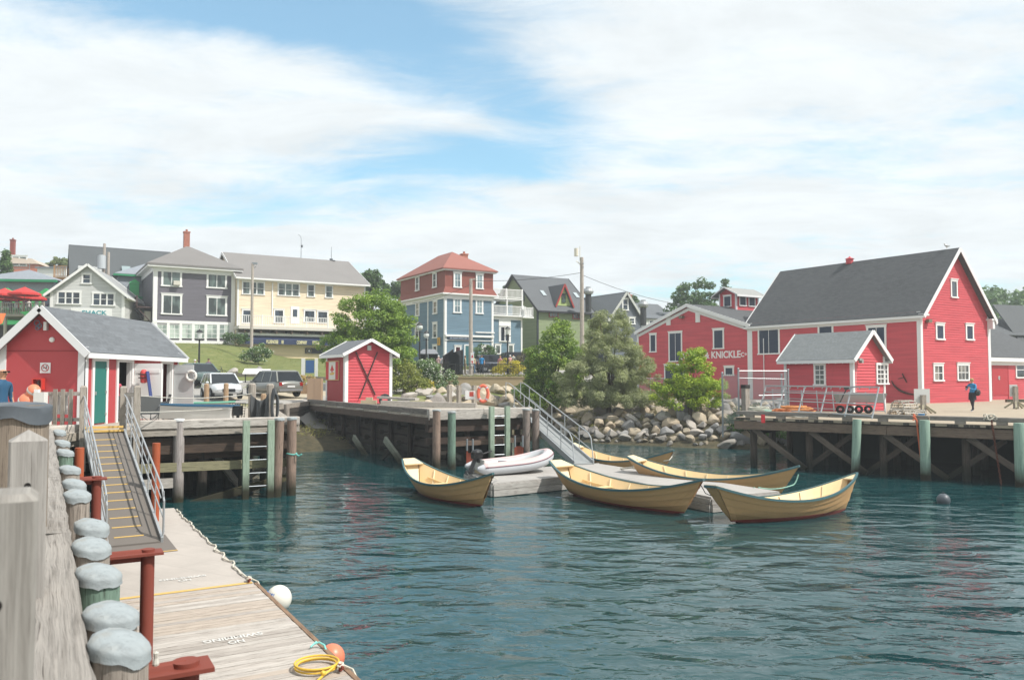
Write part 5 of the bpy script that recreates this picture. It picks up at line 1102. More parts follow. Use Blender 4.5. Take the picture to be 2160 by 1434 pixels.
for px, py, lb in ((718, 1412, 'rusty mooring cleat with grey line at the near corner of the float'), (525, 1226, 'small rusty cleat beside the yellow line on the float edge')):
    c = az(px, py, .47); T = thing('mooring_cleat', lb, 'cleat', c, 0); m = MB(); m.beam(c + fd_ * -.1 + Vector((0, 0, .05)), c + fd_ * .1 + Vector((0, 0, .05)), .025, .03); m.cyl(c.x, c.y, c.z - .01, c.z + .05, .025, n=8); m.build('horn', RUST, T, world=True)
    m = MB(); m.tube([c + Vector((.03 * math.cos(t), .05 * math.sin(t), .03 + .005 * t)) for t in [i * .7 for i in range(14)]] + [c + fn * .15 + Vector((0, 0, -.02)), c + fn * .2 - fd_ * .5 + Vector((0, 0, -.3))], .013, 6); m.build('line', ROPE, T, world=True)
# ---------------------------------------------------------------- gangway 1
g0, g1 = az(285, 1146, .5), az(221, 911, 2.32); gd = (g1 - g0).normalized(); gn = Vector((gd.y, -gd.x, 0)).normalized()
GT = thing('gangway', 'sloping gangway with grey deck, yellow tread strips and aluminium handrails beside the shed', 'gangway', g0); GW_ = .96
def gp(t, w, h=0): return g0 + (g1 - g0) * t + gn * w + Vector((0, 0, h))
m = MB(); m.hexa([gp(0, -GW_ / 2, -.08), gp(0, GW_ / 2, -.08), gp(1, GW_ / 2, -.08), gp(1, -GW_ / 2, -.08)], [gp(0, -GW_ / 2), gp(0, GW_ / 2), gp(1, GW_ / 2), gp(1, -GW_ / 2)]); m.build('walkway', paint('6b655f', .8, .1, 4, 'gritty_grey_deck'), GT, world=True)
for i in range(14):
    t = .045 + i * .066; m = MB(); m.hexa([gp(t, -.36, .003), gp(t, .2, .003), gp(t + .004, .2, .003), gp(t + .004, -.36, .003)], [gp(t, -.36, .012), gp(t, .2, .012), gp(t + .004, .2, .012), gp(t + .004, -.36, .012)]); m.build('tread_strip', YEL, GT, world=True)
m = MB(); m.beam(gp(1.0, -.5, .03), gp(1.0, .5, .03), .22, .05); m.beam(gp(1.03, -.5, .07), gp(1.03, .5, .07), .12, .06); m.build('yellow_step', YEL, GT, world=True)
for s in (-1, 1):
    w = s * (GW_ / 2 + .03); m = MB(); m.beam(gp(0, w, -.02), gp(1, w, -.02), .05, .2); m.build('side_beam', METAL, GT, world=True)
    m = MB(); m.tube([gp(.0, w * 1.05, .15), gp(.0, w * 1.05, .82), gp(.04, w * 1.05, 1.0), gp(.98, w * 1.05, 1.02), gp(1.06, w * 1.05, .95)], .021, 8); m.tube([gp(0, w * 1.05, .45), gp(1, w * 1.05, .5)], .017, 6); m.tube([gp(.06, w * 1.05, .72), gp(1, w * 1.05, .76)], .014, 6)
    for k in range(7): m.tube([gp(.01 + k * .16, w * 1.05, 0), gp(.01 + k * .16, w * 1.05, 1.0)], .016, 6)
    m.build('handrail', METAL, GT, world=True)
# ---------------------------------------------------------------- left deck front: beams, posts, ladder
qd = (Q1 - Q0).normalized(); qn = Vector((qd.y, -qd.x, 0))
def qp(t, d=0, z=0): return Q0 + (Q1 - Q0) * t + qn * d + Vector((0, 0, z))
rough_beam(qp(.05, -.05, 2.44), qp(1.02, -.05, 2.44), .3, .26, 'edge_timber', GREYL, T1, 20, .008)
m = MB(); m.beam(qp(0, .0, 2.16), qp(1.02, 0, 2.16), .2, .16); m.build('fascia_beam', GREY, T1, world=True)
m = MB(); m.beam(qp(0, -.25, 1.75), qp(1.0, -.25, 1.75), .3, .5); m.beam(qp(-.1, -.6, 1.5), qp(1.0, -.6, 1.5), .3, .45); m.build('dark_girder', wood('4a3b30', '231a15', 'dark_girder_wood'), T1, world=True)
m = MB(); m.beam(qp(-.02, .05, 1.12), qp(1.0, .05, 1.05), .12, .27); m.build('waler', wood('8a8568', '5e5b44', 'mossy_waler_wood'), T1, world=True)
m = MB(); m.beam(qp(-.1, -.1, .6), qp(.28, -.05, .62), .16, .3); m.build('waler', GREYL, T1, world=True)
m = MB(); m.beam(qp(.25, -.1, -.25), qp(.97, -.2, .55), .12, .24); m.build('fallen_brace', wood('6f6a4c', '3f3d2a', 'mossy_brace', green='26230f'), T1, world=True)
m = MB(); m.beam(qp(.55, -1.2, 1.3), qp(.78, -1.6, -.2), .14, .2); m.beam(qp(.95, -1.1, 1.2), qp(.72, -1.6, .2), .14, .2); m.build('cross_brace', GREY, T1, world=True)
for k in range(3):
    for j in range(5): q = qp(-.05 + j * .25, -.6 - k * 2.2, 0); m = MB(); m.tube([(q.x, q.y, -2), (q.x, q.y, 2.08)], .16, 10); m.build('bearing_pile', DARKW, T1, world=True)
m = MB(); 
for z in (.2, .65, 1.1, 1.55): m.beam(qp(-.2, -5.5, z), qp(1.0, -5.5, z), .3, .42)
m.build('crib_wall', DARKW, T1, world=True)
k = MB(); k.beam(Q1 + Vector((-.2, 0, 1.8)), Q2 + Vector((0, 0, 1.8)), .3, .5); k.beam(Q1 + Vector((0, 0, 2.2)), Q2 + Vector((0.1, 0, 2.2)), .25, .22); k.build('side_stringer', GREY, T1, world=True)
p = qp(.2, .2); piling(*[ay(378, 889, 25.35)[i] for i in (0, 1)], 2.58, .165, wood('a39b97', '6d6662', 'silver_pile', green='26230f'), 'silver grey piling with rounded white cap at the left deck front', paint('c9cbcb', .6, .05), drop=.04, group='pilings at the shed deck')
pa = ay(590, 878, 26.5); piling(pa.x, pa.y, 2.55, .155, BPILE, 'brown grey capped piling right beside the green ladder', drop=.05, group='pilings at the shed deck', lean=(.03, 0))
pa = ay(616, 878, 26.9); piling(pa.x, pa.y, 2.55, .155, BPILE, 'outermost capped piling of the shed deck, tied with a turquoise line', drop=.05, group='pilings at the shed deck', lean=(-.0, 0))
m = MB(); m.tube([(pa.x + .165 * math.cos(t), pa.y + .165 * math.sin(t), 1.36 + .02 * math.sin(2 * t)) for t in [i * .5 for i in range(13)]], .02, 6); m.tube([(pa.x + .16, pa.y - .1, 1.37), (pa.x + .28, pa.y - .15, 1.3), (pa.x + .38, pa.y - .15, 1.36)], .025, 6); tag(m.build('tied_line', plain('69b7ad', .7, 0, 'turquoise_rope')), 'turquoise line tied round the outermost piling', 'rope')
def ladder(pxa, pxb, pyt, Y0, Y1, zt, label, n=7, bot=-.8):
    a, b = ay(pxa, pyt, Y0), ay(pxb, pyt, Y1); T = thing('dock_ladder', label, 'ladder', (a.x, a.y, 0)); d = (b - a); d.z = 0
    G = wood('9aac98', '748672', 'green_square_timber', green='22220f')
    for q in (a, b): m = MB(); m.beam((q.x, q.y, bot), (q.x, q.y, zt), .2, .2, up=d); m.build('side_post', G, T, world=True)
    for k in range(n): z = zt - .42 - k * .42; m = MB(); m.tube([(a.x, a.y - .04, z), (b.x, b.y - .04, z)], .017, 6); m.build('rung', GALV, T, world=True)
    return T
ladder(520, 572, 882, 26.0, 26.35, 2.5, 'green timber dock ladder with metal rungs at the shed deck')
# seawall stretch to the middle wharf
T = thing('timber_seawall', 'low dark timber seawall between the shed deck and the middle wharf', 'seawall', (-12.3, 45, 0)); a, b = Vector((-13.2, 43.6, 0)), Vector((-12.4, 49.5, 0))
for z in (2.28, 2.0, 1.7, 1.4, 1.1, .8, .5, .2): m = MB(); m.beam(Q2 + Vector((-.3, .2, z)), Vector((-12.6, 50.2, z)), .25, .26); m.build('wall_timber', GREY if z > 2.1 else DARKW, T, world=True)
p = ay(605, 850, 43.0); piling(p.x, p.y, 2.45, .15, GRPILE, 'short bare grey piling at the timber seawall', None, 'pilings at the shed deck')
# ---------------------------------------------------------------- middle wharf
C0, R1, Lb = Vector((-3.42, 34.3, 0)), Vector((.92, 36.6, 0)), Vector((-12.7, 50.2, 0))
T2 = thing('middle_wharf', 'middle timber crib wharf carrying the small red hut', 'wharf', (-5, 44, 0)); W2 = 2.3
m = MB(); m.prism([(p[0], p[1]) for p in (C0, R1, (-.5, 42.5), (-3.2, 50.5), (-10, 53.5), Lb)], W2 - .2, W2); m.build('deck', planks('a69e90', rad(-35), name='middle_wharf_planks'), T2, world=True)
ld_ = (Lb - C0); nl = Vector((-ld_.y, ld_.x, 0)).normalized()
if nl.x > 0: nl = -nl
def lp(t, d=0, z=0): return C0 + ld_ * t - nl * d + Vector((0, 0, z))    # d inwards
rd_ = (R1 - C0); nr = Vector((rd_.y, -rd_.x, 0)).normalized()
def rp(t, d=0, z=0): return C0 + rd_ * t - nr * d + Vector((0, 0, z))
for a, b in ((.0, .34), (.345, .7), (.705, 1.0)): rough_beam(lp(a, .12, W2 + .1), lp(b, .12, W2 + .1), .26, .24, 'edge_timber', wood('77716a', '3f3b37', 'dark_edge_timber'), T2, 14, .012)
for a, b in ((-.02, .5), (.505, 1.0)): rough_beam(rp(a, .12, W2 + .1), rp(b, .12, W2 + .1), .28, .26, 'edge_timber', GREYL, T2, 12, .01)
m = MB(); m.beam(rp(-.02, .02, W2 - .12), rp(1, .02, W2 - .12), .1, .2); m.build('fascia_beam', GREYL, T2, world=True)
m = MB(); m.beam(lp(-.02, .0, W2 - .28), lp(1, .0, W2 - .28), .16, .3); m.build('dark_girder', wood('54453a', '2b211b', 'dark_girder_wood'), T2, world=True)
BRN = wood('43342b', '1c1512', 'dark_brown_girder')
m = MB(); m.beam(rp(-.02, .3, W2 - .5), rp(1, .3, W2 - .5), .3, .5); m.beam(rp(-.02, .4, W2 - 1.15), rp(1, .4, W2 - 1.15), .25, .28); m.build('dark_girder', BRN, T2, world=True)
for a in (.12, .27, .45, .62, .8): m = MB(); m.beam(lp(a, .0, W2 - .05), lp(a + .055, .0, W2 - .05), .12, .05); m.build('gap_light_strip', paint('b9b5ac', .7), T2, world=True)  # pale colour paints the lit gaps under the edge timber
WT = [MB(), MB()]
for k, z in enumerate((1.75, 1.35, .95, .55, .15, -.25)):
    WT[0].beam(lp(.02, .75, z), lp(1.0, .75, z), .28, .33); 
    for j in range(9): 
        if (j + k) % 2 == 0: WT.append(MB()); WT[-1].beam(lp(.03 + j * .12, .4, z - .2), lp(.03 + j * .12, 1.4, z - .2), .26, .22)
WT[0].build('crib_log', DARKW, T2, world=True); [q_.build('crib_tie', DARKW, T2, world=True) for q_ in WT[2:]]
m = MB(); m.prism([(lp(.02, 1.1).x, lp(.02, 1.1).y), (rp(.96, 1.6).x, rp(.96, 1.6).y), (-3, 48), (-9.5, 52), (lp(.99, 1.1).x, lp(.99, 1.1).y)], -1.5, W2 - .25); m.build('crib_shade_core', plain('1a1f1a', .95, 0, 'crib_shade_fill'), T2, world=True)  # dark block, its tone stands in for the shade behind the crib timbers
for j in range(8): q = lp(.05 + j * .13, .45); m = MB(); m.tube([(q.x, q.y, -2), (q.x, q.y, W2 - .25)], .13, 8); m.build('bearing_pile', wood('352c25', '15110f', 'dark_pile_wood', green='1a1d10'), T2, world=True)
for j in range(4): q = rp(.14 + j * .26, .7); m = MB(); m.tube([(q.x, q.y, -2), (q.x, q.y, W2 - .25)], .14, 8); m.build('bearing_pile', wood('4c4036', '231c17', 'brown_pile_wood', green='1a1d10'), T2, world=True)
PALE = wood('8d9284', '5a5f52', 'pale_mossy_brace', green='2a2814')
for (xa, ya, xb, yb) in ((746, 922, 775, 966), (812, 926, 853, 983)):
    a, b = ay(xa, ya, 42.0 if xa < 800 else 38.0), ay(xb, yb, 40.5 if xa < 800 else 36.4); m = MB(); m.beam(a, b, .12, .3); m.build('diagonal_brace', PALE, T2, world=True)
m = MB(); m.beam(ay(825, 945, 37.8), ay(800, 975, 38.6), .1, .2); m.build('diagonal_brace', DARKW, T2, world=True)
g = rp(.45, -.05, 1.05); m = MB(); m.beam(rp(.18, -.02, 1.02), rp(.98, -.02, 1.12), .14, .2); m.build('waler', wood('6d5a4c', '3a2f28', 'rusty_waler'), T2, world=True)
def P2(px, py, t, r, mat, lb, **k):
    Y = rp(t, -.28).y; p = ay(px, py, Y); return piling(p.x, p.y, p.z, r, mat, lb, group='pilings at the middle wharf', **k)
P2(921, 864, -.06, .165, BPILE, 'pinkish grey piling at the corner of the middle wharf', drop=.04)
P2(953, 868, .1, .17, GPILE, 'green treated piling next to the corner of the middle wharf', drop=.04)
P2(1110, 862, .88, .165, wood('857a72', '544c47', 'dull_pile', green='26230f'), 'inner piling of the pair at the far end of the middle wharf', drop=.04)
P2(1130, 863, .99, .165, wood('85786f', '544c47', 'dull_pile2', green='26230f'), 'outer piling of the pair, next to the aluminium ramp', drop=.04)
ladder(1037, 1070, 861, rp(.48, -.15).y, rp(.62, -.15).y, 2.62, 'green timber dock ladder on the middle wharf behind the inflatable boat', 6)
RR = paint('9c4a33', .8, .25, 5, 'rusty_red_plate')
for (x0, y0, x1, y1, Y) in ((984, 925, 999, 980, 34.6), (1085, 918, 1104, 965, 35.6)):
    p, q = ay(x0, y0, Y), ay(x1, y1, Y); T = thing('float_guide_bracket', 'rusty red guide bracket with two rollers at the ' + ('green piling of the middle wharf' if x0 < 1000 else 'pair of end pilings'), 'bracket', (p.x, p.y, q.z)); m = MB(); m.box(p.x, p.x + .06, Y - .05, Y + .05, q.z, p.z); m.box(q.x - .06, q.x, Y - .05, Y + .05, q.z, p.z); m.box(p.x, q.x, Y - .03, Y + .03, q.z, q.z + .5); m.build('bracket_plate', RR, T, world=True); m = MB(); m.tube([(p.x + .03, Y - .08, p.z - .5), (p.x + .03, Y - .08, p.z)], .04, 8); m.tube([(q.x - .03, Y - .08, p.z - .5), (q.x - .03, Y - .08, p.z)], .04, 8); m.build('roller', GALV, T, world=True)
# things on the middle wharf
for i, (px, lb) in enumerate(((948, 'first square grey gate post on the middle wharf, near the hut side'), (968, 'second square grey gate post with the small red and white sign beside it'), (1000, 'third square grey gate post, just before the orange ring'))):
    p = ay(px, 846, 43.5); T = thing('gate_post', lb, 'post', (p.x, p.y, W2), rad(40), 'gate posts at the top of the ramp'); m = MB(); m.box(-.1, .1, -.1, .1, 0, 1.15); m.build('shaft', GREY, T)
ring_ = az(1019, 852, 2.35); T = thing('orange_life_ring', 'faded orange life ring hanging on the ramp rail', 'life ring', ay(1019, 830, 42.6)); c = T.location; m = MB(); m.tube([c + Vector((.26 * math.cos(t), 0, .42 * math.sin(t))) for t in [i * math.pi / 12 for i in range(24)]], .085, 10, closed=True); m.build('ring', paint('d9694f', .6, .1, 5, 'faded_orange'), T, world=True, smooth=True)
m = MB(); [m.tube([c + Vector((.26 * math.cos(t0 + k * .06) , 0, .42 * math.sin(t0 + k * .06))) for k in (-2, 0, 2)], .092, 10) for t0 in (.8, 2.3, 3.9, 5.5)]; m.build('band', paint('b9a9b4', .6), T, world=True)
S = thing('warning_sign', 'small white and red warning sign fixed to the ramp gate', 'sign', ay(987, 846, 42.8)); p = S.location; m = MB(); m.box(p.x - .14, p.x + .38, p.y, p.y + .03, p.z + .1, p.z + .55); m.build('board', WHITE, S, world=True); m = MB(); m.box(p.x + .08, p.x + .3, p.y - .008, p.y - .002, p.z + .25, p.z + .5); m.build('red_panel', paint('b5483c', .6), S, world=True)
T = thing('wharf_fender_ring', 'black rubber tyre leaning against the hut wall', 'tyre', ay(812, 836, 44.9)); c = T.location.copy(); c.z = W2 + .33; wv = Vector((math.cos(ang), math.sin(ang), 0)); m = MB(); m.tube([c + wv * .26 * math.cos(t) + Vector((0, 0, .26 * math.sin(t))) for t in [i * math.pi / 12 for i in range(24)]], .09, 10, closed=True); m.build('tread', plain('1d2022', .8, 0, 'tyre_rubber'), T, world=True, smooth=True)
# timbers and stones lying in front of the hut
m = MB(); m.beam(ay(805, 850, 43.2) , ay(1005, 856, 42.0), .3, .28); tag(m.build('loose_timber', GREYL), 'long grey squared timber lying behind the wharf edge', 'timber')
m = MB(); m.beam(ay(800, 838, 44.2), ay(880, 842, 43.4), .5, .12); tag(m.build('loose_plank', GREYL), 'wide pale plank lying on top of the long timber', 'plank')
m = MB(); p = ay(779, 842, 44.6); m.box(p.x - .45, p.x + .4, p.y - .15, p.y + .2, 2.3, 2.62); m.box(p.x - .18, p.x + .18, p.y - .1, p.y + .1, 2.62, 2.78); tag(m.build('stone_block', paint('b3a68c', .8, .15, 5, 'pale_stone')), 'pale stone block with a smaller one on it by the hut wall', 'stone block')
m = MB(); p = ay(700, 838, 47); 
# ---------------------------------------------------------------- floats with the dories
WTP = planks('a9a5a0', rad(35), .15, .1, 'pale_float_planks', '6a6661')
T3 = thing('boat_float', 'pale grey landing float in two sections with dories moored around it', 'float', (1, 29, 0))
PA = [(-.62, 26.4), (2.1, 28.35), (3.5, 32.6), (-1.7, 29.4)]
PB_ = [(az(1199, 986, .45).x, az(1199, 986, .45).y), (5.75, 23.45), (8.1, 24.6), (3.45, 32.5)]
for P_, z in ((PA, .45), (PB_, .443)):
    m = MB(); m.prism(P_, z - .06, z); m.build('deck', WTP, T3, world=True)
    m = MB()
    for i in range(4):
        a, b = Vector((*P_[i], 0)), Vector((*P_[(i + 1) % 4], 0)); m.beam(a + Vector((0, 0, z - .14)), b + Vector((0, 0, z - .14)), .1, .15); m.beam(a + Vector((0, 0, z - .33)), b + Vector((0, 0, z - .33)), .14, .2)
    m.build('side_rail', wood('b0aca6', '77726b', 'pale_side_rail'), T3, world=True)
    cx_ = sum(p[0] for p in P_) / 4; cy_ = sum(p[1] for p in P_) / 4; m = MB(); m.prism([(cx_ + (p[0] - cx_) * .93, cy_ + (p[1] - cy_) * .95) for p in P_], -.3, z - .07); m.build('pontoon', plain('26292a', .8), T3, world=True)
# aluminium ramp
r0, r1 = az(1232, 977, .5), Vector((.45, 41.2, 2.36)); rd2 = (r1 - r0); rn2 = Vector((rd2.y, -rd2.x, 0)).normalized()
T4 = thing('aluminium_ramp', 'aluminium ramp with looped handrails from the middle wharf down to the boat float', 'ramp', r0)
def r2(t, w, h=0): return r0 + rd2 * t + rn2 * w + Vector((0, 0, h))
m = MB(); m.hexa([r2(0, -.38, -.1), r2(0, .38, -.1), r2(1, .38, -.1), r2(1, -.38, -.1)], [r2(0, -.38), r2(0, .38), r2(1, .38), r2(1, -.38)]); m.build('walkway', paint('8e9191', .7, .12, 3, 'ramp_grating'), T4, world=True)
for s in (-.4, .4):
    m = MB(); m.beam(r2(0, s, -.02), r2(1, s, -.02), .05, .24); m.build('side_beam', METAL, T4, world=True)
    m = MB(); m.tube([r2(.0, s, 0), r2(.03, s, .9), r2(.06, s, 1.04), r2(1.0, s, 1.06), r2(1.08, s, 1.05), r2(1.16, s, .95), r2(1.16, s, .1)], .024, 8); m.tube([r2(.03, s, .45), r2(1, s, .5)], .016, 6)
    for k in range(5): m.tube([r2(.18 + k * .2, s, 0), r2(.18 + k * .2, s, 1.05)], .02, 6)
    m.build('handrail', METAL, T4, world=True)
# ---------------------------------------------------------------- dories
def dorymat():
    t = NT('dory_paint'); z = t.n('ShaderNodeSeparateXYZ', {0: t.coord('Object')}).outputs[2]
    n = t.noise(t.coord('Object'), 3, 6, .7); g = t.noise(t.coord('Object', (1, 1, 4)), 1.2, 5, .6)
    base = t.mix(g, lin('c09664'), lin('d4ab78')); scr = t.ramp(n, [(.60, (0, 0, 0, 1)), (.66, (.35, .35, .35, 1))]); base = t.mix(scr, base, lin('c9ae84')); base = t.mix(t.n('ShaderNodeMath', {0: t.n('ShaderNodeObjectInfo').outputs['Random'], 1: .45}, operation='MULTIPLY').outputs[0], base, lin('9c7d56')); base = t.mix(t.n('ShaderNodeMapRange', {0: t.n('ShaderNodeMath', {0: z, 1: t.n('ShaderNodeMath', {0: g, 1: .35}, operation='MULTIPLY').outputs[0]}, operation='SUBTRACT').outputs[0], 1: -.1, 2: .12, 3: .7, 4: 0}).outputs[0], base, lin('6f5c3c'))
    k = t.n('ShaderNodeMath', {0: z, 1: .075}, operation='LESS_THAN').outputs[0]; t.col(t.mix(k, base, lin('6e2a22'))); t.b.inputs['Roughness'].default_value = .5; t.bump(n, .15, .01); return t.m
DORY = dorymat(); DIN = paint('e2c594', .55, .06, 2, 'dory_inside_paint'); DGUN = paint('3f6468', .55, .25, 6, 'dory_gunwale_paint'); DTR = paint('d9c6a2', .55, .05, name='cream_paint')
Ld = 5.75
def dory_sec(t):
    """gunwale and bottom points (x, halfbeam, z) at t from stern 0 to bow 1"""
    s = math.sin(math.pi * min(1, max(0, (t * .94 + .06)))); bg = .80 * (s ** .72) if t < .5 else .80 * (max(0, math.sin(math.pi * (.03 + t * .97))) ** .8)
    bg = max(bg, .17 if t < .05 else .012); zg = .50 + .50 * abs(2 * t - 1) ** 2.1 + (.06 if t > .5 else 0) * (2 * t - 1)
    bb = .40 * max(0, math.sin(math.pi * min(1, max(0, (t - .0) / 1.0)))) ** .9; bb = max(bb, .03 if t < .1 else .01); zb = -.12 + .16 * abs(2 * t - 1) ** 2
    return (-Ld / 2 + Ld * t, bg, zg), (-Ld * .385 + Ld * .775 * t, bb, zb)
def dpt(t, s, side, inset=0):
    g, b = dory_sec(t); x = b[0] + (g[0] - b[0]) * s; y = b[1] + (g[1] - b[1]) * s ** .92; z = b[2] + (g[2] - b[2]) * s
    return Vector((x, side * max(y - inset, .001), z + (inset * .3 if s < .05 else 0)))
def make_dory(label, thwarts):
    T = thing('dory', label, 'dory', (0, 0, 0), 0, 'yellow dories moored at the boat float')
    N = 26; ts = [i / N for i in range(N + 1)]; S = [0, .26, .5, .74, 1.0]
    m = MB()
    for side in (-1, 1):
        for k in range(4):
            for i in range(N):
                q = [dpt(ts[i], S[k], side, -.0), dpt(ts[i + 1], S[k], side, -.0), dpt(ts[i + 1], S[k + 1], side, -.014), dpt(ts[i], S[k + 1], side, -.014)]
                if k: q[0] = dpt(ts[i], S[k] - .012, side, -.016 + .0); q[1] = dpt(ts[i + 1], S[k] - .012, side, -.016)
                # each strake overlaps the one below
                if k: q[0].y += side * .018; q[1].y += side * .018
                m.face(q if side < 0 else q[::-1])
                if k: l0, l1 = dpt(ts[i], S[k] - .012, side, -.004), dpt(ts[i + 1], S[k] - .012, side, -.004); qq = [l0, l1, q[1], q[0]]; m.face(qq if side < 0 else qq[::-1])
    for i in range(N): m.face([dpt(ts[i], 0, 1), dpt(ts[i + 1], 0, 1), dpt(ts[i + 1], 0, -1), dpt(ts[i], 0, -1)])
    m.face([dpt(0, 1, 1), dpt(0, 0, 1), dpt(0, 0, -1), dpt(0, 1, -1)])
    m.build('hull', DORY, T)
    m = MB(); I = .028
    for side in (-1, 1):
        for k in range(4):
            for i in range(1, N - 1):
                q = [dpt(ts[i], S[k], side, I), dpt(ts[i + 1], S[k], side, I), dpt(ts[i + 1], S[k + 1], side, I), dpt(ts[i], S[k + 1], side, I)]; m.face(q[::-1] if side < 0 else q)
    for i in range(1, N - 1): q = [dpt(ts[i], 0, 1, I), dpt(ts[i], 0, -1, I), dpt(ts[i + 1], 0, -1, I), dpt(ts[i + 1], 0, 1, I)]; m.face([p + Vector((0, 0, .03)) for p in q])
    m.build('inside_planking', DIN, T)
    m = MB()
    for side in (-1, 1):
        P_ = [dpt(t, 1, side, -.005) + Vector((0, 0, .0)) for t in ts]
        for i in range(N): m.beam(P_[i] - (P_[i + 1] - P_[i]) * .02, P_[i + 1], .055, .06)
    m.beam(dpt(0, 1, 1), dpt(0, 1, -1), .06, .06); m.build('gunwale', DGUN, T)
    m = MB(); a, b = dpt(0, 1, 1, .02), dpt(0, 1, -1, .02); c_, d_ = dpt(.075, .97, -1, .04), dpt(.075, .97, 1, .04)
    m.slab([a + Vector((.0, 0, .045)), b + Vector((0, 0, .045)), c_ + Vector((0, 0, .05)), d_ + Vector((0, 0, .05))], .04); m.slab([dpt(.03, .98, 1, .02), dpt(.03, .98, -1, .02), dpt(.03, .1, -1, .02), dpt(.03, .1, 1, .02)], .03); m.build('transom_knee', DTR, T)
    m = MB(); a, b, c_ = dpt(.93, 1, 1, .02), dpt(.93, 1, -1, .02), dpt(.995, 1, 1, 0); m.slab([a, c_, b][::-1], .04); m.build('breasthook', DTR, T)
    for t in (.17, .3, .43, .56, .69, .82):
        m = MB(); P_ = [dpt(t, s, 1, I + .015) for s in (.96, .5, .03)] + [dpt(t, s, -1, I + .015) for s in (.03, .5, .96)]
        for i in range(5): m.beam(P_[i], P_[i + 1], .045, .03, up=(1, 0, 0))
        m.build('rib', DTR, T)
    for t in thwarts:
        a, b = dpt(t, .62, 1, .02), dpt(t, .62, -1, .02); m = MB(); m.beam(a, b, .22, .03); m.build('thwart', DIN, T)
    for s in (-1, 1): m = MB(); P_ = [dpt(.12 + .76 * i / 12, .58, s, I + .03) for i in range(13)]; [m.beam(P_[i], P_[i + 1], .03, .06) for i in range(12)]; m.build('riser', DIN, T)
    return T
def place_dory(T, x0, y0, x1, y1, z=0, roll=0):
    a = math.atan2(y1 - y0, x1 - x0); T.location = ((x0 + x1) / 2, (y0 + y1) / 2, z); T.rotation_euler = (roll, 0, a)
    L_ = math.hypot(x1 - x0, y1 - y0); k = L_ / Ld; T.scale = (k, (k + 1) / 2, 1)
D1 = make_dory('yellow dory moored along the near side of the boat float, in the middle', (.3, .62))
spots = [((1172, 980, .93), (1484, 1019, .98), None, 0), ((862, 966, 1.0), (1040, 1010, .92), 'yellow dory moored alone beside the left end of the boat float, near the inflatable', 0),
         ((1503, 1046, .72), (1812, 993, 1.12), 'yellow dory at the outer float end with its bow towards the company wharf', rad(-4)),
         ((1330, 965, .98), (1686, 991, 1.0), 'yellow dory tied along the far side of the boat float', 0), ((1206, 939, .98), (1421, 958, 1.0), 'yellow dory farthest back, partly hidden by the far side dory', 0)]
YS = [(27.9, 22.6), (28.4, 23.9), None, None, None]
for i, (a, b, lb, ro) in enumerate(spots):
    o = D1 if i == 0 else copy_tree(D1)
    if i == 1: p, q = ay(a[0], a[1], 28.6), ay(b[0], b[1], 23.9)
    elif i == 0: p, q = ay(a[0], a[1], 28.0), ay(b[0], b[1], 22.5)
    elif i == 2: p, q = ay(a[0], a[1], 21.5), ay(b[0], b[1], 24.0)
    elif i == 3: p, q = ay(a[0], a[1], 29.6), ay(b[0], b[1], 25.9)
    else: p, q = ay(a[0], a[1], 35.2), ay(b[0], b[1], 31.4)
    place_dory(o, p.x, p.y, q.x, q.y, 0, ro)
    if lb: o['label'] = lb
# painters
def rope(pts, r, mat, label, nm='mooring_rope', n=6, sag=0):
    P_ = [Vector(p) for p in pts]; Q = []
    for i in range(len(P_) - 1):
        for k in range(6): t = k / 6; q = P_[i].lerp(P_[i + 1], t); q.z -= sag * 4 * t * (1 - t); Q.append(q)
    Q.append(P_[-1]); m = MB(); m.tube(Q, r, n); return tag(m.build(nm, mat), label, 'rope')
rope([ay(1684, 1000, 25.9), ay(1672, 1023, 25.8), ay(1600, 1028, 25.3), az(1590, 1027, .47)], .02, ROPEG, 'pale green mooring rope from the far side dory bow to the float', sag=.08)
rope([ay(1345, 968, 29.2), ay(1335, 985, 29.3), az(1310, 988, .47), az(1345, 985, .47)], .03, ROPE, 'thick pale rope looped over the stern of the far side dory')
rope([ay(1418, 962, 31.4), ay(1412, 970, 31.3), ay(1400, 972, 31.5)], .02, ROPE, 'pale mooring rope hanging from the farthest dory')
rope([ay(1478, 1022, 22.6), ay(1488, 1040, 22.9), az(1505, 1047, .47)], .013, plain('3a3d40', .7), 'dark thin line from the middle dory to the float end')
rope([ay(1040, 1012, 24.0), ay(1032, 1005, 24.3), az(1050, 1010, .5)], .015, ROPE, 'short pale line tying the lone dory to the float corner')
# ---------------------------------------------------------------- inflatable with outboard
T = thing('inflatable_boat', 'grey inflatable dinghy with pink topped tubes lying on the boat float', 'inflatable boat', (0, 0, 0)); 
def tp(t):  # port/starboard tube path in local coordinates: x forward
    return t
side = [(-1.55, .52, .30), (-1.2, .55, .26), (-.4, .58, .26), (.4, .58, .28), (1.0, .50, .36), (1.4, .28, .48), (1.52, 0, .53)]
full = side + [(x, -y, z) for x, y, z in side[-2::-1]]
rr = [.05, .21, .22, .22, .22, .21, .205, .21, .22, .22, .22, .21, .05]
def smooth_path(P_, rr, n=4):
    out, ro = [], []
    for i in range(len(P_) - 1):
        p0, p1, p2, p3 = [Vector(P_[max(0, min(len(P_) - 1, k))]) for k in (i - 1, i, i + 1, i + 2)]
        for k in range(n):
            t = k / n; out.append(.5 * ((2 * p1) + (p2 - p0) * t + (2 * p0 - 5 * p1 + 4 * p2 - p3) * t * t + (3 * p1 - p0 - 3 * p2 + p3) * t ** 3)); ro.append(rr[i] * (1 - t) + rr[i + 1] * t)
    out.append(Vector(P_[-1])); ro.append(rr[-1]); return out, ro
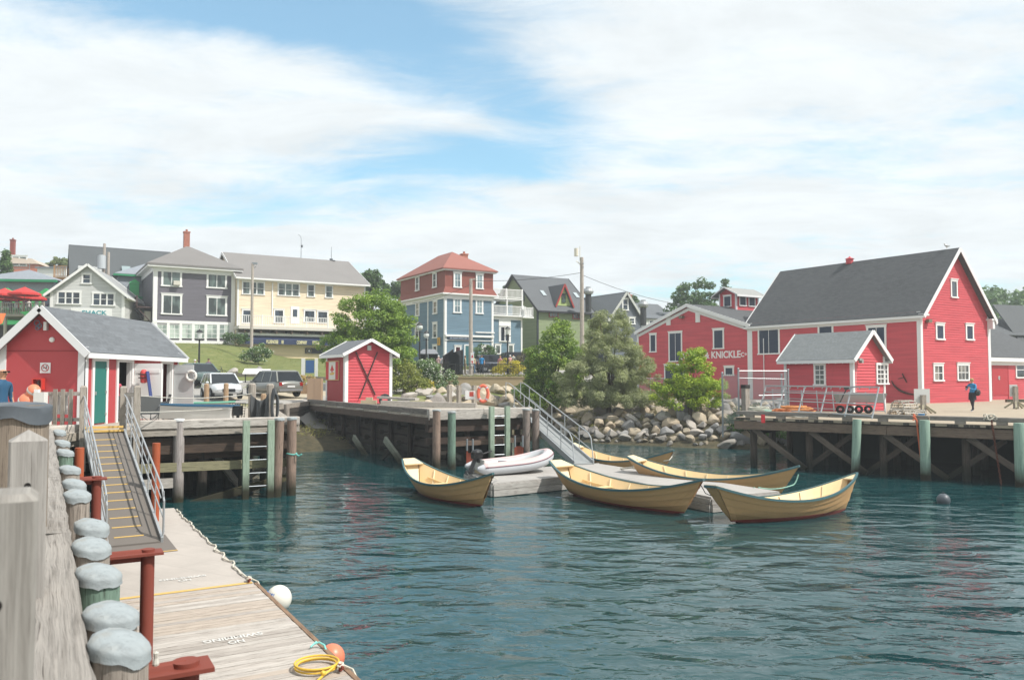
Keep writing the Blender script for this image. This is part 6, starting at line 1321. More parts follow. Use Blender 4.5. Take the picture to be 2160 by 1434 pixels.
Pp, Rr = smooth_path(full, rr, 5); m = MB(); m.tube(Pp, Rr, 18); m.build('tube', paint('b9bcc0', .5, .05, 3, 'grey_hypalon'), T, smooth=True)
m = MB(); n = len(Pp)
for i in range(4, n - 5):
    def ring(k):
        d = (Pp[min(k + 1, n - 1)] - Pp[max(k - 1, 0)]).normalized(); o_ = d.cross(Vector((0, 0, 1))).normalized() * (-1); up = Vector((0, 0, 1)); return [Pp[k] + (o_ * math.sin(a) + up * math.cos(a)) * (Rr[k] + .006) for a in [rad(x) for x in (-35, -10, 15, 40, 62)]]
    A, B = ring(i), ring(i + 1)
    for k in range(4): m.face([A[k], A[k + 1], B[k + 1], B[k]][::-1])
pk = m.build('top_cover', paint('cdb0ae', .6, .06, 3, 'faded_pink_cover'), T, smooth=2)
m = MB(); P3 = []
for k in range(4, n - 4): d = (Pp[min(k + 1, n - 1)] - Pp[k - 1]).normalized(); o_ = -d.cross(Vector((0, 0, 1))).normalized(); P3.append(Pp[k] + (o_ * math.sin(rad(70)) + Vector((0, 0, math.cos(rad(70))))) * (Rr[k] + .004))
m.tube(P3, .018, 6); m.build('rubbing_strake', plain('6e4550', .6), T)
m = MB(); m.hexa([(-1.25, -.4, .05), (.9, -.35, .1), (.9, .35, .1), (-1.25, .4, .05)], [(-1.25, -.45, .16), (1.0, -.4, .3), (1.0, .4, .3), (-1.25, .45, .16)]); m.hexa([(-1.2, -.15, 0.01), (1.1, -.05, .1), (1.1, .05, .1), (-1.2, .15, .01)], [(-1.2, -.3, .09), (1.2, -.1, .3), (1.2, .1, .3), (-1.2, .3, .09)]); m.build('hull', paint('bdae90', .5), T)
m = MB(); m.box(-1.24, -1.18, -.42, .42, .12, .56); m.build('transom', paint('c9c9c4', .5), T)
m = MB(); m.box(-.3, -.05, -.42, .42, .36, .39); m.build('seat', plain('4a4e52'), T)
O_ = thing('outboard_motor', 'black outboard motor tilted on the inflatable dinghy transom', 'outboard motor', (0, 0, 0)); KB = plain('1a1b1d', .35, 0, 'black_gloss_plastic')
m = MB(); m.ball((-1.32, 0, .80), .19, 14, 9, (1.2, .75, .65)); m.hexa([(-1.5, -.12, .6), (-1.14, -.12, .62), (-1.14, .12, .62), (-1.5, .12, .6)], [(-1.5, -.14, .78), (-1.12, -.14, .78), (-1.12, .14, .78), (-1.5, .14, .78)]); m.build('cowl', KB, O_)
m = MB(); m.beam((-1.36, 0, .65), (-1.62, 0, .12), .09, .12); m.box(-1.3, -1.16, -.1, .1, .45, .62); m.build('leg', plain('26282b', .5), O_)
m = MB(); m.slab([(-1.78, -.02, .1), (-1.5, -.02, .1), (-1.55, -.02, .2), (-1.75, -.02, .2)], .1); m.tube([(-1.72, 0, .05), (-1.5, 0, .12)], [.02, .045], 8); m.build('gearcase', plain('26282b', .5), O_)
m = MB()
for k in range(3): a = k * 2.09; m.slab([(-1.74, 0, .05), (-1.75, .12 * math.cos(a), .05 + .12 * math.sin(a)), (-1.72, .12 * math.cos(a + .7), .05 + .12 * math.sin(a + .7))], .012)
m.build('propeller', plain('55585a', .4, .5), O_)
m = MB(); m.tube([(-1.2, 0, .72), (-.85, .05, .78), (-.7, .05, .8)], [.025, .022, .03], 8); m.build('tiller', KB, O_)
pa, pb = az(1020, 992, .45), az(1182, 968, .45)
for o in (T, O_):
    o.location = (-.05, 29.35, .47); o.rotation_euler = (0, rad(-2), rad(27)); 
    o.scale = (1.0, 1.0, 1.0)
# ---------------------------------------------------------------- right wharf
w0, w1 = az(1553, 872, 2.3), az(2150, 889, 2.3); wd2 = (w1 - w0).normalized(); wn2 = Vector((wd2.y, -wd2.x, 0)); L2 = (w1 - w0).length + 9
def qr(s, d=0, z=0): return w0 + wd2 * s - wn2 * d + Vector((0, 0, z - 2.3))
T5 = thing('fish_company_wharf', 'wide timber wharf on cross braced piles in front of the big red building', 'wharf', (w0.x, w0.y, 0)); WZ = 2.14
m = MB(); bk = [qr(-.1, -.05), qr(L2, -.05), Vector((60, 40, 0)), Vector((60, 75, 0)), Vector((32, 75, 0)), Vector((27, 54.5, 0)), Vector((18, 54.5, 0)), qr(-.1, 11)]
m.prism([(p.x, p.y) for p in bk], WZ - .1, WZ); m.build('deck', planks('a79a86', rad(37), .2, .1, 'company_wharf_planks', '7b705f'), T5, world=True)
segs = [(0, 3.9), (3.95, 7.6), (7.65, 12.5), (12.55, 17), (17.05, L2)]
for a, b in segs: rough_beam(qr(a, .12, WZ + .2), qr(b, .12, WZ + .2), .24, .17, 'edge_timber', wood('8a847c', '55504a', 'grey_rail_timber'), T5, 14, .008)
m = MB(); s_ = .4
while s_ < L2: m.beam(qr(s_, .12, WZ + .06), qr(s_ + .35, .12, WZ + .06), .2, .11); s_ += 1.35
m.build('spacer_block', GREY, T5, world=True)
m = MB(); s_ = 0
while s_ < L2: w = R.uniform(.15, .24); m.box(0, 0, 0, 0, 0, 0) if 0 else m.beam(qr(s_ + w / 2, R.uniform(-.08, .0), WZ - .06), qr(s_ + w / 2, 1.0, WZ - .06), w - .015, .10); s_ += w
m.build('plank_end', wood('4a453f', '1f1c19', 'worn_plank_end'), T5, world=True)
m = MB(); [m.beam(qr(a, .1, WZ - .33), qr(b, .1, WZ - .33), .2, .36) for a, b in ((-.1, 6.1), (6.12, 12.6), (12.62, 17.5), (17.52, L2))]; m.build('stringer', wood('7c6a5b', '4c4037', 'brown_stringer'), T5, world=True)
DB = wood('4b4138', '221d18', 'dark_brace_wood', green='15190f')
s_ = .6; k = 0
while s_ < L2 + 1:
    for d in (.45, 2.8, 5.2):
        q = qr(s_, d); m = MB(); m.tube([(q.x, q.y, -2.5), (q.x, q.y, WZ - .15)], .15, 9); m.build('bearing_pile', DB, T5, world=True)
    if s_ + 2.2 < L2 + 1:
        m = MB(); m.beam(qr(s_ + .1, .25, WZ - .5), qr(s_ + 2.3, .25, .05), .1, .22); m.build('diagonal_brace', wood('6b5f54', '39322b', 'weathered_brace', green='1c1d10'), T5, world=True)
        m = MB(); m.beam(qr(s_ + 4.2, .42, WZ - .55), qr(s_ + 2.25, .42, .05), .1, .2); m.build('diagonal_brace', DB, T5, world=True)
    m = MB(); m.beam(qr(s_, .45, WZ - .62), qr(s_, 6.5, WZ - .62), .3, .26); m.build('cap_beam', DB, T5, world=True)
    s_ += 2.9 if k else 2.4; k += 1
m = MB(); m.prism([(p.x, p.y) for p in (qr(-.2, 7.2), qr(L2 + 3, 7.2), qr(L2 + 3, 7.6), qr(-.2, 7.6))], -1, WZ - .12); m.build('underdeck_shade_sheet', plain('141c18', .95, 0, 'underdeck_shade_tone'), T5, world=True)  # dark sheet added as the shade under the wharf
for px, pt, sd, lb in ((1808, 884, -.2, 'green treated piling at the middle of the company wharf front, leaning slightly'), (1950, 886, -.2, 'thick green treated piling beside the hanging orange rope'), (2150, 892, -.2, 'green treated piling at the far right edge of the wharf')):
    # meet the wharf front line
    k = (px - 1080) / F; n_ = qr(0, sd); s_ = (k * n_.y - n_.x) / (wd2.x - k * wd2.y); q = qr(s_, sd); p = ay(px, pt, q.y)
    piling(p.x, p.y, p.z, .2 if px < 1900 else .25, GPILE, lb, None, 'green pilings of the company wharf', lean=(.04, 0) if px < 1900 else (0, 0)) if 0 else None
    T = thing('piling', lb, 'piling', (p.x, p.y, 0), 0, 'green pilings of the company wharf'); r = .165 if px < 1900 else .185; ln_ = .05 if px < 1900 else 0; m = MB(); m.tube([(p.x + ln_ * (z - p.z), p.y, z) for z in (-2, 0, 1.2, p.z - .03, p.z)], [r, r, r, r, r * .93], 20); m.build('post', wood('8fa898', '6d877a', 'bright_green_pile', gs=.7, green='221f0e'), T, world=True, smooth=True)
k_ = (1935 - 1080) / F; n_ = qr(0, -.15); s_ = (k_ * n_.y - n_.x) / (wd2.x - k_ * wd2.y); q = qr(s_, -.15)
rope([(q.x - .15, q.y + .1, WZ + .35), (q.x - .08, q.y, WZ + .1), (q.x, q.y - .02, 1.2), (q.x + .1, q.y - .05, -.2)], .03, paint('d0663f', .7, .1, 5, 'orange_rope'), 'orange rope hanging from the wharf rail into the water', sag=.0)
m = MB(); m.tube([(q.x - .15 + .06 * math.cos(t), q.y + .02, WZ + .3 - .02 * t) for t in [i * .9 for i in range(12)]], .025, 6); tag(m.build('rope_knot', paint('d0663f', .7, .1, 5, 'orange_rope')), 'orange rope knot wound on the wharf rail', 'rope')
k_ = (2088 - 1080) / F; s_ = (k_ * n_.y - n_.x) / (wd2.x - k_ * wd2.y); q = qr(s_, -.15)
m = MB()
for i in range(26):
    z = 2.3 - i * .095; t0 = i % 2; c = Vector((q.x + .012 * i, q.y, z)); m.tube([c + Vector((.035 * math.cos(t) * (1 if t0 else .25), .035 * math.cos(t) * (.25 if t0 else 1), .07 * math.sin(t))) for t in [j * math.pi / 4 for j in range(8)]], .014, 5, closed=True)
tag(m.build('rusty_chain', paint('6a3a2a', .8, .2, 8, 'chain_rust')), 'rusty chain hanging down the wharf front by the far green piling', 'chain')
m = MB(); c = Vector((q.x, q.y + .1, WZ + .3)); m.tube([c + Vector((.16 * math.cos(t * 1.3) * (1 + .2 * math.sin(3 * t)), .12 * math.sin(t), .1 * math.sin(t * 2.1))) for t in [i * .35 for i in range(40)]], .02, 5); tag(m.build('tangled_rope', ROPE), 'tangled pale rope at the top of the rusty chain', 'rope')
p = az(1990, 1052, .13); T = thing('mooring_buoy', 'dark grey ball buoy floating off the company wharf', 'buoy', (p.x, p.y, 0)); m = MB(); m.ball((p.x, p.y, .1), .2, 22, 12); m.build('ball', paint('4d545a', .45, .08, 4, 'grey_buoy'), T, world=True, smooth=2); m = MB(); m.cyl(p.x, p.y, .29, .34, .03, n=8); m.build('eye', plain('2c3033'), T, world=True)
# ---------------------------------------------------------------- streets, walls of the town side
def hz(x, y): return H(x, y)
def gp_(px, Y, dz=0): x = (px - 1080) / F * Y; return Vector((x, Y, H(x, Y) + dz))
ASP = asphalt('9a9792'); patch('street', [(-46, 47, 0), (-8.8, 47.5, 0), (-8, 63.5, 0), (-46, 60, 0)], .06, ASP)
patch('upper_street', [(-10, 68.5, 0), (14, 69.5, 0), (14, 79, 0), (-16, 77.5, 0)], .07, ASP)
patch('gravel_yard', [(-18, 50.6, 0), (-13.2, 51, 0), (-10.5, 57, 0), (-17, 57, 0)], .07, asphalt('b3a893', 'sandy_gravel'), 8, 8)
patch('company_yard', [(13, 49.5, 0), (40, 49.5, 0), (40, 60, 0), (13, 66, 0)], .03, asphalt('a49d90', 'yard_gravel'))
CONC = paint('b09c7e', .85, .18, 1.2, 'tan_concrete')
T = thing('retaining_wall', 'tan concrete retaining wall under the street railing and monument', 'wall', (-2, 66.8, 2.5)); m = MB(); m.box(-8.6, 4.2, 66.55, 67.2, 1.8, 3.84); m.build('wall', CONC, T, world=True)
m = MB(); m.box(-8.7, 4.3, 66.5, 67.25, 3.84, 3.92); m.build('coping', CONC, T, world=True)
T = thing('low_stone_edging', 'low stone edging along the foot of the grass bank', 'edging', (-25, 66, 4)); m = MB()
for i in range(26): x = -36 + i * .85; m.beam((x, 65.6, H(x, 65.6) + .12), (x + .8, 65.6, H(x + .8, 65.6) + .12), .35, .3)
m.build('edging_stone', paint('7d776c', .9, .2, 3, 'edging_stone'), T, world=True)
# ---------------------------------------------------------------- rocks
def rockmat(c): 
    t = NT('granite_boulder'); c = lin(c); o = t.coord('Object'); oi = t.n('ShaderNodeObjectInfo').outputs['Random']; n = t.noise(o, 2.4, 6, .7); k = t.noise(o, 14, 4, .7)
    a = t.mix(n, sc(c, .6), sc(c, 1.25)); a = t.mix(t.n('ShaderNodeMath', {0: oi, 1: .55}, operation='MULTIPLY').outputs[0], a, lin('8b6f52')); z = t.n('ShaderNodeSeparateXYZ', {0: t.n('ShaderNodeNewGeometry').outputs['Position']}).outputs[2]
    a = t.mix(t.n('ShaderNodeMapRange', {0: z, 1: .35, 2: .75, 3: .85, 4: 0}).outputs[0], a, lin('3d3826')); t.col(t.mix(k, a, sc(c, .8))); t.b.inputs['Roughness'].default_value = .9; t.bump(t.n('ShaderNodeMath', {0: n, 1: k}, operation='ADD').outputs[0], .5, .05); return t.m
import bmesh
RM = [rockmat('b4b0a9'), rockmat('979796'), rockmat('bfb29c')]
def rock_mesh(i):
    bm = bmesh.new(); bmesh.ops.create_icosphere(bm, subdivisions=3, radius=.5); o = Vector((i * 7.3, i * 3.1, 0)); pl = [(Vector((R.gauss(0, 1), R.gauss(0, 1), R.gauss(0, .8))).normalized(), R.uniform(.24, .40)) for _ in range(14)]
    for v in bm.verts:
        for n_, d in pl:
            e = v.co.dot(n_) - d
            if e > 0: v.co -= n_ * e * .97
        v.co *= 1 + .16 * mnoise.noise(v.co * 1.8 + o) + .05 * mnoise.noise(v.co * 5 + o)
        v.co.z *= .78
    me = bpy.data.meshes.new('boulder'); bm.to_mesh(me); bm.free(); me.materials.append(RM[i % 3]); me.polygons.foreach_set('use_smooth', [True] * len(me.polygons)); me.set_sharp_from_angle(angle=rad(17)); return me
RMS = [rock_mesh(i) for i in range(9)]
KL = ['pale grey angular boulder', 'dark grey boulder', 'tan rounded boulder']
def rock(x, y, s, z=None, zone='in the rock bank between the ramp and the company wharf', grp='boulders of the rock bank', flat_=1):
    i = R.randrange(9); o = bpy.data.objects.new('boulder', RMS[i]); COL.objects.link(o); o.location = (x, y, (H(x, y) if z is None else z) + s * .12); o.scale = (s * R.uniform(.85, 1.35), s * R.uniform(.8, 1.1), s * R.uniform(.75, 1.05) * flat_)
    o.rotation_euler = (R.uniform(-.35, .35), R.uniform(-.35, .35), R.uniform(0, 6.3))
    if 'rock bank' in grp:
        px = 1080 + x / y * F; zone = 'in the ' + ('lowest row at the tide line' if o.location.z < .75 else 'middle of the rock bank' if o.location.z < 1.6 else 'top row of the rock bank') + (' beside the ramp' if px < 1215 else ' below the pine' if px < 1375 else ' below the lime bush' if px < 1500 else ' by the company wharf'); grp = zone[4:]
        if s > 1.15: zone = zone.replace('in the lowest row', 'in the lowest row').replace('of the rock bank', 'of the bank')
    elif 'retaining' in grp: zone += ' near the rose bushes' if x < -3.5 else ' near the ramp'
    tag(o, KL[i % 3] + ' ' + zone, 'boulder', 'boulders, ' + KL[i % 3] + ' ' + zone); return o
pts = []
def scatter(n, x0, x1, zlo, zhi, ylo, yhi, s0, s1, **k):
    c = 0; tries = 0
    while c < n and tries < n * 60:
        tries += 1; x = R.uniform(x0, x1); y = R.uniform(ylo, yhi); z = H(x, y)
        if not zlo < z < zhi: continue
        s = R.uniform(s0, s1) * (1 - .25 * (z < .6))
        if any((x - a) ** 2 + (y - b) ** 2 < (.37 * (s + q)) ** 2 for a, b, q in pts): continue
        pts.append((x, y, s)); rock(x, y, s, **k); c += 1
scatter(150, 3.2, 17.5, .2, 2.25, 44, 53, .75, 1.35)
scatter(55, -7.5, 4.0, .6, 2.85, 51.5, 66, 1.0, 1.7, zone='under the concrete retaining wall', grp='boulders under the retaining wall')
scatter(70, 3.0, 17.5, .1, 2.1, 44, 53, .4, .62)
scatter(25, 1.5, 8, .1, 1.2, 46, 58, .5, .8, zone='at the waterline near the ramp', grp='waterline boulders')
for px, Y, s, lb in ((548, 68.5, 1.1, 'single round boulder at the corner of the cream building lawn'), (490, 66.3, 1.5, 'long flat boulder lying on the grass edging'), (1556, 45.0, 1.3, 'big white boulder beside the chain link fence foot'), (1532, 44.4, 1.2, 'pale boulder left of the company wharf corner')):
    p = gp_(px, Y); o = rock(p.x, p.y, s); o['label'] = lb; o['group'] = 'single boulders'
# ---------------------------------------------------------------- vegetation
def leaf_mesh(name, mat, clumps, seed, leaf=(.16, .10), parent=None, tone=.5, mats=None):
    """clumps: (x,y,z,r,n). thousands of small leaf faces grouped in clumps"""
    rg = np.random.default_rng(seed); P = []; S = []; To = []; N_ = []
    cen = np.array([[c[0], c[1], c[2]] for c in clumps]); mid_ = cen.mean(0)
    for (x, y, z, r, n) in clumps:
        d = rg.normal(size=(n, 3)); d /= np.linalg.norm(d, axis=1)[:, None]; q = d * (r * rg.uniform(.35, 1.0, n) ** .6)[:, None]; q[:, 2] *= .75
        P.append(q + [x, y, z]); To.append(np.full(n, rg.uniform(0, tone)) + rg.uniform(0, 1 - tone, n)); nn = d * .7 + [0, 0, .55] + rg.normal(size=(n, 3)) * .45; N_.append(nn)
    P = np.concatenate(P); To = np.concatenate(To); N_ = np.concatenate(N_); N_ /= np.linalg.norm(N_, axis=1)[:, None] + 1e-9; n = len(P)
    a = np.cross(N_, rg.normal(size=(n, 3))); a /= np.linalg.norm(a, axis=1)[:, None] + 1e-9; b = np.cross(N_, a); k = rg.uniform(.7, 1.3, n)[:, None]
    a *= leaf[0] / 2 * k; b *= leaf[1] / 2 * k
    V = np.stack([P - a, P - b * 1.0, P + a, P + b * 1.0], 1).reshape(-1, 3)
    me = bpy.data.meshes.new(name); me.vertices.add(4 * n); me.vertices.foreach_set('co', V.ravel()); me.loops.add(4 * n); me.loops.foreach_set('vertex_index', np.arange(4 * n)); me.polygons.add(n); me.polygons.foreach_set('loop_start', np.arange(0, 4 * n, 4)); me.polygons.foreach_set('loop_total', np.full(n, 4)); me.update()
    at = me.attributes.new('tone', 'FLOAT', 'POINT'); at.data.foreach_set('value', np.repeat(To, 4)); me.materials.append(mat)
    o = bpy.data.objects.new(name, me); COL.objects.link(o); o.parent = parent; return o
BARK = wood('5b4c3f', '2e2620', 'bark', gs=.5)
def clumps_of(ells, seed, dens=1.0, cr=.5, per=60):
    rg = random.Random(seed); out = []
    for (cx, cy, cz, rx, ry, rz, n) in ells:
        for _ in range(int(n * dens)):
            while True:
                v = Vector((rg.gauss(0, 1), rg.gauss(0, 1), rg.gauss(0, 1))).normalized()
                if v.z > -.75: break
            f = rg.uniform(.5, 1.0) ** .55 * rg.uniform(.86, 1.08); c = cr * rg.uniform(.55, 1.25)
            out.append((cx + v.x * rx * f, cy + v.y * ry * f, cz + v.z * rz * f, c, int(per * (c / cr) ** 2)))
    return out
def tree(name, label, x, y, ells, mat, seed, leaf=(.17, .11), cr=.5, per=70, dens=1.0, trunk=.14, group=None, cat='tree', z=None, stems=1, extra=None):
    z0 = H(x, y) if z is None else z; T = thing(name, label, cat, (x, y, z0), 0, group); cl = clumps_of(ells, seed, dens, cr, per)
    leaf_mesh('crown', mat, cl, seed, leaf, T); rg = random.Random(seed); m = MB(); top = sum(e[2] for e in ells) / len(ells)
    for s in range(stems):
        ox = rg.uniform(-.3, .3) * (stems > 1); m.tube([(ox, 0, -.3), (ox * 1.5, .05, top * .4), (ells[0][0] * .6 + ox * 2, ells[0][1] * .6, top)], [trunk, trunk * .75, trunk * .4], 8)
    for c in rg.sample(cl, min(len(cl), 12)): zt = rg.uniform(.35, .9) * top; m.tube([(0, 0, zt * .8), (c[0] * .5, c[1] * .5, (zt + c[2]) / 2), (c[0], c[1], c[2])], [trunk * .35, trunk * .25, trunk * .08], 5)
    m.build('trunk' if cat == 'tree' else 'stems', BARK, T)
    if extra: leaf_mesh('blossom', extra[0], [(c[0] * 1.03, c[1] * 1.03, c[2] + .02, c[3] * 1.02, extra[1]) for c in cl], seed + 5, extra[2], T)
    return T
LG = leafmat('567628', '9ab24c'); LD = leafmat('34552a', '64823c'); LB = leafmat('6f8f22', 'b4c23f'); LP = leafmat('78805a', 'b4b88e'); LT = leafmat('36552a', '66824a'); LW = leafmat('3c5a2c', '6d8a4a'); LY = leafmat('a89a20', 'dccf4a'); LO = leafmat('6a7430', '9aa04c')
WB = leafmat('c9cfc4', 'f0f2ea', 'white_blossom'); YB = leafmat('c6a822', 'ecd558', 'yellow_blossom')
p = gp_(783, 59); tree('broadleaf_tree', 'big bright green broadleaf tree between the cream store and the blue house', p.x, p.y, [(0, 0, 4.5, 3.0, 2.4, 2.8, 230), (-1.5, 0, 2.9, 2.4, 2, 1.9, 120), (1.3, 0, 3.1, 1.9, 2, 2.2, 80), (.4, 0, 5.9, 1.6, 1.5, 1.3, 40)], LG, 3, (.15, .10), .46, 115, trunk=.2)
p = gp_(1168, 56); tree('broadleaf_tree', 'dense dark green tree in front of the green gable house', p.x, p.y, [(0, 0, 3.4, 2.1, 1.9, 2.2, 190), (-.3, 0, 1.7, 2.2, 1.9, 1.6, 120), (.3, 0, 5.5, 1.2, 1.2, 1.2, 45)], leafmat('3f6822', '9fb34a'), 5, (.13, .09), .38, 120, trunk=.15)
p = gp_(1284, 52); tree('grey_green_pine', 'shaggy grey green pine with drooping boughs above the rock bank', p.x, p.y, [(0, 0, 5.5, 1.4, 1.5, 1.5, 60), (0, 0, 3.9, 2.3, 2.0, 1.4, 90), (-.6, 0, 2.6, 2.9, 2.4, 1.3, 120), (1.7, 0, 2.9, 1.5, 1.8, 1.3, 60), (-1.3, -.3, 1.3, 2.0, 1.8, .9, 80), (.8, -.3, 1.2, 2.3, 1.8, .8, 80)], LP, 8, (.24, .03), .36, 190, trunk=.18)
p = gp_(1455, 48.6); tree('bright_bush_tree', 'lime green bushy tree on the rock bank before the red wall lettering', p.x, p.y, [(0, 0, 2.3, 1.5, 1.4, 1.6, 70), (-.6, 0, 1.3, 1.6, 1.4, 1.1, 60), (.7, 0, 1.5, 1.5, 1.4, 1.2, 60), (.1, 0, 3.6, .9, .8, .7, 24)], LB, 11, (.12, .085), .34, 105, trunk=.08, stems=3)
p = gp_(897, 62.5, .3); tree('white_rose_bush', 'large rose bush covered in white blossom at the street railing', p.x, p.y, [(0, 0, 1.4, 1.25, 1.1, 1.15, 70), (.5, 0, .7, .9, .9, .8, 30)], LW, 14, (.12, .09), .35, 80, trunk=.04, cat='bush', extra=(WB, 16, (.10, .09)))
p = gp_(948, 65.0); tree('white_rose_bush', 'small rose bush with white blossom against the retaining wall', p.x, p.y, [(0, 0, .9, .6, .5, .8, 22)], LW, 15, (.11, .09), .3, 70, trunk=.03, cat='bush', extra=(WB, 12, (.10, .09)))
p = gp_(545, 76); tree('white_rose_bush', 'rose bush with pale blossom at the foot of the wooden pole near the cream store', p.x, p.y, [(0, 0, 1.0, 1.2, .9, 1.0, 36), (-.9, 0, .7, .8, .8, .7, 16)], LW, 16, (.14, .11), .35, 60, trunk=.03, cat='bush', extra=(WB, 10, (.12, .1)))
p = gp_(850, 58); tree('yellow_green_shrub', 'loose yellow green shrub beside the hut wall', p.x, p.y, [(0, 0, 1.2, 1.3, 1.1, 1.2, 60), (-.9, -.5, .8, 1.0, 1, .9, 30), (1.0, -.5, .5, 1.0, 1, .7, 30)], LO, 17, (.15, .1), .36, 60, trunk=.04, cat='bush')
p = gp_(905, 62); tree('yellow_flower_bush', 'small bush with deep yellow flowers below the rose bush', p.x, p.y - .8, [(0, 0, .5, .5, .5, .45, 16)], LO, 18, (.11, .08), .25, 60, trunk=.02, cat='bush', extra=(YB, 30, (.09, .07)))
p = gp_(1074, 70.8); tree('golden_bush', 'rounded golden yellow bush behind the black railing', p.x, p.y, [(0, 0, .7, 1.6, .9, .75, 44)], LY, 19, (.12, .08), .35, 80, trunk=.03, cat='bush')
p = gp_(1022, 80.5); tree('small_round_tree', 'little round tree in front of the blue house extension', p.x, p.y, [(0, 0, 1.6, 1.1, 1.0, .95, 34), (0, 0, .8, 1.6, 1, .6, 26)], LT, 20, (.18, .12), .36, 60, trunk=.06)
p = gp_(1108, 72); tree('dark_hedge_bush', 'dark reddish bush at the end of the black railing', p.x, p.y, [(0, 0, 1.0, 1.3, 1.0, 1.2, 40)], leafmat('3d3a2c', '72684a'), 21, (.14, .1), .36, 60, trunk=.03, cat='bush')
p = gp_(1125, 60); tree('low_green_bush', 'low green bush at the foot of the dense dark tree', p.x, p.y, [(0, 0, .9, 1.6, 1.0, .9, 50), (1.4, -1.5, .4, 1.3, 1.0, .7, 30)], LT, 22, (.14, .1), .36, 60, trunk=.03, cat='bush')
p = gp_(1583, 45.5); tree('leafy_shrub', 'leafy shrub growing behind the chain link fence', p.x, p.y, [(0, 0, .9, 1.3, .9, .95, 46), (1.7, -.6, .5, 1.2, .9, .6, 30)], LW, 23, (.12, .09), .32, 70, trunk=.03, cat='bush')
p = gp_(1365, 53.0); tree('reddish_grass_bush', 'low tawny bush under the red low wing wall', p.x, p.y, [(0, 0, .5, 2.4, .7, .6, 40)], leafmat('7d6a3c', '9a8f52'), 24, (.2, .04), .3, 60, trunk=.02, cat='bush')
p = gp_(645, 55.5); T_ = tree('planter_shrub', 'pinkish shrub in a timber planter by the tan cabinet', p.x, p.y, [(0, 0, .9, .65, .5, .45, 18)], leafmat('9a8a4a', 'c0a070'), 25, (.1, .08), .25, 60, trunk=.02, cat='bush', z=p.z)
m = MB(); m.box(p.x - .8, p.x + .7, p.y - .5, p.y + .4, p.z - .2, p.z + .62); tag(m.build('timber_planter', wood('a78a6c', '6b543f', 'planter_wood')), 'low timber planter beside the tan cabinet', 'planter')
p = gp_(448, 83); tree('low_green_bush', 'small green bush at the joint of the purple and cream buildings', (497 - 1080) / F * 86, 86, [(0, 0, .7, 1.4, .8, .8, 30)], LT, 26, (.16, .12), .36, 50, trunk=.03, cat='bush')
BGT = [(783, 108, 570, 24, LT, 'round dark tree between the cream roof and the blue house'), (845, 118, 592, 18, LT, 'low tree top behind the big broadleaf tree'), (1470, 112, 588, 46, LT, 'broad old tree rising behind the red low wing'), (122, 128, 543, 24, leafmat('5d6c3a', '7f8a55'), 'flat topped tree beside the dark roofed hall'), (1080, 118, 600, 16, LT, 'dark tree top behind the white balconies'), (1002, 112, 562, 12, LT, 'sparse tree top behind the brick chimney'), (1335, 130, 624, 12, LT, 'small tree top behind the charcoal house'), (1618, 125, 640, 30, LT, 'low tree between the cupola and the big roof')]
for i, (px, Y, py, w, mt_, lb) in enumerate(BGT):
    X_ = (px - 1080) / F * Y; tp_ = ay(px, py, Y).z; r = w / F * Y; z0 = H(X_, Y); hh = tp_ - z0; tree('distant_tree', lb, X_, Y, [(0, 0, hh - r * .9, r * 1.05, r, r * .9, 46), (r * .4, 0, hh - r * 1.6, r * 1.1, r, r * .8, 36), (-r * .5, 0, hh - r * 1.5, r, r, r * .8, 30)], mt_, 30 + i, (.34, .24), max(.5, r * .24), 80, trunk=.2, group='trees behind the town')
def conifer(px, Y, py, w, lb, seed, mt_):
    X_ = (px - 1080) / F * Y; tp_ = ay(px, py, Y).z; r = w / F * Y; z0 = H(X_, Y); hh = tp_ - z0
    tree('spruce', lb, X_, Y, [(0, 0, hh * (.35 + .07 * k), r * (1 - k / 9.5), r * (1 - k / 9.5), .5, int(26 - k * 2.3)) for k in range(9)], mt_, seed, (.4, .12), .5, 60, trunk=.18, group='conifers behind the town')
conifer(1532, 116, 582, 22, 'pointed spruce between the old tree and the cupola', 50, LT); conifer(6, 96, 522, 24, 'dark spruce at the picture edge beside the pink house', 51, LD)
rgx = random.Random(5); cl = []
for i in range(260): x = rgx.uniform(84, 150); y = rgx.uniform(140, 175); zt = H(x, y) + rgx.uniform(2, 9.5) ; cl.append((x, y, zt, rgx.uniform(1.2, 2.4), 60))
tag(leaf_mesh('wooded_hill_trees', LT, cl, 60, (.9, .6)), 'green woods on the hill beyond the company building', 'woods', kind='stuff')
m = MB(); m.box(86, 150, 142, 178, 2, 11); 
cl = [(rgx.uniform(84, 150), rgx.uniform(150, 178), rgx.uniform(5, 15.5), 2.2, 60) for i in range(260)]
tag(leaf_mesh('woods', LT, cl, 61, (.9, .6)), 'green woods on the hill beyond the company building', 'woods', kind='stuff')
rg = np.random.default_rng(4); cl = []
for i in range(900):
    x = rg.uniform(-38, -15); y = rg.uniform(56, 84); cl.append((x, y, H(x, y) + .04, .35, 10))
tag(leaf_mesh('grass_tufts', leafmat('5c6a30', '8f8a50'), cl, 62, (.14, .03)), 'short grass tufts on the bank below the houses', 'grass', kind='stuff')
cl = [(x, y, H(x, y) + .12, .3, 14) for x, y in [(rgx.uniform(2, 14), rgx.uniform(49.5, 54)) for _ in range(220)] + [(rgx.uniform(-8.5, 3), rgx.uniform(67.4, 69)) for _ in range(160)] + [(rgx.uniform(-13, -8.6), rgx.uniform(45, 52)) for _ in range(90)]]
tag(leaf_mesh('wild_grass', leafmat('6c7434', 'a39a5c'), cl, 63, (.3, .025)), 'dry wild grass on the shore above the rocks', 'grass', kind='stuff')
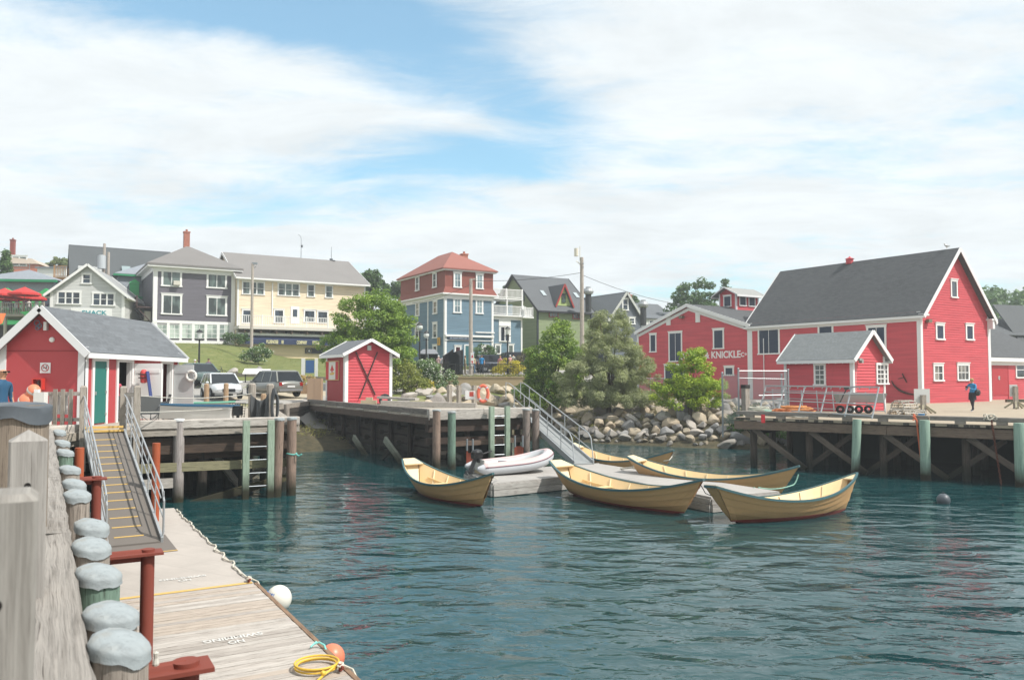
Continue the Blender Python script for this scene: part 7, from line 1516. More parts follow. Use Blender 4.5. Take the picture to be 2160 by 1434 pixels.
# ---------------------------------------------------------------- poles, lamps, railing, monument
POLEW = wood('b3aaa0', '857c73', 'utility_pole_wood')
def upole(px, Y, ytop, lb, r=.14, base=None, ybase=None):
    p = gp_(px, Y); zt = ay(px, ytop, Y).z; T = thing('utility_pole', lb, 'utility pole', p); m = MB(); m.tube([(p.x, p.y, p.z - .3), (p.x, p.y, zt)], [r, r * .7], 10); m.build('pole', POLEW, T, world=True); return T, p, zt
T, p, zt = upole(530, 78, 556, 'slender pale pole standing in front of the cream store', .17); m = MB(); m.box(p.x - .05, p.x + .45, p.y - .1, p.y + .1, zt - .1, zt + .1); m.tube([(p.x, p.y, zt - .5), (p.x + .35, p.y, zt - .3)], .03, 5); m.build('lamp_head', GALV, T, world=True)
T, p, zt = upole(993, 73, 588, 'grey pole with a red arrow sign before the blue house', .2); m = MB(); m.beam((p.x - .1, p.y, zt - .1), (p.x + .5, p.y, zt), .1, .1); m.build('crossarm', POLEW, T, world=True); m = MB(); m.box(p.x - .0, p.x + .3, p.y - .25, p.y - .22, 4.9, 6.1); sgn = m.build('arrow_sign', WHITE, T, world=True); 
for zc, s in ((5.8, 1), (5.2, -1)): m = MB(); m.slab([(p.x + .05, p.y - .26, zc - s * .15), (p.x + .25, p.y - .26, zc - s * .15), (p.x + .15, p.y - .26, zc + s * .15)][::s], .005); m.build('arrow', plain('c02a2c'), sgn, world=True)
T, p, zt = upole(1228, 66, 543, 'tall dark utility pole with white antenna box between the green and charcoal houses', .2); m = MB(); m.cyl(p.x - .45, p.y, zt + .1, zt + .75, .17, n=12); m.tube([(p.x - .45, p.y, zt - .3), (p.x - .2, p.y, zt - .5), (p.x, p.y, zt - .8)], .04, 5); m.cyl(p.x - .15, p.y, zt - .3, zt + .95, .03, n=6); m.build('antenna_box', paint('d8d3c2', .5), T, world=True)
m = MB(); [m.cyl(p.x + .1, p.y - .2, z, z + .12, .05, n=6) for z in (zt - .6, zt - .9)]; m.build('insulator', GALV, T, world=True)
for px, yt, lb, tr in ((215, 514, 'grey pole carrying a big transformer drum behind the grey gable house', 1), (224, 532, 'shorter twin pole right beside the transformer pole', 0)):
    T, p, zt = upole(px, 90, yt, lb, .2)
    if tr: m = MB(); zc = ay(px, 555, 90).z; m.cyl(p.x - .05, p.y - .45, zc - .7, zc + .75, .42, n=14); m.cyl(p.x - .05, p.y - .45, zc + .75, zc + .83, .3, n=12); m.build('transformer', paint('b3b9bd', .5, .05), T, world=True)
# overhead wires
for a, b, lb in ((ay(993, 592, 73), ay(1228, 575, 66), 'overhead wire from the pole before the blue house to the tall antenna pole'), (ay(1228, 580, 66), ay(1420, 640, 74), 'overhead wire from the tall antenna pole to the red low wing'), (ay(993, 600, 73), ay(870, 640, 80), 'overhead wire from the pole to the shaded side of the blue house')): rope([a, b], .018, plain('26282a'), lb, 'overhead_wire', 4, sag=.25)
def lamp(px, Y, ytop, lb, globe=False):
    p = gp_(px, Y); zt = ay(px, ytop, Y).z; T = thing('street_lamp', lb, 'street lamp', p, 0, 'black street lamps'); m = MB(); m.tube([(p.x, p.y, p.z), (p.x, p.y, p.z + .6), (p.x, p.y, p.z + .62), (p.x, p.y, zt - .75)], [.13, .11, .075, .06], 10); m.tube([(p.x - .28, p.y, zt - .85), (p.x + .28, p.y, zt - .85)], .025, 5); m.build('lamp_post', BLACK, T, world=True)
    m = MB(); m.lathe((p.x, p.y, zt - .75), [(.1, 0), (.16, .05), (.22, .5)], 8) if not globe else m.ball((p.x, p.y, zt - .45), .26, 12, 8); m.build('lantern', plain('c9cdc9', .25, 0, 'frosted_glass'), T, world=True)
    m = MB(); m.lathe((p.x, p.y, zt - .25), [(.27, 0), (.2, .1), (.05, .2), (.0, .28)], 8); m.build('lantern_cap', BLACK, T, world=True)
lamp(420, 60, 694, 'black lantern street lamp on the grass bank beyond the harbour shed'); lamp(885, 66.0, 679, 'black street lamp with round globe left of the blue house corner', True); lamp(899, 74, 697, 'smaller street lamp behind the globe lamp at the blue house', True); lamp(1071, 70.3, 688, 'black street lamp inside the railing by the golden bush')
T = thing('street_railing', 'black metal railing of upright bars on the retaining wall by the monument', 'railing', (-2, 69.3, 3.8)); m = MB(); fr = Fr(T, (0, 0, 0), (1, 0)); xa, xb = -6.4, 1.4
def rz_(x): return H(x, 69.3) - 3.8
m.beam((xa + 2, 0, rz_(xa) + 1.15), (xb + 2, 0, rz_(xb) + 1.15), .05, .05); m.beam((xa + 2, 0, rz_(xa) + .15), (xb + 2, 0, rz_(xb) + .15), .05, .05)
for i in range(56): x = xa + (xb - xa) * i / 55; w = .03 if i % 11 else .07; m.box(x + 2 - w / 2, x + 2 + w / 2, -w / 2, w / 2, 0.0, 1.2 + (.1 if w > .05 else 0))
m.build('bars', BLACK, T)
T = thing('granite_monument', 'tall polished black granite monument slabs with slanted tops behind the railing', 'monument', gp_(956, 72)); p = T.location; GRN = plain('121619', .12, 0, 'black_granite')
for sx, h0, h1 in ((-1, 1.75, 2.35), (1, 2.3, 1.95)):
    m = MB(); a = Vector((p.x + (.05 if sx > 0 else -.05), p.y + .3, p.z)); b = Vector((p.x + sx * .85, p.y - .35, p.z)); n_ = Vector(((b - a).y, -(b - a).x, 0)).normalized() * .08; ha, hb = (2.35, 1.75) if sx < 0 else (2.1, 2.3)
    q = [a - n_, b - n_, b + n_, a + n_] if sx > 0 else [b - n_, a - n_, a + n_, b + n_]; hh = [ha, hb, hb, ha] if sx > 0 else [hb, ha, ha, hb]; m.hexa(q if ((q[1] - q[0]).cross(q[2] - q[1])).z > 0 else q[::-1], [v + Vector((0, 0, h)) for v, h in zip(q, hh)] if ((q[1] - q[0]).cross(q[2] - q[1])).z > 0 else [v + Vector((0, 0, h)) for v, h in zip(q, hh)][::-1]); m.build('granite_slab', GRN, T, world=True)
T = thing('granite_monument', 'low dark granite block beside the tall slabs', 'monument', gp_(903, 75)); p = T.location; m = MB(); m.box(p.x - .85, p.x - .05, p.y, p.y + .2, p.z, p.z + 1.7); m.box(p.x + .05, p.x + .9, p.y, p.y + .2, p.z, p.z + 1.75); m.build('granite_slab', GRN, T, world=True); m = MB(); m.slab([(p.x - .95, p.y - .2, p.z + 1.75), (p.x + 1, p.y - .2, p.z + 1.75), (p.x + .6, p.y + .4, p.z + 2.2), (p.x - .5, p.y + .4, p.z + 2.2)], .06); m.build('cap_roof', plain('7d8084'), T, world=True)
# ---------------------------------------------------------------- cars
def car(name, label, px, Y, rz, body, L_=4.5, W_=1.86, Hh=1.62, van=0, front_lights='d9dde0', z=None):
    x = (px - 1080) / F * Y; T = thing(name, label, 'car', (x, Y, (H(x, Y) + .06) if z is None else z), rz); B = NT('car_paint'); B.col(lin(body)); B.b.inputs['Roughness'].default_value = .22; B.b.inputs['Metallic'].default_value = .35; B.b.inputs['Coat Weight'].default_value = .6; B = B.m
    h = L_ / 2; st = [(-h, .52, .78, .80), (-h + .06, .36, .98, .93), (-h + .5, .30, 1.02, 1.0), (-h + 1.3, .28, 1.0, 1.0), (0, .27, .98, 1.0), (h - 1.5, .28, .97, 1.0), (h - .8, .30, .93, .98), (h - .25, .33, .84, .90), (h - .04, .40, .72, .80), (h, .48, .62, .72)]
    m = MB(); rings = []
    for X, zb, zt, k in st:
        w = W_ / 2 * k; rings.append([Vector((X, s * a * w, z_)) for s, a, z_ in ((-1, .80, zb), (-1, .97, zb + .1), (-1, 1.0, (zb + zt) / 2), (-1, .95, zt - .06), (-1, .80, zt), (-1, .3, zt + .045), (1, .3, zt + .045), (1, .80, zt), (1, .95, zt - .06), (1, 1.0, (zb + zt) / 2), (1, .97, zb + .1), (1, .80, zb))])
    for i in range(len(rings) - 1):
        for j in range(12): k = (j + 1) % 12; m.face([rings[i][j], rings[i][k], rings[i + 1][k], rings[i + 1][j]][::-1])
    m.face(rings[0]); m.face(rings[-1][::-1]); b = m.build('body', B, T)
    bm = bmesh.new(); bm.from_mesh(b.data); bmesh.ops.remove_doubles(bm, verts=bm.verts, dist=.001); bmesh.ops.recalc_face_normals(bm, faces=bm.faces); bm.to_mesh(b.data); bm.free(); b.data.polygons.foreach_set('use_smooth', [True] * len(b.data.polygons))
    rb, rf = -h + (.12 if van else .2), h - 1.05; tb, tf = -h + .55, h - 2.0; zb = .98; w0_, w1_ = W_ * .46, W_ * .385
    A = [(rb, -w0_, zb), (rf, -w0_, zb - .02), (rf, w0_, zb - .02), (rb, w0_, zb)]; C_ = [(tb, -w1_, Hh - .08), (tf, -w1_, Hh - .06), (tf, w1_, Hh - .06), (tb, w1_, Hh - .08)]
    m = MB(); m.hexa(A, C_); g = m.build('glasshouse', plain('161c22', .08, 0, 'car_glass'), T, bevel=.02)
    m = MB(); m.hexa([(tb - .04, -w1_ - .02, Hh - .10), (tf + .05, -w1_ - .02, Hh - .09), (tf + .05, w1_ + .02, Hh - .09), (tb - .04, w1_ + .02, Hh - .10)], [(tb + .1, -w1_ + .08, Hh), (tf - .15, -w1_ + .08, Hh), (tf - .15, w1_ - .08, Hh), (tb + .1, w1_ - .08, Hh)])
    for s in (-1, 1):
        for (p_, q_) in ((Vector(A[0]), Vector(C_[0])), (Vector(A[1]), Vector(C_[1]))): p_ = Vector((p_.x, s * abs(p_.y), p_.z)); q_ = Vector((q_.x, s * abs(q_.y), q_.z)); m.beam(p_, q_, .08, .07)
        m.beam((-.1, s * (w0_ + .0), zb), (-.25, s * (w1_ + .01), Hh - .08), .07, .03, up=(0, s, 0)); m.beam((-h + 1.15, s * w0_, zb), (-h + 1.1, s * (w1_ + .01), Hh - .08), .12, .03, up=(0, s, 0))
    m.build('roof', B, T, bevel=.02)
    for X in (-h + .85, h - .9):
        for s in (-1, 1):
            m = MB(); m.lathe((X, s * (W_ / 2 - .21), .35), [(.2, 0), (.33, 0), (.35, .04), (.35, .2), (.33, .23), (.2, .23)], 20, (0, s, 0)); w_ = m.build('tyre', plain('17181a', .85, 0, 'tyre_rubber'), T)
            m = MB(); m.lathe((X, s * (W_ / 2 - .0), .35), [(0, -.02), (.06, .0), (.08, -.03), (.2, -.03), (.22, .0)], 10, (0, s, 0)); m.build('rim', GALV, w_)
    for s in (-1, 1):
        m = MB(); m.hexa([(h - .32, s * .52 - .17, .66), (h - .06, s * .52 - .17, .62), (h - .06, s * .52 + .17, .62), (h - .36, s * .52 + .2, .66)], [(h - .38, s * .52 - .17, .78), (h - .13, s * .52 - .15, .74), (h - .15, s * .52 + .17, .74), (h - .42, s * .52 + .2, .8)]); m.build('headlight', plain(front_lights, .15), T)
        m = MB(); m.box(-h - .01, -h + .15, s * .72 - .1, s * .72 + .1, .72, .95); m.build('tail_light', plain('8e2320', .25), T)
        m = MB(); m.ball((h - 1.35, s * (W_ / 2 + .08), 1.02), .11, 8, 6, (.6, 1, .7)); m.build('mirror', B, T)
    m = MB(); m.box(h - .08, h + .01, -.38, .38, .44, .64); m.build('grille', plain('1d1f22', .35), T); m = MB(); m.box(-h - .025, -h + .04, -.26, .26, .62, .74); m.build('licence_plate', plain('c9cbc9', .4), T)
    m = MB(); m.box(-h - .02, -h + .1, -.8, .8, .4, .52); m.build('rear_bumper', plain('77787a', .5), T)
    return T
car('parked_suv', 'white sport utility car facing the harbour, parked beyond the shed doors', 468, 51, rad(-59), 'd9dcde')
car('parked_suv', 'silver grey sport utility car seen from behind, parked on the street', 577, 53, rad(134), '84857f', 4.75, 1.9, 1.72, 1)
car('parked_car', 'dark blue car behind the railing near the golden bush', 1047, 76, rad(20), '1e2733')
car('parked_car', 'black car partly hidden behind people at the end of the railing', 1098, 78.5, rad(15), '20242b', Hh=1.7)
car('parked_car', 'pale green car behind the white car, mostly hidden by the shed door', 424, 58.5, rad(-50), '5b6e6a')
# ---------------------------------------------------------------- people
def person(label, loc, rz, shirt, legs, hair, skin='b98a6c', h=1.72, sleeves=True, shorts=False, lift=None, stride=0, cap=None, detail=True, skirt=None, bald=False, shoes='2a2a2c', group=None, lean=0):
    """one continuous body grown with a skin modifier, coloured by region; local -y is the way it faces"""
    T = thing('person', label, 'person', loc, rz, group); k = h / 1.72; V = []; E = []; Rr_ = []
    def v(x, y, z, r): V.append((x * k, y * k, z * k)); Rr_.append(r * k); return len(V) - 1
    pel = v(0, 0, .95, .135); wa = v(0, -lean * .3, 1.10, .125); ch = v(0, -lean * .7, 1.32, .145); nb = v(0, -lean, 1.46, .075); nk = v(0, -lean - .01, 1.52, .052); hd = v(0, -lean - .03, 1.60, .082); ht = v(0, -lean - .02, 1.68, .078)
    E += [(pel, wa), (wa, ch), (ch, nb), (nb, nk), (nk, hd), (hd, ht)]; hands = []
    for s in (-1, 1):
        st = stride * s; hp = v(s * .10, 0, .88, .095); kn = v(s * .11, -st * .5 - .02, .50, .062); an = v(s * .11, -st * .8 + max(0, -st) * .3, .10 + max(0, -st) * .15, .042); toe = v(s * .12, -st * .8 - .16, .035 + max(0, -st) * .1, .035); E += [(pel, hp), (hp, kn), (kn, an), (an, toe)]
        sh = v(s * .185, -lean * .9, 1.40, .062); 
        if lift and lift.get(s): el, wr, hn = lift[s]
        else: el, wr, hn = (s * .235, .02, 1.13), (s * .25, -.05, .90), (s * .25, -.08, .82)
        e_ = v(*el, .045); w_ = v(*wr, .030); h_ = v(*hn, .034); E += [(ch, sh), (sh, e_), (e_, w_), (w_, h_)]; hands.append((Vector(wr) * k, Vector(hn) * k, s))
    me = bpy.data.meshes.new('body'); me.from_pydata(V, E, []); o = bpy.data.objects.new('body', me); COL.objects.link(o); md = o.modifiers.new('s', 'SKIN'); 
    for i, r in enumerate(Rr_): sv_ = me.skin_vertices[0].data[i]; sv_.radius = (r, r * (.78 if i in (pel, wa, ch) else 1)); sv_.use_root = i == pel
    sb = o.modifiers.new('d', 'SUBSURF'); sb.levels = sb.render_levels = 2 if detail else 1
    me2 = bpy.data.meshes.new_from_object(o.evaluated_get(bpy.context.evaluated_depsgraph_get())); bpy.data.objects.remove(o); me2.materials.clear()
    ms = [paint(c, .8, .06, 4, 'cloth') if i else plain(skin, .6, 0, 'skin') for i, c in enumerate((skin, shirt, legs, shoes, hair))]
    for m_ in ms: me2.materials.append(m_)
    for p_ in me2.polygons:
        c = p_.center / k; x, y, z = c; i = 1; arm = abs(x) > .2 + .03 or (lift and y < -.2 and z > .9)
        if z > 1.485: i = 0
        elif z < .075: i = 3
        elif z < .97 and not arm and abs(x) < .225: i = 2 if not (shorts and z < .52) else 0
        elif arm and not (z > 1.24 if not sleeves else z > (.93 if not lift else 0) and (c - Vector(hands[0 if x < 0 else 1][1]) / k).length > .09): i = 0
        p_.material_index = i; p_.use_smooth = True
    b = bpy.data.objects.new('body', me2); COL.objects.link(b); b.parent = T
    m = MB(); hz_, hy = 1.62 * k, (-lean - .03) * k
    if detail:
        for wr, hn, s in hands:
            d = (hn - wr).normalized(); sd = d.cross(Vector((0, 0, 1)));  sd = sd.normalized() if sd.length > .1 else Vector((0, 1, 0))
            for f_ in range(4): q0 = hn + sd * (f_ - 1.5) * .018; q1 = q0 + d * (.045 - abs(f_ - 1.4) * .006); m.tube([q0, q1, q1 + d * .025 + Vector((0, -.012, 0))], [.009, .0085, .007], 6)
            m.tube([hn - d * .02 + sd * .03, hn + sd * .048 + d * .02, hn + sd * .05 + d * .045], [.010, .009, .007], 6)
        m.ball((0, hy - .085 * k, hz_ - .01), .014, 6, 5, (1, 1.2, 1.4)); [m.ball((s * .08 * k, hy, hz_ - .01), .02, 6, 5, (.5, 1, 1.5)) for s in (-1, 1)]
        m.build('fingers_and_face', plain(skin, .6, 0, 'skin'), T)
        m = MB(); [m.ball((s * .03 * k, hy - .074 * k, hz_ + .015), .009, 6, 5) for s in (-1, 1)]; m.beam((-.02, hy - .08 * k, hz_ - .045), (.02, hy - .08 * k, hz_ - .045), .006, .006); m.build('eyes_and_mouth', plain('2b1c18', .5), T)
    if not bald: m = MB(); m.ball((0, hy + .018 * k, hz_ + .035 * k), .095 * k, 12, 8, (.96, 1.02, .95)); m.build('hair' if not cap else 'hat', paint(cap or hair, .8, .1), T)
    if skirt: m = MB(); m.lathe((0, 0, .62 * k), [(.19 * k, 0), (.185 * k, .15 * k), (.165 * k, .38 * k)], 18); m.build('skirt', paint(skirt, .8, .08), T)
    return T
M1 = person('bald person in blue t-shirt with dark glasses standing behind the lead capped piling', (-10.62, 16.8, 2.3), rad(75), '24506f', '3a3c40', '8a6b52', h=1.8, sleeves=False, bald=True)
m = MB(); m.box(-.075, .075, -.125, -.105, 1.69, 1.725); m.box(-.085, -.07, -.12, .02, 1.70, 1.715); m.box(.07, .085, -.12, .02, 1.70, 1.715); m.build('sunglasses', plain('141416', .2), M1)
Wm = person('person in blue top and dark skirt walking over the wharf and holding up a phone', (az(2052, 868, 2.15).x, az(2052, 868, 2.15).y, 2.14), rad(-62), '2d7fae', '24262e', 'a88f5e', h=1.68, lift={-1: ((-.25, -.12, 1.14), (-.12, -.34, 1.2), (-.08, -.38, 1.24)), 1: ((.25, -.12, 1.14), (.12, -.34, 1.2), (.05, -.38, 1.24))}, stride=.22, skirt='1d1f27', shoes='c9c6c9')
m = MB(); m.ball((.2, .12, .98), .17, 12, 8, (.7, 1.1, 1.05)); m.build('shoulder_bag', plain('17181b', .6), Wm); m = MB(); m.tube([(.2, .1, 1.1), (.1, .13, 1.35), (-.1, .02, 1.45), (-.12, -.08, 1.4)], .015, 5); m.build('bag_strap', plain('17181b', .6), Wm); m = MB(); m.box(-.07, .04, -.45, -.43, 1.22, 1.3); m.build('phone', plain('22252a', .3), Wm)
PG = 'visitors on the street'
for (px, Y, rz, sh, lg, hr, hh, lb, kw) in ((419, 60, 200, '8fb0a4', 'a05a5e', '6c5a48', 1.75, 'person in pale green shirt and dusty red shorts beside the white car', dict(shorts=True, sleeves=False)), (411, 61, 100, 'a9bcc0', '6e7a80', 'd8d8d4', 1.65, 'person with white hair in pale shirt between the parked cars', {}), (440, 62.5, 30, '6a4c66', '3a3640', '4a352c', 1.6, 'person in plum top sitting height behind the white car roof', {}),
    (925, 73.5, 160, 'c9a9a4', '8a7a6c', '5a4a40', 1.62, 'person in white cap and pinkish top left of the monument', dict(cap='dcdcd8')), (935.5, 72.4, 200, 'b9b2b4', 'a38e7c', '8a8a88', 1.75, 'person in grey shirt and beige trousers touching the monument', {}), (981, 72.2, 110, 'a39a80', '9a8f76', '5c4636', 1.7, 'person in olive beige clothes right of the monument', {}), (998, 74, 20, 'c9bf9a', '52708e', '4a3b30', 1.66, 'person in cream top and light jeans walking by the grey pole', dict(stride=.2)),
    (1016, 73.2, 0, '1f7fb8', '2b3440', '4c3a30', 1.74, 'person in bright blue shirt and dark trousers behind the railing', dict(sleeves=False)), (1055, 74, 150, 'c08080', '3a3c48', '9a7a52', 1.66, 'person in coral pink top by the dark blue car', {}), (1076, 75, 20, 'c99a98', '5a5d68', 'cfcfcc', 1.66, 'person in rose top and white cap behind the golden bush', dict(cap='d9d7d2')), (1083, 76, 200, '9fa39a', '40424a', '1c1a1a', 1.72, 'person with black hair and grey top behind the golden bush', {}), (871, 66, 30, 'c9c4b4', 'b0a890', '9a8560', 1.6, 'person in straw hat left of the rose bush', dict(cap='cdbb84'))):
    q = gp_(px, Y, .07); person(lb, q, rad(rz), sh, lg, hr, h=hh, detail=False, group=PG, **kw)
person('person in pink top leaning in the open shed doorway', (-14.35, 29.25, 2.32), rad(60), 'c0586a', '3a3c44', '3c2e28', h=1.6, sleeves=False)
for px, Y, c, lb in ((20, 81.5, '2f3a6a', 'person in navy top seated at the terrace rail'), (58, 81.0, 'd6d4d0', 'person in white shirt and dark hat standing on the terrace'), (36, 82, 'b05a5a', 'person in red top on the terrace')):
    x = (px - 1080) / F * Y; person(lb, (x, Y, ay(20, 662, 79).z), rad(20), c, '3a3c44', '2c2420', h=1.62, detail=False, group='people on the restaurant terrace')
# ---------------------------------------------------------------- things on the shed deck
def bx(name, label, cat, mat, *b, group=None):
    m = MB(); [m.box(*q) for q in b]; return tag(m.build(name, mat), label, cat, group)
def P0(px, Y, z=2.3): return Vector(((px - 1080) / F * Y, Y, z))
ORG = paint('d9805f', .5, .08, 5, 'faded_orange_vinyl')
# picket fence left of the gangway
T = thing('picket_fence', 'weathered picket fence with white boards behind it, left of the gangway top', 'fence', P0(135, 23.4)); a, b = P0(100, 23.4), P0(171, 23.4)
m = MB(); m.box(a.x, b.x, 23.42, 23.48, 3.36, 3.47); m.box(a.x, b.x, 23.42, 23.48, 2.62, 2.72); m.build('rail', GREYL, T, world=True)
for px in (117, 133, 150): p = P0(px, 23.35); m = MB(); m.box(p.x - .055, p.x + .055, 23.37, 23.41, 2.5, 3.55); m.build('picket', GREY, T, world=True)
for px in (109, 125, 141): p = P0(px, 23.5); m = MB(); m.box(p.x - .055, p.x + .055, 23.5, 23.53, 2.82, 3.4); m.build('white_board', WHITE, T, world=True)
for px, zt, Y, lb in ((178, 3.6, 23.3, 'square grey gate post at the upper left corner of the gangway'), (262, 3.58, 24.2, 'rounded grey gate post at the upper right corner of the gangway'), (291, 3.6, 24.0, 'taller square grey post right beside the folding chair')):
    p = P0(px, Y); T = thing('gate_post', lb, 'post', (p.x, p.y, 1.2), rad(30)); m = MB(); m.box(-.09, .09, -.09, .09, 0, zt - 1.2); m.hexa([(-.09, -.09, zt - 1.2), (.09, -.09, zt - 1.2), (.09, .09, zt - 1.2), (-.09, .09, zt - 1.2)], [(-.05, -.05, zt - 1.15), (.05, -.05, zt - 1.15), (.05, .05, zt - 1.15), (-.05, .05, zt - 1.15)]); m.build('shaft', GREY, T)
m = MB(); a, b = P0(262, 24.2), P0(291, 24.0); m.beam(a + Vector((0, 0, 1.08)), b + Vector((0, 0, 1.08)), .05, .12); m.beam(a + Vector((0, 0, .3)), b + Vector((0, 0, .3)), .05, .14); m.beam(P0(276, 24.15, 2.55), P0(276, 24.15, 3.42), .12, .03); tag(m.build('gate_rails', GREYL), 'short pair of grey rails between the posts right of the gangway', 'rail')
rough_beam(P0(100, 22.6, 2.38), P0(176, 23.6, 2.38), .3, .3, 'edge_timber', GREYL, T1, 8, .01)
m = MB(); m.beam(P0(100, 22.7, 2.05), P0(180, 23.6, 2.05), .25, .28); m.build('fascia_beam', GREY, T1, world=True)
# buoys and bottles by the fence
for px, py, r, lb in ((71, 826, .19, 'upright peach orange buoy against the shed wall'), (58, 850, .26, 'big round orange buoy low by the picket fence')):
    p = ay(px, py, 23.2); T = thing('deck_buoy', lb, 'buoy', (p.x, p.y, 2.3)); m = MB(); m.ball(p, r, 16, 10, (1, 1, 1.15)); m.build('ball', ORG, T, world=True, smooth=2); m = MB(); m.lathe(p, [(r * .98, 0), (r * 1.03, .02), (r * 1.03, .06), (r * .98, .08)], 18, (.5, -.3, .6)); m.build('band', paint('c9c4bd', .5), T, world=True)
    m = MB(); m.cyl(p.x, p.y, 2.3, p.z - r * .8, r * .5, n=10); m.build('stand', plain('8b857c', .8), T, world=True)
for px, w, h, lb in ((78, .09, 1.35, 'narrow white upright board between the orange buoys and bottles'),): p = P0(px, 23.0); bx('white_post', lb, 'post', WHITE, (p.x - w / 2, p.x + w / 2, p.y - .03, p.y + .03, 2.3, 2.3 + h - .1))
for px, s, z, lb in ((88, .15, 3.05, 'white plastic jug standing on a crate by the picket fence'), (95, .18, 2.55, 'large translucent jug under the white one')):
    p = P0(px, 22.9); T = thing('plastic_jug', lb, 'jug', (p.x, p.y, z)); m = MB(); m.box(-s, s, -.1, .1, 0, .42); m.build('jug_body', paint('d5d4cf', .4, .05), T, bevel=.04); m = MB(); m.cyl(-s * .4, 0, .42, .5, .04, n=8); m.build('lid', WHITE, T)
bx('wooden_crate', 'grey crate holding the plastic jugs by the fence', 'crate', GREY, (P0(92, 22.9).x - .3, P0(92, 22.9).x + .3, 22.75, 23.1, 2.3, 2.55), (P0(88, 22.9).x - .2, P0(88, 22.9).x + .2, 23.02, 23.1, 2.3, 3.05))
T = thing('extinguisher_box', 'red open wall box holding an extinguisher on the shed gable', 'cabinet', ay(81, 822, 26.3)); p = T.location; RB = paint('c2362c', .4, .05, name='signal_red'); m = MB(); m.box(p.x - .17, p.x - .13, 26.2, 26.38, p.z, p.z + .38); m.box(p.x + .13, p.x + .17, 26.2, 26.38, p.z, p.z + .38); m.box(p.x - .13, p.x + .13, 26.2, 26.38, p.z + .34, p.z + .38); m.box(p.x - .13, p.x + .13, 26.2, 26.38, p.z, p.z + .04); m.build('cabinet_frame', RB, T, world=True); m = MB(); m.cyl(p.x, 26.3, p.z + .04, p.z + .26, .06, n=10); m.cyl(p.x, 26.3, p.z + .26, p.z + .32, .03, n=8); m.build('extinguisher', plain('4a2a28', .4), T, world=True)
# life ring, life jacket, paddle at the open doors
c = Vector((-13.98 + .82, 33.1, 3.95)); T = thing('white_life_ring', 'white life ring hanging on the grey open door of the shed', 'life ring', c); m = MB(); m.tube([c + Vector((.19 * math.cos(t), 0, .19 * math.sin(t))) for t in [i * math.pi / 10 for i in range(20)]], .055, 8, closed=True); m.build('ring', paint('d9d8d2', .5, .05), T, world=True, smooth=True); m = MB(); [m.tube([c + Vector((.19 * math.cos(t0 + k * .12), 0, .19 * math.sin(t0 + k * .12))) for k in (-1, 0, 1)], .06, 8) for t0 in (.78, 2.36, 3.93, 5.5)]; m.build('band', paint('a9abac', .5), T, world=True)
c = ay(303, 808, 29.5); T = thing('red_life_jacket', 'red life jacket hanging on the white open door', 'life jacket', c); m = MB(); m.lathe(c, [(.05, 0), (.11, .03), (.13, .3), (.12, .42), (.06, .5)], 10); m.build('vest', paint('cc4a4a', .7, .08), T, world=True); m = MB(); m.box(c.x - .14, c.x + .14, c.y - .13, c.y - .11, c.z + .18, c.z + .22); m.box(c.x - .14, c.x + .14, c.y - .13, c.y - .11, c.z + .3, c.z + .34); m.build('strap', plain('3c3436'), T, world=True)
m = MB(); a, b = ay(311, 783, 29.45), ay(320, 850, 29.3); m.beam(a, b, .12, .03); m.beam(b, b + (b - a).normalized() * .35, .04, .04); tag(m.build('blue_paddle', paint('24356e', .5)), 'dark blue paddle propped against the white open door', 'paddle')
def fchair(px, Y, rz, lb, z=2.3):
    p = P0(px, Y, z); T = thing('folding_chair', lb, 'camp chair', p, rz, 'folding camp chairs'); CL = paint('4d4f4f', .85, .08, 5, 'grey_canvas'); m = MB(); m.box(-.27, .27, -.25, .25, .42, .45); m.build('seat', CL, T); m = MB(); m.slab([(-.28, .22, .45), (.28, .22, .45), (.3, .36, .98), (-.3, .36, .98)], .03); m.build('backrest', CL, T)
    for s in (-1, 1): m = MB(); m.tube([(s * .27, -.25, .0), (-s * .0 + s * .2, .0, .22), (s * .27, .25, .42)], .012, 5); m.tube([(s * .27, .25, 0), (s * .27, -.25, .44), (s * .28, -.26, .65)], .012, 5); m.tube([(s * .28, .3, .7), (s * .28, -.26, .66)], .018, 5); m.build('side_frame', plain('5c6064', .4, .5), T)
    m = MB(); m.tube([(-.27, -.26, 0), (.27, -.26, .42)], .012, 5); m.tube([(.27, -.26, 0), (-.27, -.26, .42)], .012, 5); m.build('cross_frame', plain('5c6064', .4, .5), T); return T
fchair(318, 25.9, rad(20), 'grey canvas folding chair facing the water beside the gangway post'); fchair(337, 29.0, rad(-60), 'dark folding chair partly behind the grey one, by the shed door')
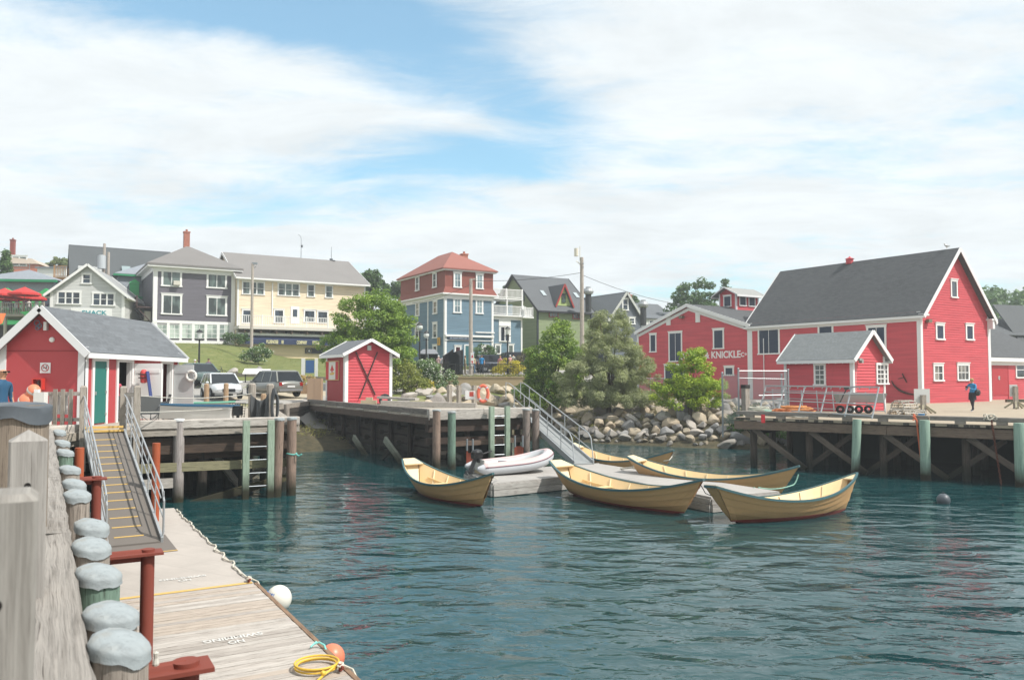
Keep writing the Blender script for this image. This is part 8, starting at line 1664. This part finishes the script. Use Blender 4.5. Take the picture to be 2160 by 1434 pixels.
# white skiff on the deck
def skiff(name, label, p, rz, L_, W_, h, hull, gun, cover=None):
    T = thing(name, label, 'boat', p, rz); n = 10; m = MB(); rg_ = []
    for i in range(n + 1):
        t = i / n; w = W_ / 2 * (1 - .75 * max(0, (t - .45) / .55) ** 2.2); x = -L_ / 2 + L_ * t; zt = h * (1 + .12 * t * t); rg_.append([Vector((x, -w, zt)), Vector((x * .97, -w * .86, .08)), Vector((x * .97, 0, .0 + .25 * max(0, t - .7))), Vector((x * .97, w * .86, .08)), Vector((x, w, zt))])
    for i in range(n):
        for j in range(4): m.face([rg_[i][j], rg_[i][j + 1], rg_[i + 1][j + 1], rg_[i + 1][j]][::-1])
    m.face(rg_[0]); m.face(rg_[-1][::-1]); m.build('hull', hull, T); m = MB()
    for s in (0, 4):
        for i in range(n): m.beam(rg_[i][s], rg_[i + 1][s], .06, .05)
    m.beam(rg_[-1][0], rg_[-1][4], .06, .05); m.beam(rg_[0][0], rg_[0][4], .06, .05); m.build('gunwale', gun, T)
    m = MB()
    for i in range(n): m.face([rg_[i][0] + Vector((0, 0, -.12 if not cover else .03)), rg_[i + 1][0] + Vector((0, 0, -.12 if not cover else .03)), rg_[i + 1][4] + Vector((0, 0, -.12 if not cover else .03)), rg_[i][4] + Vector((0, 0, -.12 if not cover else .03))])
    m.build('cover' if cover else 'floor_boards', cover or paint('b9b4a8', .6), T); return T
skiff('white_skiff', 'white hard skiff with blue gunwale resting on the shed deck', P0(409, 27.6, 2.42) + Vector((.1, 0, 0)), rad(184), 2.6, 1.1, .5, paint('d3d1cc', .4, .05, 2, 'white_gelcoat'), paint('2f5f7f', .5, .1))
m = MB(); [m.beam(P0(px, 27.1, 2.36), P0(px, 28.1, 2.36), .12, .12) for px in (360, 455)]; tag(m.build('boat_chocks', GREY), 'timber chocks under the white skiff', 'chock')
skiff('covered_dinghy', 'pale dinghy under a mint green cover behind the white skiff', P0(452, 34, 2.4), rad(10), 1.7, .8, .42, paint('a9a196', .5), paint('6fb59c', .6), paint('6fb59c', .7, .05, 2, 'mint_canvas'))
T = thing('upright_outboard', 'black outboard motor standing at the stern of the white skiff', 'outboard motor', P0(503, 27.5, 2.3)); m = MB(); m.box(-.12, .14, -.12, .12, .3, .62); m.build('cowl', KB, T, bevel=.05); m = MB(); m.box(-.03, .05, -.04, .04, 0, .3); m.build('leg', KB, T); m = MB(); m.slab([(-.35, -.13, .6), (-.1, -.13, 0), (-.05, -.13, 0), (-.28, -.13, .6)][::-1], .03); m.build('white_fairing', WHITE, T)
T = thing('wire_trap', 'dark wire mesh trap leaning behind the white skiff', 'trap', P0(500, 31, 2.3)); m = MB(); [m.beam((-.3 + .6 * i / 6, 0, 0), (-.26 + .6 * i / 6, .05, .6), .015, .015) for i in range(7)]; [m.beam((-.3, 0, .6 * i / 6), (.34, .05 * i / 6, .6 * i / 6), .015, .015) for i in range(7)]; m.build('wire_frame', plain('25282a'), T)
for i, (px, yt, Y, lb) in enumerate(((533, 808, 28.5, 'grey post with a grey net hung on it, left of the pair'), (571, 809, 28.2, 'grey post wrapped in grey net and rope, right of the pair'), (405, 808, 38, 'low grey bollard post by the pale green car'), (437, 809, 39, 'low tan bollard post before the white car wheel'), (478, 808, 39.5, 'rounded tan bollard post before the white car front'), (557, 830, 35, 'short grey post behind the hanging net'))):
    p = P0(px, Y); z = ay(px, yt, Y).z; T = thing('bollard_post', lb, 'post', p, 0, 'posts of the shed deck'); m = MB(); r = .13 if Y < 30 else .12; m.tube([(0, 0, 0), (0, 0, z - 2.3 - .05), (0, 0, z - 2.3)], [r, r, r * .6], 12); m.build('shaft', GREY if Y < 30 or px < 420 else wood('a98f72', '6b543f', 'tan_post_wood'), T)
NET = paint('55585a', .95, .25, 9, 'grey_netting')
T = thing('hanging_net', 'grey fishing net slung between the two deck posts', 'net', P0(552, 28.3)); m = MB(); a, b = P0(533, 28.4, 3.5), P0(571, 28.1, 3.5)
rows = 8; cols = 14
def npt(i, j): t = i / cols; s = j / rows; q = a.lerp(b, t); return q + Vector((0, -.14 - .08 * math.sin(s * 3 + i) - .05 * math.sin(i * 1.7), -.15 - (1.0 + .15 * math.sin(i * .9)) * s - .28 * math.sin(t * math.pi)))
for i in range(cols):
    for j in range(rows): m.face([npt(i, j), npt(i + 1, j), npt(i + 1, j + 1), npt(i, j + 1)][::-1])
m.build('net_cloth', NET, T, world=True, smooth=2)
m = MB(); c = P0(585, 28.0, 3.45); 
for k in range(6): m.tube([c + Vector((-.05 + .10 * math.sin(t) + .02 * k, -.14 - .03 * k, -.55 + .62 * math.cos(t) * (1 - .06 * k))) for t in [i * math.pi / 8 for i in range(16)]], .03, 5, closed=True)
tag(m.build('rope_bundle', NET), 'bundle of grey rope loops hanging on the right deck post', 'rope')
LR = plain('b9b7ae', .8, 0, 'light_line')
rope([P0(291, 24.0, 3.35), P0(533, 28.4, 3.32)], .014, LR, 'upper pale safety line from the gangway post to the net posts', 'safety_line', 5, .12); rope([P0(291, 24.0, 2.85), P0(533, 28.4, 2.85)], .014, LR, 'lower pale safety line behind the skiff', 'safety_line', 5, .03); rope([P0(533, 28.4, 2.5), P0(571, 28.1, 2.5)], .014, LR, 'short pale safety line between the net posts', 'safety_line', 5, .02)
# ---------------------------------------------------------------- shore side bits
T = thing('tan_cabinet', 'tan utility cabinet with two doors beside the red hut', 'cabinet', gp_(665, 52)); m = MB(); m.box(-.45, .45, -.2, .3, -.2, 1.75); m.build('cabinet_body', paint('a3896f', .6, .08, 2, 'tan_sheet'), T); m = MB(); m.box(-.43, -.01, -.225, -.2, .0, 1.7); m.box(.01, .43, -.225, -.2, .0, 1.7); m.build('doors', paint('ae947a', .6, .08, 2, 'tan_sheet2'), T)
T = thing('blue_info_board', 'blue and white information board by the cream store corner', 'sign', gp_(655, 66)); m = MB(); m.box(-.75, -.45, 0, .05, 0, 1.7); m.box(.35, .6, 0, .05, 0, 1.7); m.build('post', WHITE, T); m = MB(); m.box(-.4, .3, .0, .05, .5, 1.55); m.build('panel', paint('39639a', .5, .3, 6), T)
for px, lb, s in ((530, 'white slanted information panel on black legs beside the street', 1), (555, 'second slanted information panel partly behind the silver car', .8)):
    T = thing('info_lectern', lb, 'sign', gp_(px, 61), 0, 'slanted information panels'); m = MB(); m.slab([(-.6 * s, -.2, .75), (.6 * s, -.2, .75), (.6 * s, .35, 1.15), (-.6 * s, .35, 1.15)], .04); m.build('panel', WHITE, T)
    for q in (-.45, .45): m = MB(); m.box(q * s - .03, q * s + .03, .05, .11, 0, .9); m.build('leg', BLACK, T)
T = thing('bicycle', 'dark bicycle parked on the grass bank above the white car', 'bicycle', gp_(458, 63.5)); z0 = .33; BK = plain('24262a', .5)
for x in (-.52, .52): m = MB(); m.tube([(x + .33 * math.cos(t), 0, z0 + .33 * math.sin(t)) for t in [i * math.pi / 10 for i in range(20)]], .022, 6, closed=True); w = m.build('wheel', plain('17181a', .8, 0, 'tyre_rubber'), T); m = MB(); [m.beam((x, 0, z0), (x + .32 * math.cos(t), 0, z0 + .32 * math.sin(t)), .006, .006) for t in [i * math.pi / 4 for i in range(8)]]; m.build('spokes', GALV, w)
m = MB(); [m.tube([a, b], .02, 6) for a, b in (((-.52, 0, z0), (-.1, 0, .3)), ((-.1, 0, .3), (-.22, 0, .85)), ((-.1, 0, .3), (.38, 0, .78)), ((-.2, 0, .75), (.38, 0, .78)), ((.35, 0, .9), (.52, 0, z0)), ((-.52, 0, z0), (-.2, 0, .75)))]; m.build('frame', BK, T); m = MB(); m.box(-.32, -.1, -.06, .06, .85, .9); m.build('saddle', BK, T); m = MB(); m.tube([(.3, -.25, .95), (.35, 0, .92), (.3, .25, .95)], .015, 5); m.build('handlebar', BK, T)
# ---------------------------------------------------------------- things on the company wharf
def chain_panel(T, p, q, z0, z1):
    m = MB(); L_ = (q - p).length; d = (q - p).normalized(); s = .11; n = int((L_ + (z1 - z0)) / s)
    for k in range(n):
        for sg in (1, -1):
            u0 = k * s - (z1 - z0) if sg > 0 else k * s; u1 = u0 + sg * (z1 - z0); za, zb = z0, z1
            if u0 > u1: u0, u1, za, zb = u1, u0, zb, za
            if u1 <= 0 or u0 >= L_: continue
            f = (zb - za) / (u1 - u0)
            if u0 < 0: za += -u0 * f; u0 = 0
            if u1 > L_: zb -= (u1 - L_) * f; u1 = L_
            m.beam(p + d * u0 + Vector((0, 0, za)), p + d * u1 + Vector((0, 0, zb)), .011, .011, ends=False)
    m.build('wire_mesh', GALV, T, world=True)
a, b, c = P0(1523, 40.5, 0), P0(1557, 39.8, 0), P0(1662, 40.2, 0)
T = thing('chain_link_fence', 'chain link fence with steel posts and top rails at the wharf corner', 'fence', (b.x, b.y, 1.5))
for q, zt, zb in ((a, 4.1, .9), (b, 4.3, 1.8), (c, 4.25, 2.1), (P0(1648, 41.2, 0), 4.0, 2.1)): m = MB(); m.tube([(q.x, q.y, zb), (q.x, q.y, zt)], .045, 8); m.ball((q.x, q.y, zt), .06, 8, 6); m.build('post', GALV, T, world=True)
m = MB(); m.tube([b + Vector((0, 0, 4.2)), c + Vector((0, 0, 4.2))], .03, 6); m.tube([b + Vector((.1, .5, 3.85)), c + Vector((0, .5, 3.8))], .025, 6); m.tube([b + Vector((.9, -.3, 3.0)), c + Vector((-.3, -.3, 3.02))], .025, 6); m.build('rail', METAL, T, world=True)
chain_panel(T, a, b, 1.6, 4.05); chain_panel(T, b + Vector((0, .1, 0)), c + Vector((0, .1, 0)), 2.2, 4.15)
a, b = P0(1285, 60, 0), P0(1400, 60, 0); T = thing('chain_link_fence', 'low grey mesh fence in front of the red low wing between pine and bush', 'fence', (b.x, b.y, 2.1))
for t in (0, .25, .5, .75, 1): q = a.lerp(b, t); m = MB(); m.tube([(q.x, q.y, 1.9), (q.x, q.y, 3.85)], .04, 6); m.build('post', GALV, T, world=True)
m = MB(); m.tube([a + Vector((0, 0, 3.8)), b + Vector((0, 0, 3.8))], .03, 6); m.build('rail', GALV, T, world=True); chain_panel(T, a, b, 2.0, 3.8)
p = az(1573, 868, 2.2); T = thing('dark_topped_post', 'stout square wooden post with dark cap on the wharf corner', 'post', (p.x, p.y, 2.1), rad(30)); m = MB(); m.box(-.14, .14, -.14, .14, 0, 1.25); m.build('shaft', GREY, T); m = MB(); m.box(-.16, .16, -.16, .16, 1.25, 1.42); m.build('cap', plain('2b2726', .8), T)
# leaning aluminium gangway frames
T = thing('leaning_handrail_section', 'long aluminium ladder like railing frame leaning over the wharf edge in front of the booth', 'frame', az(1720, 872, 2.3)); A_, B_ = az(1603, 863, 2.35), az(1840, 879, 2.4); 
C_ = ay(1616, 813, A_.y + .3); D2 = ay(1854, 816, B_.y + .3)
def fq(u, v): return A_.lerp(B_, u).lerp(C_.lerp(D2, u), v)
m = MB()
for v in (0.02, .4, .73, .99): m.tube([fq(0, v), fq(1, v)], .026 if v < .9 else .034, 6)
for k in range(6): m.tube([fq(k / 5, -.06), fq(k / 5, 1.0)], .034, 6)
for k in range(13): m.tube([fq(.04 + k * .075, .99), fq(.035 + k * .075, .9)], .02, 5)
m.build('tube_frame', METAL, T, world=True)
T = thing('leaning_handrail_section', 'second shorter aluminium rail frame standing behind the leaning one', 'frame', az(1750, 868, 2.3)); m = MB(); A_, B_ = az(1632, 862, 2.2), az(1868, 871, 2.2); C_, D2 = A_ + Vector((0, .2, 1.05)), B_ + Vector((0, .2, .95))
for v in (.1, .55, .95): m.tube([fq(0, v), fq(1, v)], .022, 6)
for k in range(8): m.tube([fq(k / 7, -.0), fq(k / 7, 1.0)], .03, 6)
m.build('tube_frame', METAL, T, world=True)
# hand cart, grey tub, wheels
T = thing('boat_trailer', 'low red framed trailer with four black wheels and a grey tub on it', 'trailer', az(1805, 872, 2.16)); p = T.location
for px in (1773, 1793, 1812, 1832): q = az(px, 872, 2.16); m = MB(); m.lathe((q.x, q.y, 2.36), [(.08, 0), (.19, 0), (.2, .03), (.2, .1), (.18, .12), (.08, .12)], 14, (-.45, -.89, 0)); w = m.build('wheel', plain('17181a', .85, 0, 'tyre_rubber'), T, world=True)
q0, q1 = az(1768, 872, 2.16), az(1838, 872, 2.16); m = MB(); m.beam(q0 + Vector((0, .1, .42)), q1 + Vector((0, .1, .42)), .3, .08); m.build('red_frame', paint('b8382f', .6), T, world=True)
m = MB(); a, b = q0 + Vector((.25, .3, .5)), q1 + Vector((.75, .3, .5)); m.hexa([a, b, b + Vector((0, .55, 0)), a + Vector((0, .55, 0))], [a + Vector((-.12, -.1, .45)), b + Vector((.12, -.1, .45)), b + Vector((.12, .65, .45)), a + Vector((-.12, .65, .45))]); m.build('grey_tub', paint('8f9391', .5, .08), T, world=True)
m = MB(); m.tube([q0 + Vector((0, 0, .3)), q0 + Vector((.3, 0, .95)), q0 + Vector((.42, -.05, 1.2))], .03, 6); m.box(q0.x + .3, q0.x + .6, q0.y - .08, q0.y + .02, 3.3, 3.42); m.build('draw_bar', plain('2a2b2d'), T, world=True)
# ropes
def rope_pile(px, Y, n, r, mat, lb, seed, h=.3, z=None):
    rg_ = random.Random(seed); c = P0(px, Y, WZ if z is None else z); m = MB()
    for k in range(n):
        a = rg_.uniform(.5, 1) * r; b = rg_.uniform(.4, .9) * r; ox, oy, oz = rg_.uniform(-.4, .4) * r, rg_.uniform(-.4, .4) * r, rg_.uniform(.02, h); ti = rg_.uniform(-.3, .3); ph = rg_.uniform(0, 6)
        m.tube([c + Vector((ox + a * math.cos(t + ph), oy + b * math.sin(t + ph), max(.02, oz * (1 - .5 * (a / r)) + .12 * math.sin(2 * t + ph) * ti + .06))) for t in [i * math.pi / 8 for i in range(16)]], .022, 5, closed=True)
    return tag(m.build('rope_pile', mat), lb, 'rope')
rope_pile(1605, 37.6, 26, .5, paint('bdbcae', .85, .1, 6, 'white_rope'), 'heap of white and grey rope on the wharf corner', 1, .45); rope_pile(1622, 36.9, 20, .35, ROPEG, 'small pile of pale green rope under the leaning frame', 2, .25)
rope_pile(1648, 36.3, 26, .36, paint('c47a4c', .85, .12, 6, 'orange_net_rope'), 'orange rope heap at the wharf edge', 3, .35); rope_pile(1676, 38.2, 34, .62, paint('c98a55', .85, .12, 6, 'orange_net_rope2'), 'large orange rope heap against the booth wall', 4, .55); rope_pile(1690, 34.9, 8, .5, LR, 'loose pale line along the wharf edge', 5, .06)
bx('red_wharf_sign', 'small red sign fixed on the wharf rail', 'sign', paint('b5262e', .5), (az(1604, 882, 2.2).x, az(1612, 882, 2.2).x, az(1608, 882, 2.2).y - .12, az(1608, 882, 2.2).y - .09, 2.02, 2.36))
# lobster traps
TW = wood('b8b2a8', '7f7970', 'lath_wood')
def trap(p, rz, lb, tip=0, L_=.95):
    T = thing('lobster_trap', lb, 'lobster trap', p, rz, 'wooden lobster traps'); T.rotation_euler = (tip, 0, rz); m = MB(); w, h = .30, .36
    arc = [(-w, 0), (-w, .12), (-w * .85, .24), (-w * .5, .33), (0, h), (w * .5, .33), (w * .85, .24), (w, .12), (w, 0)]
    for x in (-L_ / 2, 0, L_ / 2):
        for k in range(len(arc) - 1): m.beam((x, arc[k][0], arc[k][1]), (x, arc[k + 1][0], arc[k + 1][1]), .035, .03, up=(1, 0, 0))
        m.beam((x, -w, .02), (x, w, .02), .04, .03)
    m.build('bow_frame', TW, T); m = MB()
    for y, z in arc + [(-.15, 0), (0, 0), (.15, 0)]: m.beam((-L_ / 2 - .03, y * 1.04, z * 1.04 + .01), (L_ / 2 + .03, y * 1.04, z * 1.04 + .01), .05, .014, up=(0, y * .8 + .01, z + .05))
    m.build('lath', TW, T); m = MB()
    for x in (-L_ / 2 + .02, L_ / 2 - .02): [m.beam((x, -w + .1 * k, 0), (x, -w + .1 * k + .1, .3), .008, .008) for k in range(6)]; [m.beam((x, -w + .1 * k + .1, 0), (x, -w + .1 * k, .3), .008, .008) for k in range(6)]
    m.build('net_end', plain('8a6f4a', .9), T); return T
t0 = trap(P0(1902, 34.6, WZ), rad(15), 'weathered lobster trap at the bottom of the pile'); trap(P0(1905, 34.9, WZ + .38), rad(30), 'lobster trap lying on top of the pile with its slats upward', .1); trap(P0(1925, 34.2, WZ), rad(-10), 'lobster trap next to the blue bucket', .05, .8); trap(P0(1887, 35.2, WZ), rad(70), 'dark netted lobster trap behind the pile beside the booth corner')
p = P0(1941, 33.6, WZ); T = thing('blue_bucket', 'small blue bucket at the end of the lobster traps', 'bucket', p); m = MB(); m.lathe((0, 0, 0), [(0, 0), (.1, 0), (.13, .24), (.115, .24), (.09, .02)], 14); m.build('bucket_body', paint('2a74a8', .4), T); m = MB(); m.tube([(.13 * math.cos(t), 0, .24 + .1 * math.sin(t)) for t in [i * .31 for i in range(11)]], .006, 4); m.build('handle', GALV, T)
m = MB(); a, b = P0(1860, 34.2, WZ + .04), P0(1926, 34.2, WZ + .06); m.beam(a, b, .25, .05); tag(m.build('loose_board', TW), 'loose pale board lying under the lobster traps', 'board')
# sawhorse posts with boards
for px, yb, bw, lb in ((1948, 872, (1932, 1965, 820, 850), 'post on splayed timber feet holding a blank grey white board'), (2143, 862, (2134, 2150, 811, 836), 'second splayed post with a narrow blank board by the far lean-to')):
    p = az(px, yb, WZ); T = thing('sign_stand', lb, 'sign stand', p, 0, 'sign stands on the company wharf'); k = p.y / F
    m = MB(); m.box(-.1, .1, -.1, .1, 0, (872 - 833) * k if px < 2000 else 1.25); m.build('post', GREY, T); m = MB(); [m.beam((0, 0, .45), (math.cos(t) * .55, math.sin(t) * .55, .04), .09, .09) for t in (.4, 2.6, 4.2, 5.6)]; m.build('foot', wood('a29b84', '6a6350', 'stand_wood'), T)
    m = MB(); m.box((bw[0] - px) * k, (bw[1] - px) * k, .12, .16, CAMZ - WZ - (bw[3] - 795) * k, CAMZ - WZ - (bw[2] - 795) * k); m.build('board', paint('c4c6c4', .5, .05, 2, 'blank_board'), T)
p = az(2140, 848, WZ); m = MB(); m.beam((p.x - .6, p.y, WZ + .1), (p.x + 2.5, p.y - .6, WZ + .1), .3, .2); tag(m.build('wheel_stop_timber', wood('5f5d4c', '3a392e', 'mossy_timber')), 'mossy timber baulk lying on the wharf behind the second stand', 'timber')
# gulls on the ridge
BT = bpy.data.objects['red_fish_company_building']
for (lx, ly, lz, rz, lb) in ((13.9, 4.45, 10.93, 200, 'gull standing on the ridge end of the big grey roof'), (13.2, 6.3, 10.0, 20, 'gull sitting just behind the ridge end')):
    T = thing('gull', lb, 'gull', BT.matrix_basis @ Vector((lx, ly, lz)), rad(rz), 'gulls on the roof'); m = MB(); P_, Q_ = smooth_path([(-.28, 0, .13), (-.15, 0, .15), (0, 0, .16), (.14, 0, .20), (.19, 0, .27), (.22, 0, .31), (.27, 0, .30), (.33, 0, .28)], [.01, .06, .085, .065, .04, .042, .02, .006], 3); m.tube(P_, Q_, 10); m.build('body', paint('dcdcda', .7, .04), T, smooth=True)
    m = MB(); [m.slab([(-.3, s * .07, .17), (.08, s * .085, .21), (.1, s * .08, .15)][::s], .02) for s in (-1, 1)]; m.build('wing', paint('8d9296', .7), T); m = MB(); m.box(-.0, .02, -.03, -.02, 0, .1); m.box(0, .02, .02, .03, 0, .1); m.build('leg', plain('c08a3a'), T)
# ---------------------------------------------------------------- air volume added to lift far shadows and soften contrast
m = MB(); m.box(-310, 310, -130, 310, -5, 46); hz = m.build('shadow_lift_box', bpy.data.materials.new('shadow_lift_air'), origin=False); tag(hz, kind='stuff')
hm = hz.data.materials[0]; hm.use_nodes = True; hm.node_tree.nodes.clear(); o_ = hm.node_tree.nodes.new('ShaderNodeOutputMaterial'); v_ = hm.node_tree.nodes.new('ShaderNodeVolumePrincipled')
v_.inputs['Color'].default_value = (.90, .96, 1, 1); v_.inputs['Density'].default_value = .0010; v_.inputs['Anisotropy'].default_value = .1; hm.node_tree.links.new(v_.outputs[0], o_.inputs['Volume'])
